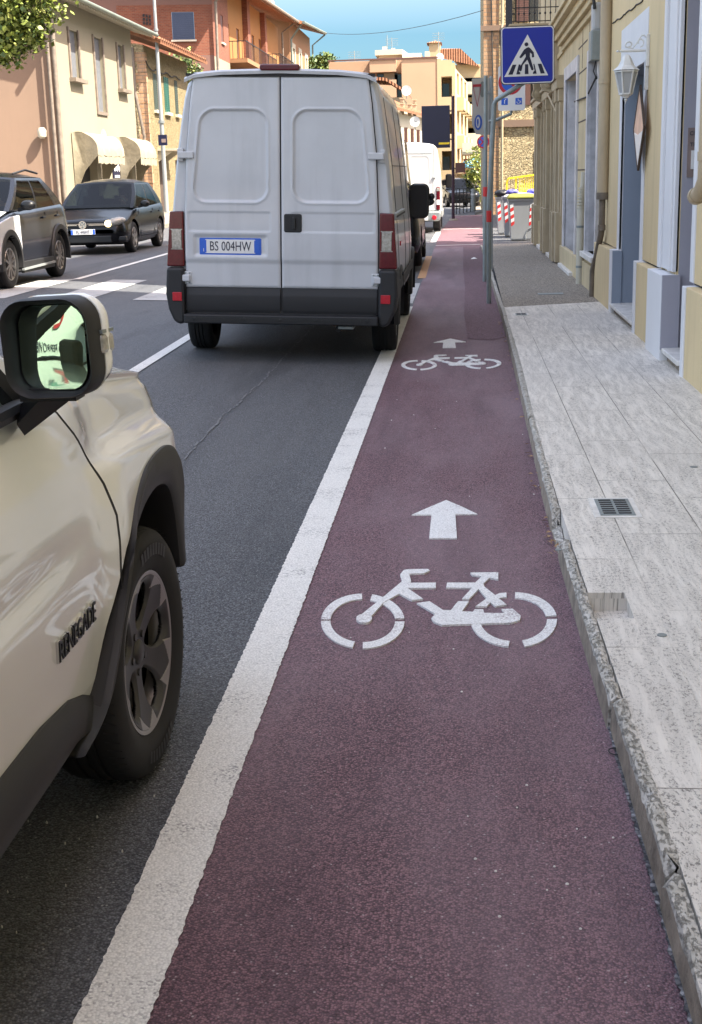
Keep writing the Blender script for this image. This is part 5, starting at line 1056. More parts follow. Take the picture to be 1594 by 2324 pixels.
def hatch(name,label,cat,L,Wd,H,wb,foh,Rr,zh,zb,paint,roofpaint,upper=None,ybase=None,suv=False,group=None,glass='glass',rimmat='alloy',tyre='rubber',rimn=5):
    r=thing(name,(0,0,0),label,cat,group,world=False); w=Wd/2; yb=ybase or foh+.42
    st=[(0,.70,.34,zh-.26),(.05,.84,.24,zh-.17),(.2,.95,.20,zh-.09),(.45,.99,.19,zh-.04),(yb-.25,1,.18,zb-.05),(yb+.15,1,.18,zb-.01),(L*.55,1,.18,zb+.01),(L-.6,1,.20,zb+.05),(L-.25,.97,.24,zb+.06),(L-.06,.90,.30,zb+.02),(L,.80,.40,zb-.12)]
    dense=catmull([(a,b*w,c,d) for a,b,c,d in st],4)
    def hp(wx,z0,z1): return [(0,z0),(wx*.80,z0),(wx*.93,z0+.05),(wx*.985,z0+.18),(wx,z0+(z1-z0)*.50),(wx*.985,z0+(z1-z0)*.74),(wx*.955,z1-.07),(wx*.90,z1-.015),(wx*.70,z1+.012),(0,z1+.03)]
    body=lofty([(a,hp(b,c,d)) for a,b,c,d in dense])
    cuts=[]
    for yy in (foh,foh+wb):
        for s_ in (-1,1):
            c=MB(); c.lathe([(0,-.2),(Rr+.055,-.2),(Rr+.055,.22),(0,.22)],'X',(s_*(w-.05),yy,Rr+.01),28); cuts.append(c)
    me=cutmesh(body.mesh('body',[paint],None),cuts); me.polygons.foreach_set('use_smooth',[True]*len(me.polygons)); me.set_sharp_from_angle(angle=R(38)); obj('body',me,paint,r)
    d=MB(); 
    for yy in (foh,foh+wb): d.box(-w+.22,w-.22,yy-Rr-.1,yy+Rr+.1,.2,zh-.1)
    obj('wheel_well',d,'dark',r)
    for yy in (foh,foh+wb):
        for s_ in (-1,1): wheel(r,s_*(w-.115),yy,Rr,.20,Rr*.66,s_,rimmat,rimn,tyre)
    # greenhouse
    y0=yb-.12; y1=yb+.78; y2=L-.75; y3=L-.18; zr=H-.07; wb_=w*.90; wt=w*.70
    def side(s_,a,b_,c,d_,name_='side_window'):
        m=MB(); m.quad((s_*(wb_-.0),a,zb+.0),(s_*(wb_),b_,zb+.02),(s_*wt,d_,zr),(s_*wt,c,zr)); return m
    ymid=(y1+y2)/2+.02; um=.47
    def SS(s_,u,v): return (s_*(lerp(wb_,wt,v)+.035*sin(PI*v*.9)),lerp(lerp(y0,y3,u),lerp(y1,y2,u),v),lerp(zb-.01,zr,v))
    def strip_(s_,u0,u1,v0,v1,mb,mi=0,n=3): mb.grid(lambda u,v:SS(s_,lerp(u0,u1,u),lerp(v0,v1,v)),n,5,mi)
    for s_ in (-1,1):
        m=MB(); strip_(s_,0,.055,0,1,m); strip_(s_,.86,1,0,1,m); strip_(s_,.055,.86,.93,1,m,0,8); obj('pillars',m,roofpaint,r,50)
        m=MB(); strip_(s_,um-.012,um+.022,.03,.93,m); strip_(s_,.055,.86,0,.04,m,0,8); strip_(s_,.84,.86,.04,.93,m); obj('window_trim',m,'black',r,50)
        m=MB(); strip_(s_,.055,um-.012,.04,.93,m); obj('side_window',m,glass,r,50); m=MB(); strip_(s_,um+.022,.84,.04,.93,m); obj('side_window',m,glass,r,50)
    def FS(u,v): a=2*u-1; x=a*(lerp(wb_,wt,v)+.035*sin(PI*v*.9)); return (x,lerp(y0,y1,v)-.10*(1-a*a)*(1-.55*v),lerp(zb-.01,zr,v)+.035*(1-a*a)*v)
    m=MB(); m.grid(lambda u,v:FS(lerp(.045,.955,u),lerp(.03,.94,v)),12,6); obj('windscreen',m,glass,r,60)
    m=MB(); m.grid(lambda u,v:FS(u*.045,v),1,6); m.grid(lambda u,v:FS(1-u*.045,v),1,6); m.grid(lambda u,v:FS(u,.94+.06*v),12,1); obj('screen_frame',m,roofpaint,r,60)
    def BS(u,v): a=2*u-1; x=a*(lerp(wb_,wt,v)+.035*sin(PI*v*.9)); return (x,lerp(y3,y2,v)+.10*(1-a*a)*(1-.4*v),lerp(zb-.01,zr,v)+.035*(1-a*a)*v)
    m=MB(); m.grid(lambda u,v:BS(lerp(.10,.90,u),lerp(.12,.92,v)),10,5); obj('rear_window',m,glass,r,60)
    m=MB(); m.grid(lambda u,v:BS(u*.10,v),2,6); m.grid(lambda u,v:BS(1-u*.10,v),2,6); m.grid(lambda u,v:BS(u,.92+.08*v),12,1); m.grid(lambda u,v:BS(u,.12*v),12,1); obj('tailgate_frame',m,roofpaint,r,60)
    def RF(u,v): a=2*u-1; yy_=lerp(y1-.10*(1-a*a)*.45,y2+.10*(1-a*a)*.6,v); return (a*wt*1.0+a*.011,yy_,zr+.035*(1-a*a)+.055*sin(PI*v)*(1-a**4)+.012*sin(PI*v))
    m=MB(); m.grid(RF,14,14); obj('roof',m,roofpaint,r,60)
    # interior
    m=MB(); m.box(-w*.8,w*.8,y0+.25,L-.45,zb-.35,zb-.12); m.box(-w*.8,w*.8,y0+.12,y0+.45,zb-.2,zb+.06)
    for sx in (-.36,.36):
        m.cbox((sx,y0+1.12,zb+.0),(.44,.14,.5)); m.cbox((sx,y0+1.15,zb+.33),(.24,.10,.18))
    m.cbox((0,L-1.15,zb-.02),(1.2,.12,.4)); m.box(-w*.8,w*.8,y0+.1,L-.4,.3,zb-.3); obj('interior',m,'dark',r)
    # door seams, handles, mirrors
    m=MB()
    for s_ in (-1,1):
        for yy in (y0+.22,ymid-.03,y3-.55): m.bar((s_*(w+.001),yy,.32),(s_*(w*.965),yy,zb-.05),.008,.008)
        m.bar((s_*(w-.0),y0+.2,.31),(s_*(w-.0),foh+wb-Rr-.1,.31),.01)
    obj('door_seam',m,'dark',r)
    for s_ in (-1,1):
        m=MB(); m.lathe([(0,-.10),(.06,-.08),(.085,-.01),(.075,.07),(0,.09)],'Y',(0,0,0),14); xform(m,Matrix.Translation((s_*(w+.10),y0+.32,zb+.07))@Matrix.Diagonal((1.35,.8,.9,1))); mm=obj('wing_mirror',m,'black' ,r,50)
        m=MB(); m.bar((s_*(w-.06),y0+.34,zb+.0),(s_*(w+.06),y0+.33,zb+.03),.05); obj('mirror_arm',m,'black',mm)
        m=MB(); m.cbox((s_*(w*.985),ymid-.16,zb-.13),(.03,.16,.03)); m.cbox((s_*(w*.985),y3-.62,zb-.12),(.03,.16,.03)); obj('door_handle',m,paint,r,bevel=.01)
    if suv:
        for yy in (foh,foh+wb):
            for s_ in (-1,1):
                m=MB(); rings=[]
                for k in range(21):
                    a=R(-12+204*k/20); c_=Vector((0,yy,Rr+.02)); 
                    def P(rad,x): return (s_*x,yy+cos(a)*rad,Rr+.02+sin(a)*rad)
                    rings.append([P(Rr+.045,w-.06),P(Rr+.045,w+.028),P(Rr+.12,w+.022),P(Rr+.14,w-.03)])
                m.rings(rings,0,True); obj('wheel_arch_trim',m,'clad' if paint!='silvercar' else 'galv2',r,40)
        m=MB()
        for s_ in (-1,1): m.box(s_*w-.03 if s_>0 else -w-.02,s_*w+.02 if s_>0 else -w+.03,foh+Rr+.1,foh+wb-Rr-.1,.19,.36); m.tube([(s_*wt*.95,y1+.05,zr+.06),(s_*wt*.97,(y1+y2)/2,zr+.12),(s_*wt*.95,y2,zr+.07)],.018,8)
        obj('sill_and_rails',m,'clad',r,bevel=.01)
        m=MB()
        for s_ in (-1,1): m.bar((s_*(w+.03),foh+Rr+.02,.25),(s_*(w+.03),foh+wb-Rr-.15,.27),.04,.03)
        obj('side_step',m,'galv2',r)
    return r,dict(w=w,y0=y0,y1=y1,zb=zb,zh=zh,ymid=ymid,y2=y2,y3=y3,zr=zr)

# ---- person helper for drivers (one continuous body)
def driver(loc,rz,label,shirt='shirt'):
    V=[(0,0,0),(0,0,.22),(0,.0,.42),(0,.0,.50),(.19,0,.43),(.27,-.10,.20),(.18,-.38,.22),(-.19,0,.43),(-.27,-.10,.20),(-.18,-.38,.22),(.1,-.05,-.02),(.13,-.45,.02),(.14,-.55,-.35),(-.1,-.05,-.02),(-.13,-.45,.02),(-.14,-.55,-.35)]
    E=[(0,1),(1,2),(2,3),(2,4),(4,5),(5,6),(2,7),(7,8),(8,9),(0,10),(10,11),(11,12),(0,13),(13,14),(14,15)]
    me=bpy.data.meshes.new('person'); me.from_pydata(V,E,[]); me.materials.append(M[shirt]); o=bpy.data.objects.new('person',me); COL.objects.link(o)
    md=o.modifiers.new('s','SKIN'); rad=[.15,.16,.13,.055,.075,.05,.035,.075,.05,.035,.09,.075,.05,.09,.075,.05]
    for i,v in enumerate(me.skin_vertices[0].data): v.radius=(rad[i],rad[i]*.8)
    me.skin_vertices[0].data[0].use_root=True; md.use_smooth_shade=True
    s_=o.modifiers.new('u','SUBSURF'); s_.levels=1; s_.render_levels=1
    o.location=loc; o.rotation_euler=(0,0,rz); tag(o,label,'person')
    h=MB(); h.lathe([(0,.48),(.05,.50),(.062,.54),(.075,.60),(.085,.66),(.08,.72),(.05,.765),(0,.78)],'Z',(0,0,0),14); h.cbox((0,-.09,.62),(.025,.03,.045)); h.cbox((0,-.078,.575),(.05,.02,.012)); h.cbox((.085,0,.63),(.015,.03,.05)); h.cbox((-.085,0,.63),(.015,.03,.05)); obj('head',h,'skin',o,60)
    h=MB(); h.lathe([(.088,.65),(.093,.70),(.085,.76),(.05,.79),(0,.80)],'Z',(0,.012,0),14); obj('hair',h,'hair',o,60)
    for sx in (.18,-.18):
        h=MB(); h.cbox((sx*.9,-.42,.225),(.07,.08,.035))
        for q in range(4): h.tube([(sx*.9-.027+.018*q,-.45,.23),(sx*.9-.027+.018*q,-.485-.004*(q%2),.225),(sx*.9-.027+.018*q,-.495,.205)],.008,6)
        h.tube([(sx*.9-.03*(1 if sx>0 else -1),-.41,.23),(sx*.9-.055*(1 if sx>0 else -1),-.44,.225),(sx*.9-.05*(1 if sx>0 else -1),-.46,.215)],.009,6); obj('hand',h,'skin',o,50)
    return o

# ---- black hatchback in the oncoming lane
G,gp=hatch('hatchback','black hatchback with one lit headlamp driving toward the camera behind the silver suv','car',4.15,1.84,1.545,2.50,.84,.325,.80,.95,'blackcar','blackcar')
G.location=(-7.98,27.62,.17)
w=gp['w']
m=MB(); m.box(-.55,.55,-.006,.03,.585,.655); 
gr=obj('grille',m,'black',G); m=MB(); m.bar((-.52,-.01,.622),(-.13,-.01,.622),.012); m.bar((.13,-.01,.622),(.52,-.01,.622),.012); m.bar((-.52,-.01,.645),(.52,-.01,.645),.006); obj('chrome_strip',m,'chrome',gr)
m=MB(); m.lathe([(.083,0),(.083,-.012),(.070,-.012),(.070,0)],'Y',(0,-.02,.625),28)
for a,b in (((-.040,.062),(-.012,.008)),((.040,.062),(.012,.008)),((-.012,.008),(0,.0)),((-.066,.03),(-.034,-.058)),((-.034,-.058),(0,.0)),((.066,.03),(.034,-.058)),((.034,-.058),(0,.0))):
    m.bar((a[0],-.028,.625+a[1]),(b[0],-.028,.625+b[1]),.014,.008,up=(0,1,0))
obj('round_emblem',m,'chrome',G); m=MB(); m.lathe([(0,-.006),(.075,-.006),(.075,0)],'Y',(0,-.015,.625),20); obj('emblem_back',m,'galv',G)
m=MB(); m.box(-.60,.60,-.01,.05,.25,.40); m.box(-.9,-.72,.06,.2,.28,.38); m.box(.72,.9,.06,.2,.28,.38); obj('lower_intake',m,'black',G,bevel=.02)
m=MB(); m.box(-.26,.26,-.03,-.012,.425,.535); pl=obj('number_plate',m,'signw',G,bevel=.004); m=MB(); m.box(-.26,-.215,-.033,-.03,.43,.53); m.box(.215,.26,-.033,-.03,.43,.53); obj('blue_band',m,'platebl',pl); t=textmb('FL 445HT',.095,.001,.75); xform(t,Matrix.Translation((0,-.034,.48))); obj('lettering',t,'signb',pl)
for s_ in (-1,1):
    m=MB(); m.lathe([(0,-1),(.5,-.86),(.86,-.5),(1,0),(.86,.5),(0,1)],'Y',(0,0,0),18); xform(m,Matrix.Translation((s_*.68,.105,.675))@Matrix.Rotation(s_*R(28),4,'Z')@Matrix.Rotation(-s_*R(12),4,'Y')@Matrix.Diagonal((.235,.11,.092,1))); hl=obj('headlight',m,'clear',G,60)
    m=MB(); m.lathe([(0,-.03),(.07,-.01),(.07,.02)],'Y',(s_*.55,-.02,.645),14); obj('lamp',m,emis('warm_lamp' ,(1,.80,.42),1.6) if s_==1 else 'clear',hl)
d_=driver((-7.98+.36,27.62+gp['y0']+1.0,.17+.48),0,'driver in a grey shirt at the wheel of the black hatchback')
m=MB(); m.lathe([(.17,-.01),(.185,0),(.17,.01),(.155,0),(.17,-.01)],'Y',(.36,gp['y0']+.62,.98),20); obj('steering_wheel',m,'black',G)
# ---- silver and dark suv entering at the left edge
V,vp=hatch('suv','silver and dark two tone suv at the left edge of the picture, windows open','car',4.05,1.86,1.64,2.40,.86,.35,.98,1.10,'greycar','greycar',suv=True,rimn=10)
V.location=(-7.42,17.85,.17)
m=MB(); w=vp['w']                                        # silver front end, lighter wing
m.grid(lambda u,v:(lerp(-w*.88,w*.88,u),lerp(.18,1.12,v),lerp(.90,1.085,v)+.035*(1-(2*u-1)**4)),10,6); obj('bonnet',m,'silvercar',V,50)
for s_ in (-1,1):
    m=MB(); poly=[(.12,.55),(.12,.86),(.5,.97),(1.0,1.04),(1.30,1.03),(1.28,.62)]
    arcp=[(.86+.455*cos(a),.37+.455*sin(a)) for a in [R(12+k*16.8) for k in range(11)]]
    pts=[(.10,.40),(.10,.82),(.45,.94),(.95,1.02),(1.33,1.03),(1.35,.42)]+[p for p in arcp if p[1]>.36]
    m.prism([(y,z) for y,z in pts],s_*(w-.03) ,s_*(w+.010),'YZ'); obj('front_wing',m,'silvercar',V,bevel=.01)
m=MB(); m.box(-.8,.8,-.03,.10,.35,.8); obj('front_bumper',m,'silvercar',V,bevel=.05)
for s_ in (-1,1):
    m=MB(); m.prism([(.02,.80),(.35,.90),(.42,.86),(.30,.76),(.05,.72)],s_*(w-.10),s_*(w+.016),'YZ'); hl=obj('headlight',m,'black',V,bevel=.01); m=MB(); m.prism([(.07,.77),(.25,.82),(.28,.80),(.1,.75)],s_*(w-.09),s_*(w+.020),'YZ'); obj('lamp_strip',m,'clear',hl)
    m=MB(); m.prism([(.0,.62),(.16,.60),(.30,.30),(.22,.30),(.05,.45)],s_*(w-.1),s_*(w+.018),'YZ'); obj('front_intake',m,'black',V,bevel=.01)
d_=driver((-7.42+.36,17.85+vp['y0']+1.0,.17+.55),0,'driver with an arm near the open window of the silver suv','shirt')
m=MB(); m.tube([(-.1,vp['y2']+.1,1.62),(-.1,vp['y2']+.3,1.80)],.006,6); obj('aerial',m,'red',V)
# ---- black car parked beyond the white van
K_,kp=hatch('parked_car','dark parked car almost hidden beyond the big white van, only its near side showing','car',4.3,1.80,1.56,2.6,.8,.34,.95,1.0,'blackcar','blackcar',group=None)
K_.rotation_euler=(0,R(1.9),PI); K_.location=(-1.575,26.9,.03)
m=MB(); 
for s_ in (-1,1): m.box(s_*.86-.05,s_*.86+.05,4.05,4.24,.85,1.3)
obj('tail_light',m,'redlens',K_,bevel=.02)

# ---- vans
def van(name,label,paint,Wh=1.0,H=2.50,Lv=5.05,rov=.92,wb=3.2,Rr=.335,prof=None):
    r=thing(name,(0,0,0),label,'van','panel vans parked along the lane',world=False)
    base=prof or [(0,.34),(.80,.34),(.93,.38),(.99,.50),(1.0,.86),(.985,1.12),(.965,1.32),(.925,1.70),(.875,2.05),(.835,2.28),(.805,2.385),(.75,2.432),(.62,2.462),(.35,2.487),(0,2.495)]
    def sec(y):
        zt=interp([(0,2.44),(.05,2.47),(.25,2.495),(3.0,2.51),(3.55,2.50),(3.85,2.36),(4.3,1.86),(4.55,1.42),(4.75,1.16),(4.95,.95),(Lv,.72)],y)
        ws=interp([(0,.972),(.03,.992),(.08,1),(3.6,1),(4.4,.97),(4.75,.90),(4.95,.78),(Lv,.62)],y)
        zb=interp([(0,.46),(.06,.42),(.5,.40),(4.4,.36),(Lv,.40)],y)
        o=[]
        for x,z in base:
            if z>.86: z2=.86+(z-.86)*(zt-.86)/(2.495-.86) if zt>.86 else .86-(.86-zt)*(z-.86)/1.635
            else: z2=zb+(z-.34)*(min(zt,.86)-zb)/(.52)
            o.append((x*ws*Wh,z2*H/2.5))
        return o
    ys=sorted({0,.015,.03,.05,.08,.15,.25,.5,*[.5+.25*k for k in range(13)],3.7,3.85,4.0,4.15,4.3,4.45,4.55,4.65,4.75,4.85,4.95,5.0,Lv})
    body=lofty([(y,sec(y)) for y in ys]); cuts=[]
    for yy in (rov,rov+wb):
        for s_ in (-1,1):
            c=MB(); c.lathe([(0,-.25),(Rr+.07,-.25),(Rr+.07,.25),(0,.25)],'X',(s_*(Wh-.07),yy,Rr),28); cuts.append(c)
    me=cutmesh(body.mesh('body',[paint]),cuts); me.polygons.foreach_set('use_smooth',[True]*len(me.polygons)); me.set_sharp_from_angle(angle=R(36)); obj('body',me,paint,r)
    m=MB()
    for yy in (rov,rov+wb): m.box(-Wh+.30,Wh-.30,yy-.5,yy+.5,.35,.9)
    m.box(-.7,.7,.3,4.4,.30,.42); m.tube([(-.9,rov,.33),(.9,rov,.33)],.045,8); m.tube([(.50,.05,.30),(.5,.9,.30)],.03,8); m.cbox((.3,1.5,.28),(.35,.6,.15)); obj('underbody',m,'dark',r)
    for yy,wd in ((rov,.23),(rov+wb,.22)):
        for s_ in (-1,1): wheel(r,s_*(Wh-.135),yy,Rr,wd,.21,s_,'galv',8)
    return r,sec
def doorsheet(x0f,x1f,z0,z1,depthf,nu,nv,yb):
    m=MB()
    def fn(u,v):
        z=lerp(z0,z1,v); x=lerp(x0f(z),x1f(z),u); ed=min(u,1-u)*abs(x1f(z)-x0f(z)); ez=min(v,1-v)*(z1-z0); e=min(ed,ez); rnd=.010*(1-sm(e/.014))
        return (x,yb+depthf(x,z)+rnd,z)
    m.grid(fn,nu,nv); return m
def rr_dist(x,z,x0,x1,z0,z1,r):
    cx,cz=(x0+x1)/2,(z0+z1)/2; dx=abs(x-cx)-(x1-x0)/2+r; dz=abs(z-cz)-(z1-z0)/2+r
    return math.hypot(max(dx,0),max(dz,0))+min(max(dx,dz),0)-r
T,sec=van('cargo_van','large dusty white cargo van seen from behind, parked by the lane','whitevan')
T.location=(-1.592,11.45,.022); T.rotation_euler=(0,R(1.95),R(0))
def wout(z): return interp([(.40,.845),(.66,.845),(1.3,.838),(1.8,.815),(2.2,.775),(2.42,.742)],z)
def dL(sign):
    def f(x,z):
        ax=abs(x); d=0
        tz=(z-1.38)/(2.155-1.38); xo=lerp(.775,.69,max(0,min(1,tz)))
        q=rr_dist(ax,z,.105,xo,1.38,2.155,.13); d+=.014*sm((-q)/.022)- .006*math.exp(-(q/.010)**2)
        q=rr_dist(ax,z,.085,.815,1.13,1.305,.02); d+=.006*sm((-q)/.012)
        d+= .012*sm((.905-z)/.05)
        d+= .020*sm((.655-z)/.012)*0
        if sign<0:
            q=rr_dist(ax,z,.11,.775,.915,1.115,.03); d+=.014*sm((-q)/.035)
        return d-.012*math.sin(PI*min(1,max(0,(z-.4)/2.0)))
    return f
for s_,nm in ((-1,0),(1,1)):
    if s_<0: m=doorsheet(lambda z:-wout(z),lambda z:-.006,.655,2.415,dL(-1),84,200,-.034)
    else: m=doorsheet(lambda z:.006,lambda z:wout(z),.655,2.415,dL(1),84,200,-.034)
    dr=obj('rear_door',m,'whitevan',T,60)
    m=MB(); m.grid(lambda u,v,s_=s_:(s_*lerp(.012,.838,u),-.016-.014*sin(v*PI)**.5+(.006 if v>.83 else 0),lerp(.425,.652,v)),6,12); obj('lower_panel',m,'blackm',dr,40)
    # hinges
    for zc,x0,x1 in ((1.775,.735,.895),(.735,.79,.945)):
        m=MB(); m.box(*(sorted((s_*x0,s_*(x0+.075)))),-.036,-.02,zc-.055,zc+.055); m.box(*(sorted((s_*(x1-.055),s_*(x1)))),-.030,-.0,zc-.055,zc+.055) if zc>1 else None; m.box(*(sorted((s_*(x0+.015),s_*(x1-.01)))),-.066,-.034,zc-.030,zc+.028); h_=obj('hinge',m,'whitevan',T,bevel=.010)
        m=MB()
        for q in (-.042,.042): m.lathe([(0,-.004),(.008,-.002),(.008,.004)],'Y',(s_*(x0+.02),-.038,zc+q),8); m.lathe([(0,-.004),(.008,-.002),(.008,.004)],'Y',(s_*(x0+.055),-.038,zc+q),8)
        obj('bolt',m,'galv',h_)
    # lamp clusters
    m=MB(); m.prism([(s_*.853,.83),(s_*.853,1.305),(s_*.975,1.30),(s_*1.012,.83)],-.035,.10,'XZ'); lc=obj('tail_light',m,'redlens',T,bevel=.012)
    m=MB(); m.box(*(sorted((s_*.875,s_*.960))),-.040,-.03,.985,1.145,0); obj('clear_panel',m,'clear',lc,bevel=.004)
    m=MB(); m.box(*(sorted((s_*.870,s_*.965))),-.037,-.034,1.155,1.295); m.box(*(sorted((s_*.870,s_*.975))),-.037,-.034,.84,.975); obj('lens_panel',m,'redlens',lc,bevel=.004)
    m=MB(); m.box(*(sorted((s_*.866,s_*.969))),-.0385,-.034,.977,.985); m.box(*(sorted((s_*.866,s_*.969))),-.0385,-.034,1.145,1.153); obj('frame_line',m,'clear',lc)
    # bumper corner
    m=MB(); m.prism([(s_*.853,.345),(s_*.853,.825),(s_*1.008,.825),(s_*1.022,.60),(s_*1.00,.46),(s_*.955,.355),(s_*.90,.325)],-.070,.46,'XZ'); bc=obj('bumper_corner',m,'blackm',T,bevel=.028)
    m=MB(); m.box(*(sorted((s_*.875,s_*.958))),-.080,-.06,.535,.610); obj('reflector',m,'redref',bc,bevel=.004)
    m=MB(); m.prism([(s_*.86,.845),(s_*.86,.83),(s_*1.0,.83),(s_*1.0,.845)],-.03,.08,'XZ'); obj('bumper_lip',m,'blackm',bc)
m=MB(); m.box(-.855,.855,-.12,.02,.345,.425); st=obj('rear_step',m,'blackm',T,bevel=.012); m=MB(); m.box(-.80,.80,-.124,-.115,.375,.400); 
for k in (-.76,-.32,0,.32,.76): m.lathe([(0,-.006),(.016,-.004),(.016,.004)],'Y',(k,-.122,.388),10)
for k in (-.70,-.50,-.36,.36,.52,.70): m.box(k-.006,k+.006,-.128,-.12,.378,.398)
obj('tread_strip',m,'black',st)
m=MB(); m.box(-.81,.81,-.02,.03,.425,.45); obj('door_sill',m,'dark',T)
m=MB(); m.prism([(-wout(z)-.007,z) for z in (.44,.66,1.3,1.8,2.2,2.42)]+[(wout(z)+.007,z) for z in (2.42,2.2,1.8,1.3,.66,.44)],-.008,.004,'XZ'); obj('door_aperture',m,'dark',T)
m=MB(); m.rings([[(x,y,interp([(0,2.475),(.5,2.462),(.72,2.44),(.80,2.42),(.815,2.40)],abs(x))+dz) for x in [-.815+.163*q/2*1.0 for q in range(21)]] for y,dz in ((-.055,-.035),(-.06,-.01),(-.03,.008),(.08,.016),(.25,.022))],0,False,closed=False); obj('roof_lip',m,'whitevan',T,50)
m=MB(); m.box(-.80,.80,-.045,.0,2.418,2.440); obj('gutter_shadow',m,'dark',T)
m=MB(); m.prism(rrect(.34,.052,.024,5,.0,2.487),-.075,-.0,'XZ'); obj('brake_light',m,'redlens',T,bevel=.012)
m=MB(); m.prism(rrect(.155,.158,.02,4,.105,1.212),-.052,-.02,'XZ'); hd=obj('door_handle',m,'black',T,bevel=.008); m=MB(); m.prism(rrect(.10,.118,.015,4,.100,1.212),-.054,-.05,'XZ'); obj('recess',m,'dark',hd); m=MB(); m.prism(rrect(.032,.105,.012,4,.115,1.212),-.070,-.05,'XZ'); obj('pull',m,'black',hd,bevel=.006)
m=MB(); m.lathe([(0,-.012),(.011,-.012),(.019,-.006),(.019,.004)],'Y',(.095,-.03,1.082),16); lk=obj('lock',m,'galv',T,40); m=MB(); m.box(.093,.097,-.044,-.040,1.076,1.088); obj('keyhole',m,'dark',lk)
m=MB(); m.lathe([(0,-.006),(.017,-.004),(.017,.004)],'Y',(-.068,-.032,1.335),14); obj('plug',m,'dark',T,40)
m=MB(); m.prism(rrect(.545,.150,.012,3,-.445,1.005),-.034,-.004,'XZ'); pl=obj('number_plate',m,'platebl',T,bevel=.004)
m=MB(); m.prism(rrect(.44,.118,.006,3,-.445,1.008),-.0365,-.034,'XZ'); obj('white_field',m,'signw',pl)
t=textmb('BS 004HW',.115,.001,.70); xform(t,Matrix.Translation((-.445,-.038,1.006))); obj('lettering',t,'signb',pl)
m=MB(); m.box(-.70,-.655,-.0368,-.034,.955,1.06); m.box(-.235,-.19,-.0368,-.034,.955,1.06); obj('blue_band',m,'platebl',pl)
t=textmb('I',.04,.001); xform(t,Matrix.Translation((-.68,-.038,.975))); obj('country_letter',t,'signw',pl)
m=MB()
for s_ in (-1,1): m.bar((s_*.60,-.05,.925),(s_*.60,-.05,.925),.01) if False else None
m.box(.50,.64,-.05,.3,.305,.335); obj('tow_eye',m,'galv',T,bevel=.01)
# side details on the kerb side
m=MB(); m.box(1.000,1.018,.45,3.7,.60,.70); m.box(-1.018,-1.0,.45,3.7,.60,.70); obj('side_rub_strip',m,'blackm',T,bevel=.01)
m=MB(); m.box(.955,.992,.12,1.9,1.24,1.30); tk=obj('slide_track',m,'galv2',T,bevel=.008); m=MB(); m.box(.970,.996,.16,1.85,1.262,1.278); obj('track_slot',m,'dark',tk)
m=MB()
for yy in (.52,2.0,3.1): m.tube([(1.003,yy,.5),(1.003,yy,.86),(.988,yy,1.12),(.967,yy,1.32),(.928,yy,1.7),(.878,yy,2.05),(.84,yy,2.28)],.0022,5)
m.tube([(.93,.5,1.70),(.93,3.6,1.72)],.003,5); obj('side_seam',m,'dark',T)
m=MB(); m.lathe([(0,.012),(.02,.012),(.022,0)],'X',(1.002,.62,1.02),14); obj('side_reflector',m,'redref',T)
for yy in (.92,4.12):
    for s_ in (-1,1):
        m=MB(); rings=[]
        for k in range(17):
            a=R(-5+190*k/16); f=lambda rad,x:(s_*x,yy+cos(a)*rad,.34+sin(a)*rad); rings.append([f(.405,.93),f(.405,1.022),f(.47,1.012),f(.48,.97)])
        m.rings(rings,0,True); obj('wheel_arch_trim',m,'blackm',T,40)
for s_ in (-1,1):
    m=MB(); m.rings([[(x,y,z) for x,z in rrect(a,b,c,5,s_*1.065,1.335)] for a,b,c,y in ((.20,.36,.06,4.0),(.235,.395,.07,4.03),(.235,.395,.08,4.08),(.19,.34,.08,4.14),(.10,.22,.04,4.17))],0); mm=obj('wing_mirror',m,'black',T,50); m=MB(); m.prism(rrect(.17,.34,.05,4,s_*1.065,1.335),3.992,4.0,'XZ'); obj('glass',m,'dark',mm); m=MB(); m.bar((s_*.96,4.15,1.3),(s_*1.08,4.12,1.33),.06,.12); obj('arm',m,'black',mm)
    m=MB(); m.quad((s_*.985,3.35,1.42),(s_*.97,4.32,1.42),(s_*.915,3.95,1.98),(s_*.905,3.35,2.0)); obj('cab_window',m,'pane',T)
m=MB(); m.lathe([(0,-.03),(.04,-.02),(.04,.03)],'Y',(1.205,4.1,1.385),12); obj('blind_spot_mirror',m,'black',T)
m=MB(); m.grid(lambda u,v:(lerp(-1,1,u)*lerp(.86,.74,v),lerp(4.62,3.92,v)+.05-.12*(2*u-1)**2,lerp(1.38,2.30,v)+.02),8,6); obj('windscreen',m,'pane',T,50)
# second van, rounded, sunlit
T2,_s=van('second_van','clean bright white van farther up the lane with rounded roof corners','whitevan2')
T2.location=(-1.58,38.9,.035); T2.rotation_euler=(0,R(1.0),R(0)); T2.scale=(1.0,1,1.02)
m=MB(); m.grid(lambda u,v:(lerp(-.86,.86,u)*interp([(0,1),(.6,1),(1,.90)],v),-.025+.010*sm(-rr_dist(abs(lerp(-.86,.86,u)),lerp(.62,2.38,v),.06,.66,1.30,2.12,.12)/.02),lerp(.62,2.38,v)),60,60); d2=obj('rear_doors',m,'whitevan2',T2,50)
m=MB(); m.box(-.004,.004,-.034,-.02,.62,2.38); m.box(.755,.765,-.030,-.02,.9,2.36); m.box(-.3,.72,-.032,-.02,2.185,2.192); m.box(.10,.9,-.0,.0,.9,.91); obj('door_seam',m,'galv',d2)
m=MB(); m.cbox((.78,-.045,1.52),(.09,.04,.045)); m.cbox((-.78,-.045,1.52),(.09,.04,.045)); obj('hinge',m,'galv2',T2,bevel=.01); m=MB(); m.lathe([(0,-.01),(.02,-.008),(.02,.0)],'Y',(.52,-.03,1.03),10); obj('lock',m,'dark',T2)
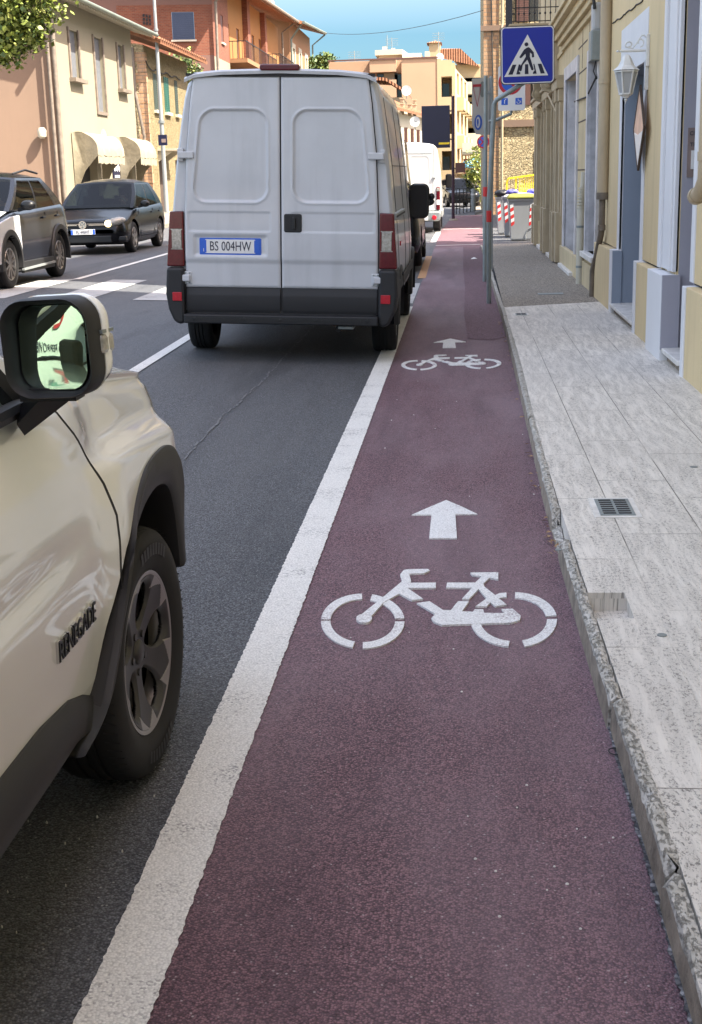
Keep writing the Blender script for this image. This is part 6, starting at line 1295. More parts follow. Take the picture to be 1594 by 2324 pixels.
for s_ in (-1,1):
    m=MB(); m.box(*(sorted((s_*.845,s_*.965))),-.05,.06,.62,1.27); tl=obj('tail_light',m,'redlens',T2,bevel=.03); m=MB(); m.box(*(sorted((s_*.86,s_*.955))),-.056,-.04,.77,.91); obj('clear_panel',m,'white',tl,bevel=.01); m=MB(); m.box(*(sorted((s_*.86,s_*.95))),-.056,-.04,1.15,1.24); obj('clear_panel',m,'clear',tl,bevel=.01)
    m=MB(); m.lathe([(0,-.02),(.06,-.015),(.07,0)],'Y',(s_*.80,-.15,.42),16); obj('fog_light',m,'redref',T2)
m=MB(); m.prism([(-.99,.32),(-.99,.60),(.99,.60),(1.0,.5),(.96,.32)],-.14,.30,'XZ'); obj('rear_bumper',m,'galv',T2,bevel=.05)
m=MB(); m.box(-.3,.62,-.15,-.14,.34,.46); obj('bumper_insert',m,'signback',T2,bevel=.01)
for s_ in (-1,1):
    m=MB(); m.prism(rrect(.20,.42,.06,4,s_*1.17,1.42),4.0,4.14,'XZ'); mm=obj('wing_mirror',m,'black',T2,bevel=.03); m=MB(); m.bar((s_*.95,4.1,1.35),(s_*1.1,4.1,1.38),.08,.16); obj('arm',m,'black',mm)
    m=MB(); m.box(*(sorted((s_*.975,s_*1.03))),.5,3.6,.42,.60); obj('side_strip',m,'galv2',T2,bevel=.01)
    m=MB(); m.quad((s_*.99,3.3,1.42),(s_*.975,4.3,1.42),(s_*.925,3.9,2.0),(s_*.915,3.3,2.0)); obj('cab_window',m,'pane',T2)
# far dark cars
FC,fp=hatch('far_car','dark estate car parked at the far end of the street behind the railing','car',4.3,1.8,1.5,2.6,.85,.32,.85,.95,'blackcar','blackcar')
p=GP(1056,470,0); FC.location=(p[0],p[1]+.5,0); FC.rotation_euler=(0,0,R(12))
c=clone(FC,(p[0]+2.0,p[1]+4.5,0),(0,0,R(8)),'dark blue car behind the far railing nearer the brick corner')
# white van behind the camera, seen only in the jeep mirror
T3,_s=van('passing_van','white van with a green emblem, seen only in the mirror glass','whitevan2'); T3.rotation_euler=(0,0,0); T3.location=(-5.75,-1.6,.155)
m=MB(); m.prism([(0,0),(.35,0),(.50,-.12),(.50,-.45),(.34,-.45),(.34,-.2),(.18,-.12)],1.003,1.012,'YZ'); xform(m,Matrix.Translation((-.02,1.44,1.82))@Matrix.Diagonal((1,.55,.55,1))); lg=obj('emblem',m,'mailgreen',T3); m=MB(); m.prism([(0,0),(.16,-.03),(.16,-.38),(.42,-.52),(.42,-.62),(.12,-.52),(0,-.38)],1.003,1.014,'YZ'); xform(m,Matrix.Translation((-.02,1.42,1.66))@Matrix.Diagonal((1,.55,.55,1))); obj('red_sweep',m,'signr',lg)
t=textmb('GRUPPO FERROVIE',.15,.003,.8); xform(t,Matrix.Translation((1.0,1.55,1.02))@Matrix.Rotation(R(90),4,'Z')); obj('lettering',t,'signb',lg)

# ================================================================ NEAR JEEP-LIKE CAR
JX=-1.742; JY=2.0
J=thing('white_suv','','','') if False else thing('boxy_suv',(JX,JY,0),'glossy off white boxy suv filling the left foreground, dark wheel arches and large mirror','car',world=False)
def L(p): return (p[0]-JX,p[1]-JY,p[2])
WCY=3.29; WCZ=.345; RWY=.72
def doorline(z): return interp([(.0,2.84),(.40,2.86),(.43,2.93),(.52,2.975),(.60,3.0),(.81,3.0),(.90,2.96),(1.02,2.87),(1.13,2.76),(1.25,2.66)],z)
def hw(Y,z):                                           # half width of the flank at height z
    b=interp([(.20,.800),(.34,.855),(.45,.872),(.60,.884),(.74,.889),(.84,.884),(.95,.874),(1.04,.862),(1.10,.845),(1.145,.815)],z)
    # squared shoulder of the wheel arches
    for yc in (WCY,RWY):
        k=sm((.50-abs(Y-yc-.08*(yc==WCY)))/.20); t=sm((z-.30)/.30)*(1-sm((z-.92)/.075)); b+=.027*k*t - .030*k*sm((z-.93)/.10)*(1-sm((z-1.12)/.04))
    # waist crease of the door
    b-=.010*math.exp(-((z-.80)/.035)**2)*(1-sm((Y-2.4)/.5))*sm((Y-1.0)/.3)
    nose=sm((Y-3.66)/.46); tail=sm((.12-Y)/.3); b*=1-.20*nose-.12*tail; return b
def hoodz(Y): return interp([(-.2,1.14),(2.6,1.145),(2.9,1.135),(3.3,1.105),(3.7,1.055),(3.95,.99),(4.08,.88)],Y)
zlev=[.38,.42,.45,.48,.52,.56,.60,.64,.68,.72,.745,.77,.79,.81,.83,.85,.87,.885,.90,.915,.93,.945,.96,.98,1.0,1.02,1.04,1.06,1.08,1.10,1.12,1.135,1.145]
def topz(z,Y):
    h=hoodz(Y); return z if z<.7 else .7+(z-.7)*(h-.7)/(1.145-.7)
Ys=sorted({-.14,-.1,-.04,.04,.12,.2,*[.3+.07*k for k in range(38)],*[2.93+.0*k for k in range(1)],*[3.06+.04*k for k in range(20)],3.88,3.92,3.96,4.0,4.03,4.06,4.08})
DL=[2.994,3.006]                                        # stations that follow the door shut line
Ys=[y for y in Ys if abs(y-3.0)>.03]; Ys=sorted(Ys+DL)
def Yw(s,z):
    off=doorline(z)-3.0; fall=1-sm(abs(s-3.0)/.62) if s<3 else 1-sm(abs(s-3.0)/.45); return s+off*fall
rows=[]
cowlz=[]
def flank(s,z,side):
    Y=Yw(s,z); x=hw(Y,z); return (side*x,Y,topz(z,Y))
mbody=MB()
nz=len(zlev)
for side in (1,-1):
    vs=[]; 
    for s in Ys:
        for z in zlev: vs.append(flank(s,z,side))
    fs=[]; ms=[]
    for i in range(len(Ys)-1):
        for j in range(nz-1):
            gap=abs(Ys[i]-2.994)<1e-6 and zlev[j]>.42
            fs.append((i*nz+j,(i+1)*nz+j,(i+1)*nz+j+1,i*nz+j+1)); ms.append(1 if gap else 0)
    b=len(mbody.v); mbody.v+= [(x,y-JY,z) for x,y,z in vs]; mbody.f+=[[q+b for q in f] for f in fs]; mbody.m+=ms
# bonnet and deck
def decktop(s,u):                                       # u 0..1 from flank edge to the centre
    Y=Yw(s,1.145); x0=hw(Y,1.145); h=hoodz(Y); x=x0*(1-u); 
    rise=.045*sm(u/.25)+.012*(1-(1-u)**2); rise-= .020*math.exp(-((x-.60)/.05)**2)*(1 if Y>2.9 else 0)
    return x,Y,h+rise*(1 if Y>2.75 else .3)
for side in (1,-1):
    vs=[]; nu=14
    for s in Ys:
        for k in range(nu+1): x,y,z=decktop(s,k/nu); vs.append((side*x,y-JY,z))
    b=len(mbody.v); mbody.v+=vs
    for i in range(len(Ys)-1):
        for k in range(nu): mbody.f.append([b+i*(nu+1)+k,b+(i+1)*(nu+1)+k,b+(i+1)*(nu+1)+k+1,b+i*(nu+1)+k+1]); mbody.m.append(0)
# close bottom, nose, tail
for i in range(len(Ys)-1):
    a=flank(Ys[i],.38,1); c=flank(Ys[i+1],.38,1); mbody.quad((a[0],a[1]-JY,.38),(c[0],c[1]-JY,.38),(-c[0],c[1]-JY,.38),(-a[0],a[1]-JY,.38))
for s in (Ys[0],Ys[-1]):
    pr=[flank(s,z,1) for z in zlev]+[(decktop(s,k/14)[0],decktop(s,k/14)[1],decktop(s,k/14)[2]) for k in range(1,15)]
    ring=[(x,y-JY,z) for x,y,z in pr]+[(-x,y-JY,z) for x,y,z in reversed(pr) if x>1e-6]; mbody.add(ring,[tuple(range(len(ring)))])
arch_in=[(2.80,.10),(2.82,.44),(2.90,.53),(2.98,.63),(3.04,.71),(3.12,.775),(3.25,.825),(3.41,.84),(3.56,.82),(3.64,.74),(3.675,.60),(3.69,.45),(3.71,.10)]
def archpoly(inset=0): return arch_in
cuts=[]
for side in (1,-1):
    for dy in (0,RWY-WCY):
        c=MB(); P=[(y+dy-JY,z) for y,z in arch_in]; c.prism(P,side*.56,side*1.1,'YZ'); cuts.append(c)
me=cutmesh(mbody.mesh('body',['whitecar','dark']),cuts)
# split the front door of the kerb side off as a part of its own
def split(me,test):
    bm=bmesh.new(); bm.from_mesh(me); b2_=bm.copy()
    bmesh.ops.delete(bm,geom=[f for f in bm.faces if test(f.calc_center_median())],context='FACES'); bmesh.ops.delete(b2_,geom=[f for f in b2_.faces if not test(f.calc_center_median())],context='FACES')
    m1=me.copy(); bm.to_mesh(m1); m2=me.copy(); b2_.to_mesh(m2); bm.free(); b2_.free(); return m1,m2
m1,m2=split(me,lambda c:c.x>.5 and 1.72<c.y+JY<doorline(c.z) and c.z>.44 and c.z<1.13)
for m_ in (m1,m2): m_.polygons.foreach_set('use_smooth',[True]*len(m_.polygons)); m_.set_sharp_from_angle(angle=R(40))
obj('body',m1,'whitecar',J); dr=obj('front_door',m2,'whitecar',J)
m=MB(); sl_=[]
for z in [.44+.02*k for k in range(35)]:
    Y=doorline(z); sl_.append((hw(Y,z)-.0015,Y-JY+.004,topz(z,Y)))
m.tube(sl_,.0026,5); m.tube([(hw(1.72,z)-.001,1.72-JY,z) for z in [.46,.6,.75,.9,1.0,1.08,1.13]],.004,5); obj('door_gap',m,'dark',J)
# badge
bz=.625; by=2.665
def badge_xf(mb,out=0): 
    mb.v=[(hw(by+p[0]*.86,bz+p[2])+.003+out-p[1],by-JY+p[0]*.86,bz+p[2]) for p in mb.v]; return mb
bd_=obj('badge',badge_xf(textmb('RENEGADE',.066,.0035,1.0,.0022)),'chrome',dr); obj('badge_face',badge_xf(textmb('RENEGADE',.066,.0045,1.0,-.0006),.002),'black',bd_)
# arch trims
out_=[(2.60,.39),(2.74,.405),(2.86,.44),(2.96,.52),(3.025,.62),(3.075,.72),(3.145,.795),(3.27,.853),(3.42,.872),(3.57,.864),(3.665,.815),(3.705,.70),(3.72,.58),(3.725,.50)]
inn_=[(2.56,.372),(2.66,.378),(2.755,.398),(2.82,.44),(2.925,.53),(3.01,.625),(3.095,.705),(3.23,.765),(3.41,.780),(3.54,.750),(3.60,.67),(3.625,.57),(3.635,.50),(3.64,.48)]
o2=catmull(out_,4); i2=catmull(inn_,4)
for side in (1,-1):
    for dy in (0,RWY-WCY):
        m=MB(); rings=[]
        for (oy,oz),(iy,iz) in zip(o2,i2):
            def Xs(y,z): return hw(y-dy*0,z)
            b0=hw(oy,min(oz,.95)); 
            rings.append([(side*(b0-.012),oy+dy-JY,oz),(side*(b0+.004),oy+dy-JY,oz),(side*(b0+.013),lerp(oy,iy,.12)+dy-JY,lerp(oz,iz,.12)),(side*(.918),lerp(oy,iy,.55)+dy-JY,lerp(oz,iz,.55)),(side*(.917),lerp(oy,iy,.9)+dy-JY,lerp(oz,iz,.9)),(side*(.908),iy+dy-JY,iz),(side*(.80),iy+dy-JY,iz)])
        m.rings(rings,0,True,True); obj('wheel_arch_trim',m,'clad',J,45)
        # inner liner
        m=MB(); R_=[]
        for (iy,iz) in i2: R_.append([(side*.90,iy+dy-JY,iz+.004),(side*.58,iy+dy-JY,iz+.02)])
        m.rings(R_,0,False,False); m.box(*(sorted((side*.55,side*.58))),2.7+dy-JY,3.8+dy-JY,.1,.85); obj('wheel_liner',m,'dark',J,50)
# sill cladding
for side in (1,-1):
    m=MB(); rings=[]
    y0_,y1_=1.22,2.80
    for k in range(41):
        Y=lerp(y0_,y1_,k/40); tz=interp([(1.2,.50),(2.16,.515),(2.4,.512),(2.6,.49),(2.72,.455),(2.80,.42)],Y); b0=hw(Y,tz)
        e=sm((Y-2.45)/.35)
        sh=lambda q:Y-JY-.24*q*(k/40)**3
        rings.append([(side*(b0-.01),Y-JY,tz),(side*(b0+.006),Y-JY,tz-.002),(side*(b0+.014),sh(.1),tz-.015),(side*lerp(.904,.902,e),sh(.5),lerp(tz,.345,.45)),(side*lerp(.902,.900,e),sh(.85),.402),(side*lerp(.880,.880,e),sh(1),.385),(side*.82,sh(1),.375),(side*.78,sh(1),.36)])
    m.rings(rings,0,True,True); obj('sill_cladding',m,'clad',J,50)
m=MB(); 
for side in (1,-1): m.box(*(sorted((side*.70,side*.85))),3.655-JY,3.72-JY,.12,.50)
m.box(-.80,.80,3.74-JY,4.08-JY,.2,.52); m.box(-.84,.84,-.16-JY,.05-JY,.25,.55); obj('bumper_cladding',m,'clad',J,bevel=.03)
# wheels
def jeepwheel(x,y,side,steer=0):
    Rr=.345; rr=.222; z=Rr
    t=obj('wheel',tyremb(0,0,0,Rr,.215,rr,64),'rubber',J,50); t.location=(x,y-JY,z); t.rotation_euler=(0,0,steer)
    tr=MB()
    for k in range(72):
        a=2*PI*k/72
        for s_ in (-1,1): tr.add([(s_*.062,cos(a)*(Rr+.0005),sin(a)*(Rr+.0005)),(s_*.098,cos(a+.03)*(Rr-.006),sin(a+.03)*(Rr-.006)),(s_*.098,cos(a+.045)*(Rr-.006),sin(a+.045)*(Rr-.006)),(s_*.062,cos(a+.015)*(Rr+.0005),sin(a+.015)*(Rr+.0005))],[(0,1,2,3)])
    obj('tread_sipes',tr,'dark',t)
    lt=MB(); h=side*.1085
    for a0 in (60,250):
        for k in range(9):
            a=R(a0+k*5.2); 
            for rad0,rad1,aw in ((.268,.300,.030),): 
                q=[(h,cos(a+s1*aw)*rd,sin(a+s1*aw)*rd) for s1,rd in ((-1,rad0),(1,rad0),(1,rad1),(-1,rad1))]; lt.add(q,[(0,1,2,3)])
    obj('sidewall_lettering',lt,'clad',t)
    h0=side*.088
    def depth(r_): return h0-side*(.030*(1-(r_/.205)**2)+ (.0))
    holes=[R(80+72*k) for k in range(5)]
    def inhole(r_,a,g=0):
        for ha in holes:
            da=(a-ha+PI)%(2*PI)-PI; lx=r_*cos(da)-.133; ly=r_*sin(da); wdt=.046+.012*(lx/.055)
            if (lx/(.060+g))**2+(ly/(wdt+g))**2<1: return True
        return False
    def insilver(r_,a):
        if r_<.172: return False
        for ha in holes:
            sa=ha+R(36); da=abs((a-sa+PI)%(2*PI)-PI)
            if da<R(19) and r_>.176+.035*(1-(da/R(19))): return True
        return False
    NA,NR=440,84; rad=[.0+.212*i/NR for i in range(NR+1)]
    f=MB(); sv=MB(); 
    def P(i,j): 
        a=2*PI*(j%NA)/NA; r_=rad[i]; q=0
        for ha in holes:
            da=(a-ha+PI)%(2*PI)-PI; lx=r_*cos(da)-.132; ly=r_*sin(da); e=math.sqrt((lx/.058)**2+(ly/(.042+.012*lx/.055))**2)
            q=max(q,1-sm((e-1)/.32))
        return (depth(r_)-side*.012*q,cos(a)*r_,sin(a)*r_)
    for i in range(NR):
        for j in range(NA):
            r_=(rad[i]+rad[i+1])/2; a=2*PI*(j+.5)/NA
            if inhole(r_,a): continue
            (sv if insilver(r_,a) else f).add([P(i,j),P(i,j+1),P(i+1,j+1),P(i+1,j)] if i>0 else [P(0,j),P(1,j+1),P(1,j)],[(0,1,2,3)] if i>0 else [(0,1,2)])
    def sol(o): 
        s_=o.modifiers.new('s','SOLIDIFY'); s_.thickness=.016; s_.offset=-side if side>0 else 1; return o
    rim=obj('rim',f,'alloy_dk',t,60); sol(rim); r2=obj('rim_facets',sv,'alloy',t,60); sol(r2)
    lp_=MB(); lp_.lathe([(.226,h0*.96),(.224,h0*1.03),(.214,h0*1.02),(.209,h0*.97),(.207,h0*.3)],'X',(0,0,0),64); obj('rim_lip',lp_,'alloy',t,50)
    cp=MB(); cp.lathe([(0,h0-side*.018),(.026,h0-side*.018),(.034,h0-side*.024),(.036,h0-side*.035)],'X',(0,0,0),24)
    for k in range(5):
        a=R(44+72*k); cp.lathe([(0,h0-side*.022),(.010,h0-side*.023),(.011,h0-side*.034)],'X',(0,cos(a)*.056,sin(a)*.056),10)
    obj('hub_cap',cp,'alloy_dk',t,50); bk_=MB(); bk_.lathe([(0,h0*.15),(.20,h0*.15)],'X',(0,0,0),30); bk_.lathe([(.0,h0*.3),(.135,h0*.3),(.135,h0*.2)],'X',(0,0,0),30); obj('brake_disc',bk_,'dark',t)
    return t
w0_=jeepwheel(.797,WCY,1,R(-3.0))
for xx_,yy_,rz_ in ((.80,RWY,0),(-.797,WCY,PI),(-.80,RWY,PI)):
    c=w0_.copy(); COL.objects.link(c); c.parent=J; c.location=(xx_,yy_-JY,.345); c.rotation_euler=(0,0,rz_)
    for ch in w0_.children:
        d=ch.copy(); COL.objects.link(d); d.parent=c
# greenhouse
zb_=1.14; zt_=1.60; wbt=.80; wtt=.66
A0_=(2.66,zb_); A1_=(2.08,1.57)
m=MB()
for s_ in (1,-1):
    m.add([(s_*.835,2.72-JY,1.145),(s_*.845,2.58-JY,1.15),(s_*.735,2.02-JY,1.60),(s_*.70,2.12-JY,1.63),(s_*.79,2.70-JY,1.14),(s_*.80,2.56-JY,1.14),(s_*.69,2.02-JY,1.59),(s_*.66,2.12-JY,1.62)],[(0,1,2,3),(4,7,6,5),(0,4,5,1),(1,5,6,2),(2,6,7,3),(3,7,4,0)])
    m.bar((s_*.722,2.1-JY,1.625),(s_*.70,.05-JY,1.63),.06,.05); m.bar((s_*.835,.10-JY,1.15),(s_*.70,.10-JY,1.62),.05,.34); m.bar((s_*.84,.62-JY,1.15),(s_*.705,.62-JY,1.62),.04,.07)
obj('pillars',m,'whitecar',J,bevel=.01)
m=MB(); m.rings([[(x*.73,y-JY,1.625+(.06*(1-abs(x)**3))*sc) for x in (-1,-.95,-.8,-.4,0,.4,.8,.95,1)]+[(.7,y-JY,1.61),(-.7,y-JY,1.61)] for y,sc in ((2.12,.2),(1.9,.7),(1.2,1),(.4,1),(.0,.5))],0,True); obj('roof',m,'whitecar',J,40)
m=MB()
for s_ in (1,-1):
    m.tube([(s_*.850,2.68-JY,1.150),(s_*.852,2.50-JY,1.152),(s_*.852,.2-JY,1.16)],.020,8); m.bar((s_*.838,2.53-JY,1.17),(s_*.738,2.03-JY,1.585),.035,.03); m.bar((s_*.742,2.03-JY,1.59),(s_*.72,.3-JY,1.60),.03,.03); m.bar((s_*.838,1.70-JY,1.16),(s_*.73,1.70-JY,1.6),.03,.10)
obj('window_trim',m,'blackm',J)
for s_ in (1,-1):
    m=MB(); m.quad((s_*.83,2.50-JY,1.16),(s_*.83,1.74-JY,1.16),(s_*.728,1.74-JY,1.59),(s_*.728,2.04-JY,1.59)); obj('side_window',m,'glass_c',J); m=MB(); m.quad((s_*.83,1.66-JY,1.16),(s_*.83,.66-JY,1.16),(s_*.71,.66-JY,1.60),(s_*.728,1.66-JY,1.59)); obj('side_window',m,'glass_c',J)
m=MB(); m.grid(lambda u,v:(lerp(-1,1,u)*lerp(.79,.67,v),lerp(2.84,2.10,v)-JY-.10*(2*u-1)**2,lerp(1.16,1.63,v)),10,6); obj('windscreen',m,'glass_c',J,50)
m=MB(); m.quad((-.76,-.02-JY,1.16),(.76,-.02-JY,1.16),(.66,.06-JY,1.61),(-.66,.06-JY,1.61)); obj('rear_window',m,'glass',J)
m=MB(); m.box(-.76,.76,.1-JY,2.35-JY,.5,.62); m.box(-.76,.76,2.30-JY,2.62-JY,.7,1.10)
for sx in (-.38,.38): m.cbox((sx,1.45-JY,.85),(.46,.16,.56)); m.cbox((sx,1.42-JY,1.22),(.26,.10,.16)); m.cbox((sx,1.75-JY,.70),(.46,.5,.2))
m.cbox((0,.55-JY,.9),(1.2,.14,.6)); obj('interior',m,'dark',J,bevel=.03)
# door mirror
mc=Vector((.972,2.40,1.288)); yaw=R(-8)
MM=Matrix.Translation((mc.x,mc.y-JY,mc.z))@Matrix.Rotation(yaw,4,'Z')@Matrix.Rotation(R(-2.5),4,'Y')
wM,hM=.180,.188
def rr3(w_,h_,r_,y,cx=0,cz=0): return [(x,y,z) for x,z in rrect(w_,h_,r_,6,cx,cz)]
m=MB(); m.rings([rr3(wM*.90,hM*.88,.045,-.020),rr3(wM*.975,hM*.97,.050,-.030),rr3(wM,hM,.052,-.022),rr3(wM*1.005,hM*1.005,.052,.005),rr3(wM*1.0,hM*1.0,.05,.03)],0,False); 
m.rings([rr3(wM*.90,hM*.88,.045,-.020),rr3(wM*.88,hM*.86,.040,.0),rr3(wM*.88,hM*.86,.040,.030)],0,False); m.add(rr3(wM*.99,hM*.99,.05,.030),[tuple(range(28))])
hs_=obj('mirror_housing',xform(m,MM),'blackm',J,50)
m=MB(); m.rings([rr3(wM*1.006,hM*1.006,.05,.034,0,.0),rr3(wM*1.03,hM*.96,.05,.042,.004,.006),rr3(wM*1.02,hM*.94,.05,.060,.002,.005),rr3(wM*.90,hM*.84,.05,.095,-.004,.003),rr3(wM*.60,hM*.6,.05,.115,-.006,0)],0,True)
xform(m,MM); me=m.mesh('cap',['whitecar','blackm'],50)
for p in me.polygons:
    if (MM.inverted()@p.center).z<-.062: p.material_index=1
obj('mirror_cap',me,['whitecar'],hs_)
m=MB(); m.box(wM*.30,wM*.535,.018,.075,-.020,.018); obj('indicator',xform(m,MM),'clear',hs_,bevel=.008); m=MB(); m.box(wM*.30,wM*.53,.02,.074,.0195,.026); obj('seam',xform(m,MM),'galv',hs_)
m=MB(); vs=rr3(wM*.86,hM*.84,.04,0); nv=len(vs); rgs=[]
for q in range(1,11): rgs.append([(x*q/10,-.004+((x*q/10)**2+(z*q/10)**2)/(2*MCR),z*q/10) for x,y,z in vs])
m.rings(rgs,0,False); m.add([(0,-.004,0)]+rgs[0],[(0,1+k,1+(k+1)%nv) for k in range(nv)])
obj('mirror_glass',xform(m,MM@Matrix.Rotation(R(MIRZ),4,'Z')@Matrix.Rotation(R(MIRX),4,'X')@Matrix.Translation((0,.002,0))),'mirror',hs_,80) 
m=MB(); m.add([(.845,2.64-JY,1.17),(.862,2.50-JY,1.16),(.868,2.46-JY,1.13),(.868,2.50-JY,1.10),(.862,2.66-JY,1.13),(.965,2.46-JY,1.205),(.93,2.40-JY,1.205),(.94,2.41-JY,1.19),(.99,2.47-JY,1.185),(.99,2.49-JY,1.20)],[(0,1,6,5),(1,2,7,6),(2,3,8,7),(3,4,9,8),(4,0,5,9)]); m.box(.90,1.01,2.40-JY,2.46-JY,1.185,1.21); obj('mirror_foot',m,'blackm',hs_,40)
# ================================================================ TREES
def crown(cs,n,size,mats,seed,name,parent,droop=.3,gap=.0):
    rr=random.Random(seed); mb=MB()
    for i in range(n):
        c,r=cs[rr.randrange(len(cs))]
        # leaf sprays: a short drooping row of leaves
        while True:
            p=Vector((rr.uniform(-1,1),rr.uniform(-1,1),rr.uniform(-1,1)))
            if .25<p.length<1: break
        p=Vector(c)+Vector((p.x*r[0],p.y*r[1],p.z*r[2])); d=Vector((rr.gauss(0,1),rr.gauss(0,1),-droop*rr.random()*2)).normalized()
        mi=0 if rr.random()<.72 else (1 if rr.random()<.6 else 2)
        for k in range(5):
            q=p+d*size*k*.9; a=Vector((rr.gauss(0,1),rr.gauss(0,1),rr.gauss(0,.6))).normalized(); b=a.cross(Vector((rr.gauss(0,1),rr.gauss(0,1),rr.gauss(0,1)))).normalized()
            l=size*rr.uniform(.45,1.5); w_=l*.42
            mb.add([q-a*l*.1,q+a*l*.4+b*w_,q+a*l,q+a*l*.4-b*w_],[(0,1,2,3)],mi)
    return obj(name,mb,mats,parent,fix=False)
def trunkmb(base,top,r0,limbs,seed):
    rr=random.Random(seed); mb=MB(); B=Vector(base); T=Vector(top)
    pts=[B.lerp(T,k/6)+Vector((rr.gauss(0,.05),rr.gauss(0,.05),0)) for k in range(7)]; mb.tube(pts,[lerp(r0,r0*.45,k/6) for k in range(7)],10)
    for c in limbs:
        s_=B.lerp(T,rr.uniform(.55,.95)); e=Vector(c); m_=s_.lerp(e,.5)+Vector((0,0,.2)); mb.tube([s_,m_,e],[r0*.35,r0*.22,r0*.08],7)
    return mb
tY=28.5; tx=AY(5,60,tY)[0]
r=thing('street_tree',(tx,tY,.3),'leafy yellow green tree in the top left corner before the peach wall','tree')
cs=[((tx,tY,6.4),(1.5,1.4,1.3)),((tx+.7,tY-.2,5.6),(.8,.9,.7)),((tx+.3,tY,7.4),(1.2,1.2,1.0)),((tx-.6,tY,5.2),(1.1,1.0,.7)),((tx+.95,tY+.1,6.3),(.65,.6,.5)),((tx+.35,tY-.1,4.85),(.6,.6,.35)),((tx-.1,tY-.2,4.5),(.5,.5,.3))]
crown(cs,2600,.10,['leaf','leafy','leaf2'],5,'crown',r,.5)
obj('trunk',trunkmb((tx-.9,tY,.3),(tx-.5,tY,5.6),.14,[c[0] for c in cs],3),'bark',r,40)
x,z=AY(422,160,71); r=thing('garden_tree',(x,71,.4),'dark green shrubby tree between the stone house and the van roof','tree')
crown([((x,71,z),(.75,.6,1.2)),((x+.25,71,z-1.2),(.5,.5,.8)),((x-.1,71,5),(.6,.5,1.2))],700,.14,['leaf2','leaf','leafy'],8,'crown',r); obj('trunk',trunkmb((x,71,.4),(x,71,6),.1,[(x+.3,71,7)],3),'bark',r,40)
x,z=AY(725,138,128); r=thing('hill_tree',(x,128,0),'rounded green treetop against the sky beyond the van roof','tree')
crown([((x-.7,128,z-.6),(1.0,1,1.0)),((x+.4,128,z-.1),(.8,1,.9)),((x+.1,128,z-1.8),(1.4,1,1.2))],900,.22,['leaf2','leaf','leafy'],9,'crown',r); obj('trunk',trunkmb((x,128,0),(x,128,z-.8),.25,[(x+.5,128,z),(x-.7,128,z-.4)],3),'bark',r,40)
x,z=AY(1084,370,75); r=thing('bend_tree',(x,75,0),'yellow green tree at the far bend beside the brick corner','tree')
crown([((x,75,z),(.45,.5,1.0)),((x+.2,75,z-1.2),(.4,.5,.9)),((x-.3,75,z-.6),(.35,.4,.4))],420,.12,['leafy','leaf','leaf2'],10,'crown',r); obj('trunk',trunkmb((x+.1,75,0),(x,75,3),.07,[(x+.1,75,3.6)],3),'bark',r,40)

# ================================================================ SIGNS AND POLES
# pedestrian crossing sign on its bent pole
sx0,sz0=AY(1197,126,16.75); bp=GP(1110,690,.0)
s=thing('crossing_sign',(bp[0],bp[1],0),'square blue pedestrian crossing sign on a bent grey pole at the kerb','road sign')
pt=AY(1122,232,bp[1])
d=MB(); d.tube([(bp[0],bp[1],0),(bp[0],bp[1],1.2),(pt[0]-.0,bp[1],pt[1]-.02)],.030,12); d.tube([(pt[0]-.0,bp[1],pt[1]-.03),(pt[0]+.02,bp[1]-.02,pt[1]+.02),(sx0-.02,bp[1]-.05,sz0-.30),(sx0,bp[1]-.02,sz0-.25),(sx0,bp[1]-.0,sz0+.25)],.029,12); obj('pole',d,'galv',s,40)
d=MB(); d.tube([(bp[0],bp[1],1.02),(bp[0],bp[1],1.16)],.033,12); obj('red_band',d,'red',s,40)
d=MB(); d.cbox((sx0,bp[1]-.04,sz0+.1),(.14,.05,.04)); d.cbox((sx0,bp[1]-.04,sz0-.15),(.14,.05,.04)); obj('clamp',d,'galv',s)
MT=Matrix.Translation((sx0,bp[1]-.085,sz0))@Matrix.Rotation(R(7),4,'Z')@Matrix.Rotation(R(-.8),4,'Y')
def U(x,y): return ((x-968)/910*.64,(612-y)/970*.655)
def face(parts,MT,parent,y0=-.0):
    pass
d=MB(); d.prism(rrect(.65,.665,.05),-.006,.03,'XZ'); bd=obj('board',xform(d,MT),'signb',s)
d=MB(); d.prism(rrect(.635,.65,.045),-.0085,-.006,'XZ'); o=obj('white_border',xform(d,MT),'signw',bd); o.location=(0,0,0)
d=MB(); d.prism(rrect(.61,.625,.035),-.011,-.0085,'XZ'); o=obj('blue_field',xform(d,MT),'blue',bd); o.location=(0,0,0)
d=MB(); d.prism([U(968,265),U(560,970),U(1322,970)],-.0135,-.011,'XZ'); o=obj('white_triangle',xform(d,MT),'signw',bd); o.location=(0,0,0)
d=MB()
for poly in ([(705,768),(772,768),(705,935),(630,935)],[(812,768),(845,768),(830,850),(812,885),(838,905),(835,935),(768,935)],[(922,768),(975,768),(980,935),(915,935)],[(1065,768),(1082,768),(1122,935),(1055,935),(1062,905),(1085,880)],[(1140,768),(1205,768),(1262,935),(1190,935)],
  [(822,645),(905,520),(955,488),(985,480),(1012,498),(1072,570),(1080,650),(1050,658),(1040,655),(1040,600),(1008,572),(1005,640),(1068,850),(1060,878),(1030,870),(962,690),(880,780),(862,870),(845,885),(822,870),(838,800),(935,640),(930,590),(860,655),(845,662)]):
    d.prism([U(*p) for p in poly],-.0165,-.0135,'XZ')
d.prism([U(947+34*cos(a*PI/9),431+33*sin(a*PI/9)) for a in range(18)],-.0165,-.0135,'XZ')
o=obj('pictogram',xform(d,MT),'signb',bd); o.location=(0,0,0)
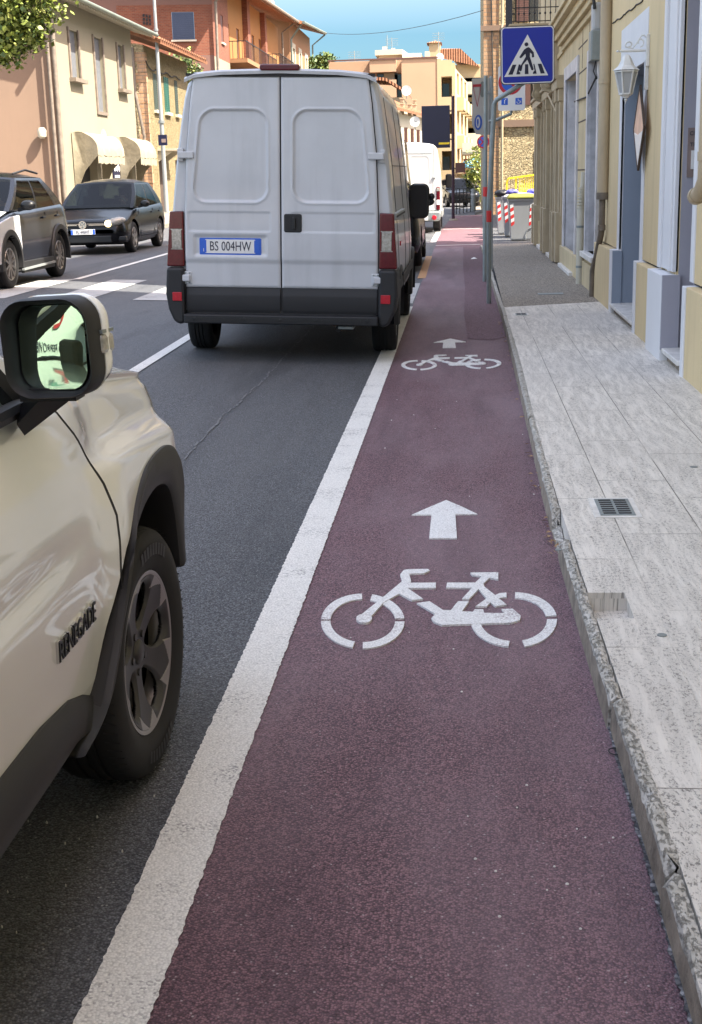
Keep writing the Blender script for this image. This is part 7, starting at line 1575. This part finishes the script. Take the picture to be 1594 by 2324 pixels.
# second pole with parking sign for disabled
b2p=GP(1100,640,0); t2=AY(1105,232,b2p[1]); 
s=thing('bay_sign',(b2p[0],b2p[1],0),'white parking sign with blue wheelchair symbol behind the crossing sign','road sign')
sx1,sz1=AY(1162,182,b2p[1]); d=MB(); d.tube([(b2p[0],b2p[1],0),(b2p[0]+.015,b2p[1],1.5),(b2p[0]+.02,b2p[1],3.02)],.030,12); e0=AY(1128,272,b2p[1]); e1=AY(1160,258,b2p[1]); d.tube([(e0[0]-.12,b2p[1],e0[1]-.02),(e0[0],b2p[1],e0[1]),(e1[0],b2p[1],e1[1]),(e1[0]+.02,b2p[1]+.0,e1[1]+.1),(e1[0]+.02,b2p[1],e1[1]+.5)],.024,10); obj('pole',d,'galv',s,40)
d=MB(); d.tube([(b2p[0]+.01,b2p[1],1.28),(b2p[0]+.012,b2p[1],1.42)],.034,12); obj('red_band',d,'red',s,40)
tl=AY(1131,150,b2p[1]-.05); br=AY(1192,250,b2p[1]-.05); cx_,cz_=(tl[0]+br[0])/2,(tl[1]+br[1])/2; wd,hg=br[0]-tl[0],tl[1]-br[1]
d=MB(); d.prism(rrect(wd,hg,.03,4,cx_,cz_),b2p[1]-.06,b2p[1]-.04,'XZ'); bd=obj('board',d,'signw',s)
d=MB(); ww=.095
for xq in (cx_-wd*.26,cx_+wd*.26): d.prism(rrect(ww,ww,.004,2,xq,br[1]+.13),b2p[1]-.0625,b2p[1]-.06,'XZ')
o=obj('blue_panel',d,'platebl',bd); o.location=(0,0,0)
d=MB(); xq=cx_+wd*.26; zq=br[1]+.13; yq=b2p[1]-.065
d.tube([(xq-.008,yq,zq+.035),(xq-.006,yq,zq+.005),(xq+.022,yq,zq+.002),(xq+.034,yq,zq-.022)],.0045,6); d.tube([(xq-.004+.022*cos(a),yq,zq-.012+.022*sin(a)) for a in [R(160+k*20) for k in range(11)]],.0035,6)
d.tube([(cx_-wd*.26,yq,zq-.03),(cx_-wd*.26,yq,zq+.02),(cx_-wd*.26+.02,yq,zq+.03)],.006,6); o=obj('wheelchair_symbol',d,'white',bd); o.location=(0,0,0)
d=MB(); rc=(cx_-.02,br[1]+.40); d.lathe([(.175,0),(.175,-.0025),(.13,-.0025)],'Y',(rc[0],b2p[1]-.0605,rc[1]),28); d.bar((rc[0]-.1,b2p[1]-.0645,rc[1]+.1),(rc[0]+.1,b2p[1]-.0645,rc[1]-.1),.035,.002,up=(0,1,0)); o=obj('red_ring',d,'signr',bd); o.location=(0,0,0)
d=MB(); d.lathe([(0,-.0022),(.13,-.0022),(.13,0)],'Y',(rc[0],b2p[1]-.0605,rc[1]),28); o=obj('blue_disc',d,'platebl',bd); o.location=(0,0,0)
# give-way / lane sign seen at a slant left of the poles
s=thing('slanted_sign',(b2p[0]-.03,b2p[1]+1.2,0),'tall pale grey sign turned sideways with a red triangle and blue disc','road sign')
Yg=b2p[1]+1.2; g0=AY(1071,182,Yg); g1=AY(1111,176,Yg); g2=AY(1110,306,Yg); g3=AY(1080,306,Yg); g4=AY(1071,285,Yg)
d=MB(); d.add([(g0[0],Yg-.35,g0[1]),(g1[0],Yg,g1[1]),(g2[0],Yg,g2[1]),(g3[0],Yg-.26,g3[1]),(g4[0],Yg-.35,g4[1])]+[(a+.01,b+.02,c) for a,b,c in ((g0[0],Yg-.35,g0[1]),(g1[0],Yg,g1[1]),(g2[0],Yg,g2[1]),(g3[0],Yg-.26,g3[1]),(g4[0],Yg-.35,g4[1]))],[(0,1,2,3,4),(9,8,7,6,5)]+[(i,(i+1)%5,5+(i+1)%5,5+i) for i in range(5)]); obj('board',d,'signback',s,bevel=.003)
def sp(u,v): # point on the board surface
    a=Vector((g0[0],Yg-.35,g0[1])).lerp(Vector((g1[0],Yg,g1[1])),u); return a+Vector((0,0,-v))+Vector((-.006,-.012,0))
d=MB(); T=[sp(.08,.10),sp(.55,.10),sp(.33,.42)]
for a,b in zip(T,T[1:]+T[:1]): d.bar(a,b,.022,.004,up=(1,0,0))
d.bar(sp(.08,.11),sp(.55,.11),.035,.004,up=(0,1,0)); obj('red_triangle',d,'signr',s)
d=MB(); n_=20; c_=sp(.38,.66); uvec=(sp(1,0)-sp(0,0)).normalized()
d.add([c_+uvec*.10*cos(2*PI*k/n_)+Vector((0,0,.115*sin(2*PI*k/n_))) for k in range(n_)],[tuple(range(n_))]); obj('blue_disc',d,'platebl',s)
d=MB(); c2=c_+Vector((-.004,-.006,0)); d.add([c2+uvec*.055*cos(2*PI*k/n_)+Vector((0,0,.085*sin(2*PI*k/n_))) for k in range(n_)],[tuple(range(n_))]); c3=c2+Vector((-.004,-.006,0)); obj('white_disc',d,'signw',s)
d=MB(); d.add([c3+uvec*x_+Vector((0,0,z_)) for x_,z_ in ((-.02,.05),(.02,.05),(.025,0),(.008,-.06),(-.008,-.06),(-.025,0))],[tuple(range(6))]); obj('symbol',d,'platebl',s)
d=MB(); d.add([sp(.62+.16*cos(2*PI*k/n_),.17+.12*sin(2*PI*k/n_)) for k in range(n_)],[tuple(range(n_))]); obj('stain',d,'galv',s)
d=MB(); d.tube([(g1[0]+.03,Yg+.03,0),(g1[0]+.03,Yg+.03,g1[1]+.02)],.03,10); d.bar(sp(.9,.2)+Vector((.02,.04,0)),sp(.9,.24)+Vector((.02,.04,0)),.06); obj('pole',d,'galv2',s,40)
# round no-stopping sign
Yn=47; nx,nz=AY(1097,322,Yn); s=thing('no_stopping_sign',(nx,Yn,0),'round blue no stopping sign with red ring and cross','road sign')
d=MB(); d.lathe([(0,.0),(.215,0),(.215,.02),(0,.02)],'Y',(nx,Yn,nz),28); bd=obj('board',d,'signr',s)
d=MB(); d.lathe([(0,-.004),(.165,-.004),(.165,0)],'Y',(nx,Yn,nz),28); o=obj('blue_disc',d,'platebl',bd); o.location=(0,0,0)
d=MB()
for a in (1,-1): d.bar((nx-.12,Yn-.006,nz-.12*a),(nx+.12,Yn-.006,nz+.12*a),.045,.006,up=(0,1,0))
o=obj('cross',d,'signr',bd); o.location=(0,0,0)
d=MB()
for a in (1,-1):
    for q in (1,-1): d.bar((nx-.12+.026*q,Yn-.005,nz-.12*a-.026*q*a*-1),(nx+.12+.026*q,Yn-.005,nz+.12*a-.026*q*a*-1),.010,.003,up=(0,1,0))
o=obj('white_edges',d,'signw',bd); o.location=(0,0,0)
d=MB(); d.tube([(nx+.0,Yn+.05,0),(nx,Yn+.05,nz+.1)],.03,8); obj('pole',d,'galv2',s,40)
# dark panel on a purple pole
Yb=50; s=thing('advert_panel',(-.3,Yb,0),'large plain black panel on a dark purple pole above the second van','panel')
a=AY(957,241,Yb); b=AY(1022,335,Yb); d=MB(); d.box(a[0],b[0],Yb-.06,Yb+.06,b[1],a[1]); obj('board',d,'signb',s,bevel=.01); d=MB(); d.box(a[0]+.62,b[0]-.02,Yb-.075,Yb-.06,b[1]+.12,b[1]+.19); obj('yellow_strip',d,'yellow',s)
p0=AY(1029,500,Yb); d=MB(); d.tube([(p0[0],Yb,0),(p0[0]+.02,Yb,4.45)],.06,10); obj('pole',d,'purpole',s,40); d=MB(); d.bar((b[0],Yb,a[1]-.2),(p0[0],Yb,a[1]-.2),.05); d.bar((b[0],Yb,b[1]+.3),(p0[0],Yb,b[1]+.3),.05); obj('bracket',d,'purpole',s); d=MB(); d.tube([(p0[0],Yb,0),(p0[0],Yb,.06)],.16,12); obj('base',d,'white_pl',s)
x,z=AY(1045,382,49); r=thing('brown_sign',(x,49.3,1.6),'small brown box sign beside the purple pole','sign'); d=MB(); d.box(x-.18,x+.18,49.1,49.3,z-.16,z+.2); obj('board',d,'brownsh',r); d=MB(); d.bar((p0[0],Yb,z),(x,49.3,z),.04); obj('bracket',d,'iron',r)
# bollard and railings
x,y,_=GP(1074,479,0); s=thing('bollard',(x,y,0),'grey steel bollard at the far corner','bollard'); d=MB(); d.lathe([(.13,0),(.13,.92),(.10,1.0),(0,1.02)],'Z',(x,y,0),14); obj('post',d,'galv2',s,40); d=MB(); d.lathe([(.135,.72),(.135,.80)],'Z',(x,y,0),14); obj('band',d,'signw',s)
s=thing('iron_fence',(-.1,56,0),'low black iron railing beside the far lane','fence'); d=MB()
for k in range(5): xx,yy_,_=GP(1036+8*k,487-1.6*k,0); d.bar((xx,yy_,0),(xx,yy_,1.05),.04)
P=[GP(1034,487,0),GP(1070,480,0)]
for z in (.25,.6,.9): d.bar((P[0][0],P[0][1],z),(P[1][0],P[1][1],z),.03)
obj('rails',d,'iron',s)
# bins
def make_bin(sx,lid):
    r=thing('wheelie_bin',(0,0,0),'bin','wheelie bin','wheelie bins by the side street',world=False)
    def ring(w,d_,z,x0=0): return [(x0-w/2,-d_/2,z),(x0+w/2,-d_/2,z),(x0+w/2,d_/2,z),(x0-w/2,d_/2,z)]
    d=MB(); d.rings([ring(.50,.5,.03),ring(.51,.52,.06),ring(.62,.60,.96),ring(.66,.64,.965),ring(.66,.64,1.02)],0); obj('body',d,'bingrey',r,bevel=.02)
    d=MB(); d.rings([ring(.69,.68,1.02),ring(.70,.69,1.06),ring(.60,.60,1.12),ring(.4,.5,1.14)],0); obj('lid',d,lid,r,bevel=.02)
    for sxx in (-1,1):
        d=MB(); w=MB()
        for k in range(6):
            z=.36+k*.085; xw=lerp(.25,.31,(z-.03)/.93); x0=sxx*(xw-.06)-.04; yy=-lerp(.25,.30,(z)/.96)-.006
            (d if k%2==0 else w).add([(x0,yy,z),(x0+.08,yy,z+.045),(x0+.08,yy-.006,z+.13),(x0,yy-.006,z+.085)],[(0,1,2,3)])
        st=obj('hazard_stripe',d,'red',r); obj('white_stripe',w,'signw',st)
    d=MB(); d.lathe([(.0,-.03),(.07,-.03),(.10,-.025),(.10,.025),(.0,.03)],'X',(.30,-.24+.12,.10),18); wh=obj('wheel',d,'rubber',r,40)
    d=MB(); d.tube([(.10,-.27,.03),(.10,-.28,.18),(.16,-.285,.30),(.26,-.285,.34)],.008,6); obj('arch_rib',d,'bingrey',r)
    d=MB(); d.tube([(.28,-.3,.98),(.36,-.3,1.02),(.36,.3,1.02),(.28,.3,.98)],.014,8); obj('handle',d,'bingrey',r,40)
    return r
b0=make_bin(1,'binlid'); p=GP(1184,547,0); b0.location=(p[0],p[1]+.25,0); b0.scale=(1.03,1,1.0); b0['label']='nearest grey wheelie bin with olive yellow lid beside the weathered house'
for k,(px_,pyy,lid,lab) in enumerate([(1165,541,'binlidb','grey bin with blue bag showing, just left of the olive lidded one'),(1150,538,'binlidw','grey bin with pale lid, third from the weathered house'),(1134,533,'binlid','grey bin farthest left behind the sign poles')]):
    p=GP(px_+8,pyy,0); c=clone(b0,(p[0]+.13,p[1]+.3,0),label=lab); 
    for ch in c.children:
        if ch.name.startswith('lid'):
            ch.data=ch.data.copy(); ch.data.materials[0]=M[lid]
p=GP(1205,470,0)
mb=MB(); 
def bag(x,y,z,r,seed,mat,label):
    rr=random.Random(seed); mb=MB(); ph=[rr.uniform(0,6) for _ in range(6)]
    def fn(u,v):
        a=2*PI*u; b=PI*v; k=1+.12*sin(5*a+ph[0])*sin(3*b+ph[1])+.08*sin(9*a+ph[2]+4*b); return (x+r*k*sin(b)*cos(a),y+r*k*sin(b)*sin(a)*.8,z+r*.45*k*cos(b))
    mb.grid(fn,24,12); solo('rubbish_bag',mb,mat,label,'rubbish bag',smooth=60)
q=AY(1163,434,34.2); bag(q[0],34.3,q[1]-.02,.15,1,'binlidb','blue rubbish bag lying on the bins'); q=AY(1140,436,35.4); bag(q[0],35.4,q[1]-.03,.2,2,'black','black rubbish bag on the left bins'); q=AY(1212,434,34.6); bag(q[0],35.2,q[1]-.02,.15,3,'binlidb','small blue bag behind the olive lid')
# yellow barrier
s=thing('yellow_barrier',(2.1,39.2,0),'bright yellow slatted plastic barrier behind the bins','barrier')
Yq=39.2; a=AY(1154,405,Yq); b=AY(1226,395,Yq); cbt=AY(1156,436,Yq); d=MB()
zt0,zt1=a[1],b[1]; d.bar((a[0],Yq,zt0),(b[0],Yq,zt1),.05,.12,up=(0,1,0)); d.tube([(a[0],Yq,zt0-.0),(a[0]-.04,Yq,zt0-.1),(a[0]-.04,Yq,0)],.03,8); d.bar((a[0]+.22,Yq,0),(a[0]+.22,Yq,zt0),.05); d.bar((a[0]+.3,Yq,cbt[1]-.0),(b[0],Yq,cbt[1]),.05,.06,up=(0,1,0))
for k in range(17): x=a[0]+.32+k*.05; d.bar((x,Yq,cbt[1]-.3),(x,Yq,zt0+(zt1-zt0)*(x-a[0])/(b[0]-a[0])),.022)
obj('frame',d,'yellow',s)
x,y,_=GP(1214,549,0); mb=MB(); rr=random.Random(2)
for k in range(26): a=rr.uniform(0,2*PI); l=rr.uniform(.05,.16); mb.add([(x+.01*cos(a),y,0),(x+.01*cos(a)+.008,y,0),(x+l*cos(a),y+.3*l*sin(a),l*rr.uniform(.4,1.2))],[(0,1,2)])
solo('dry_weed',mb,'dryleaf','tuft of dry weeds beside the bin wheel','weed')
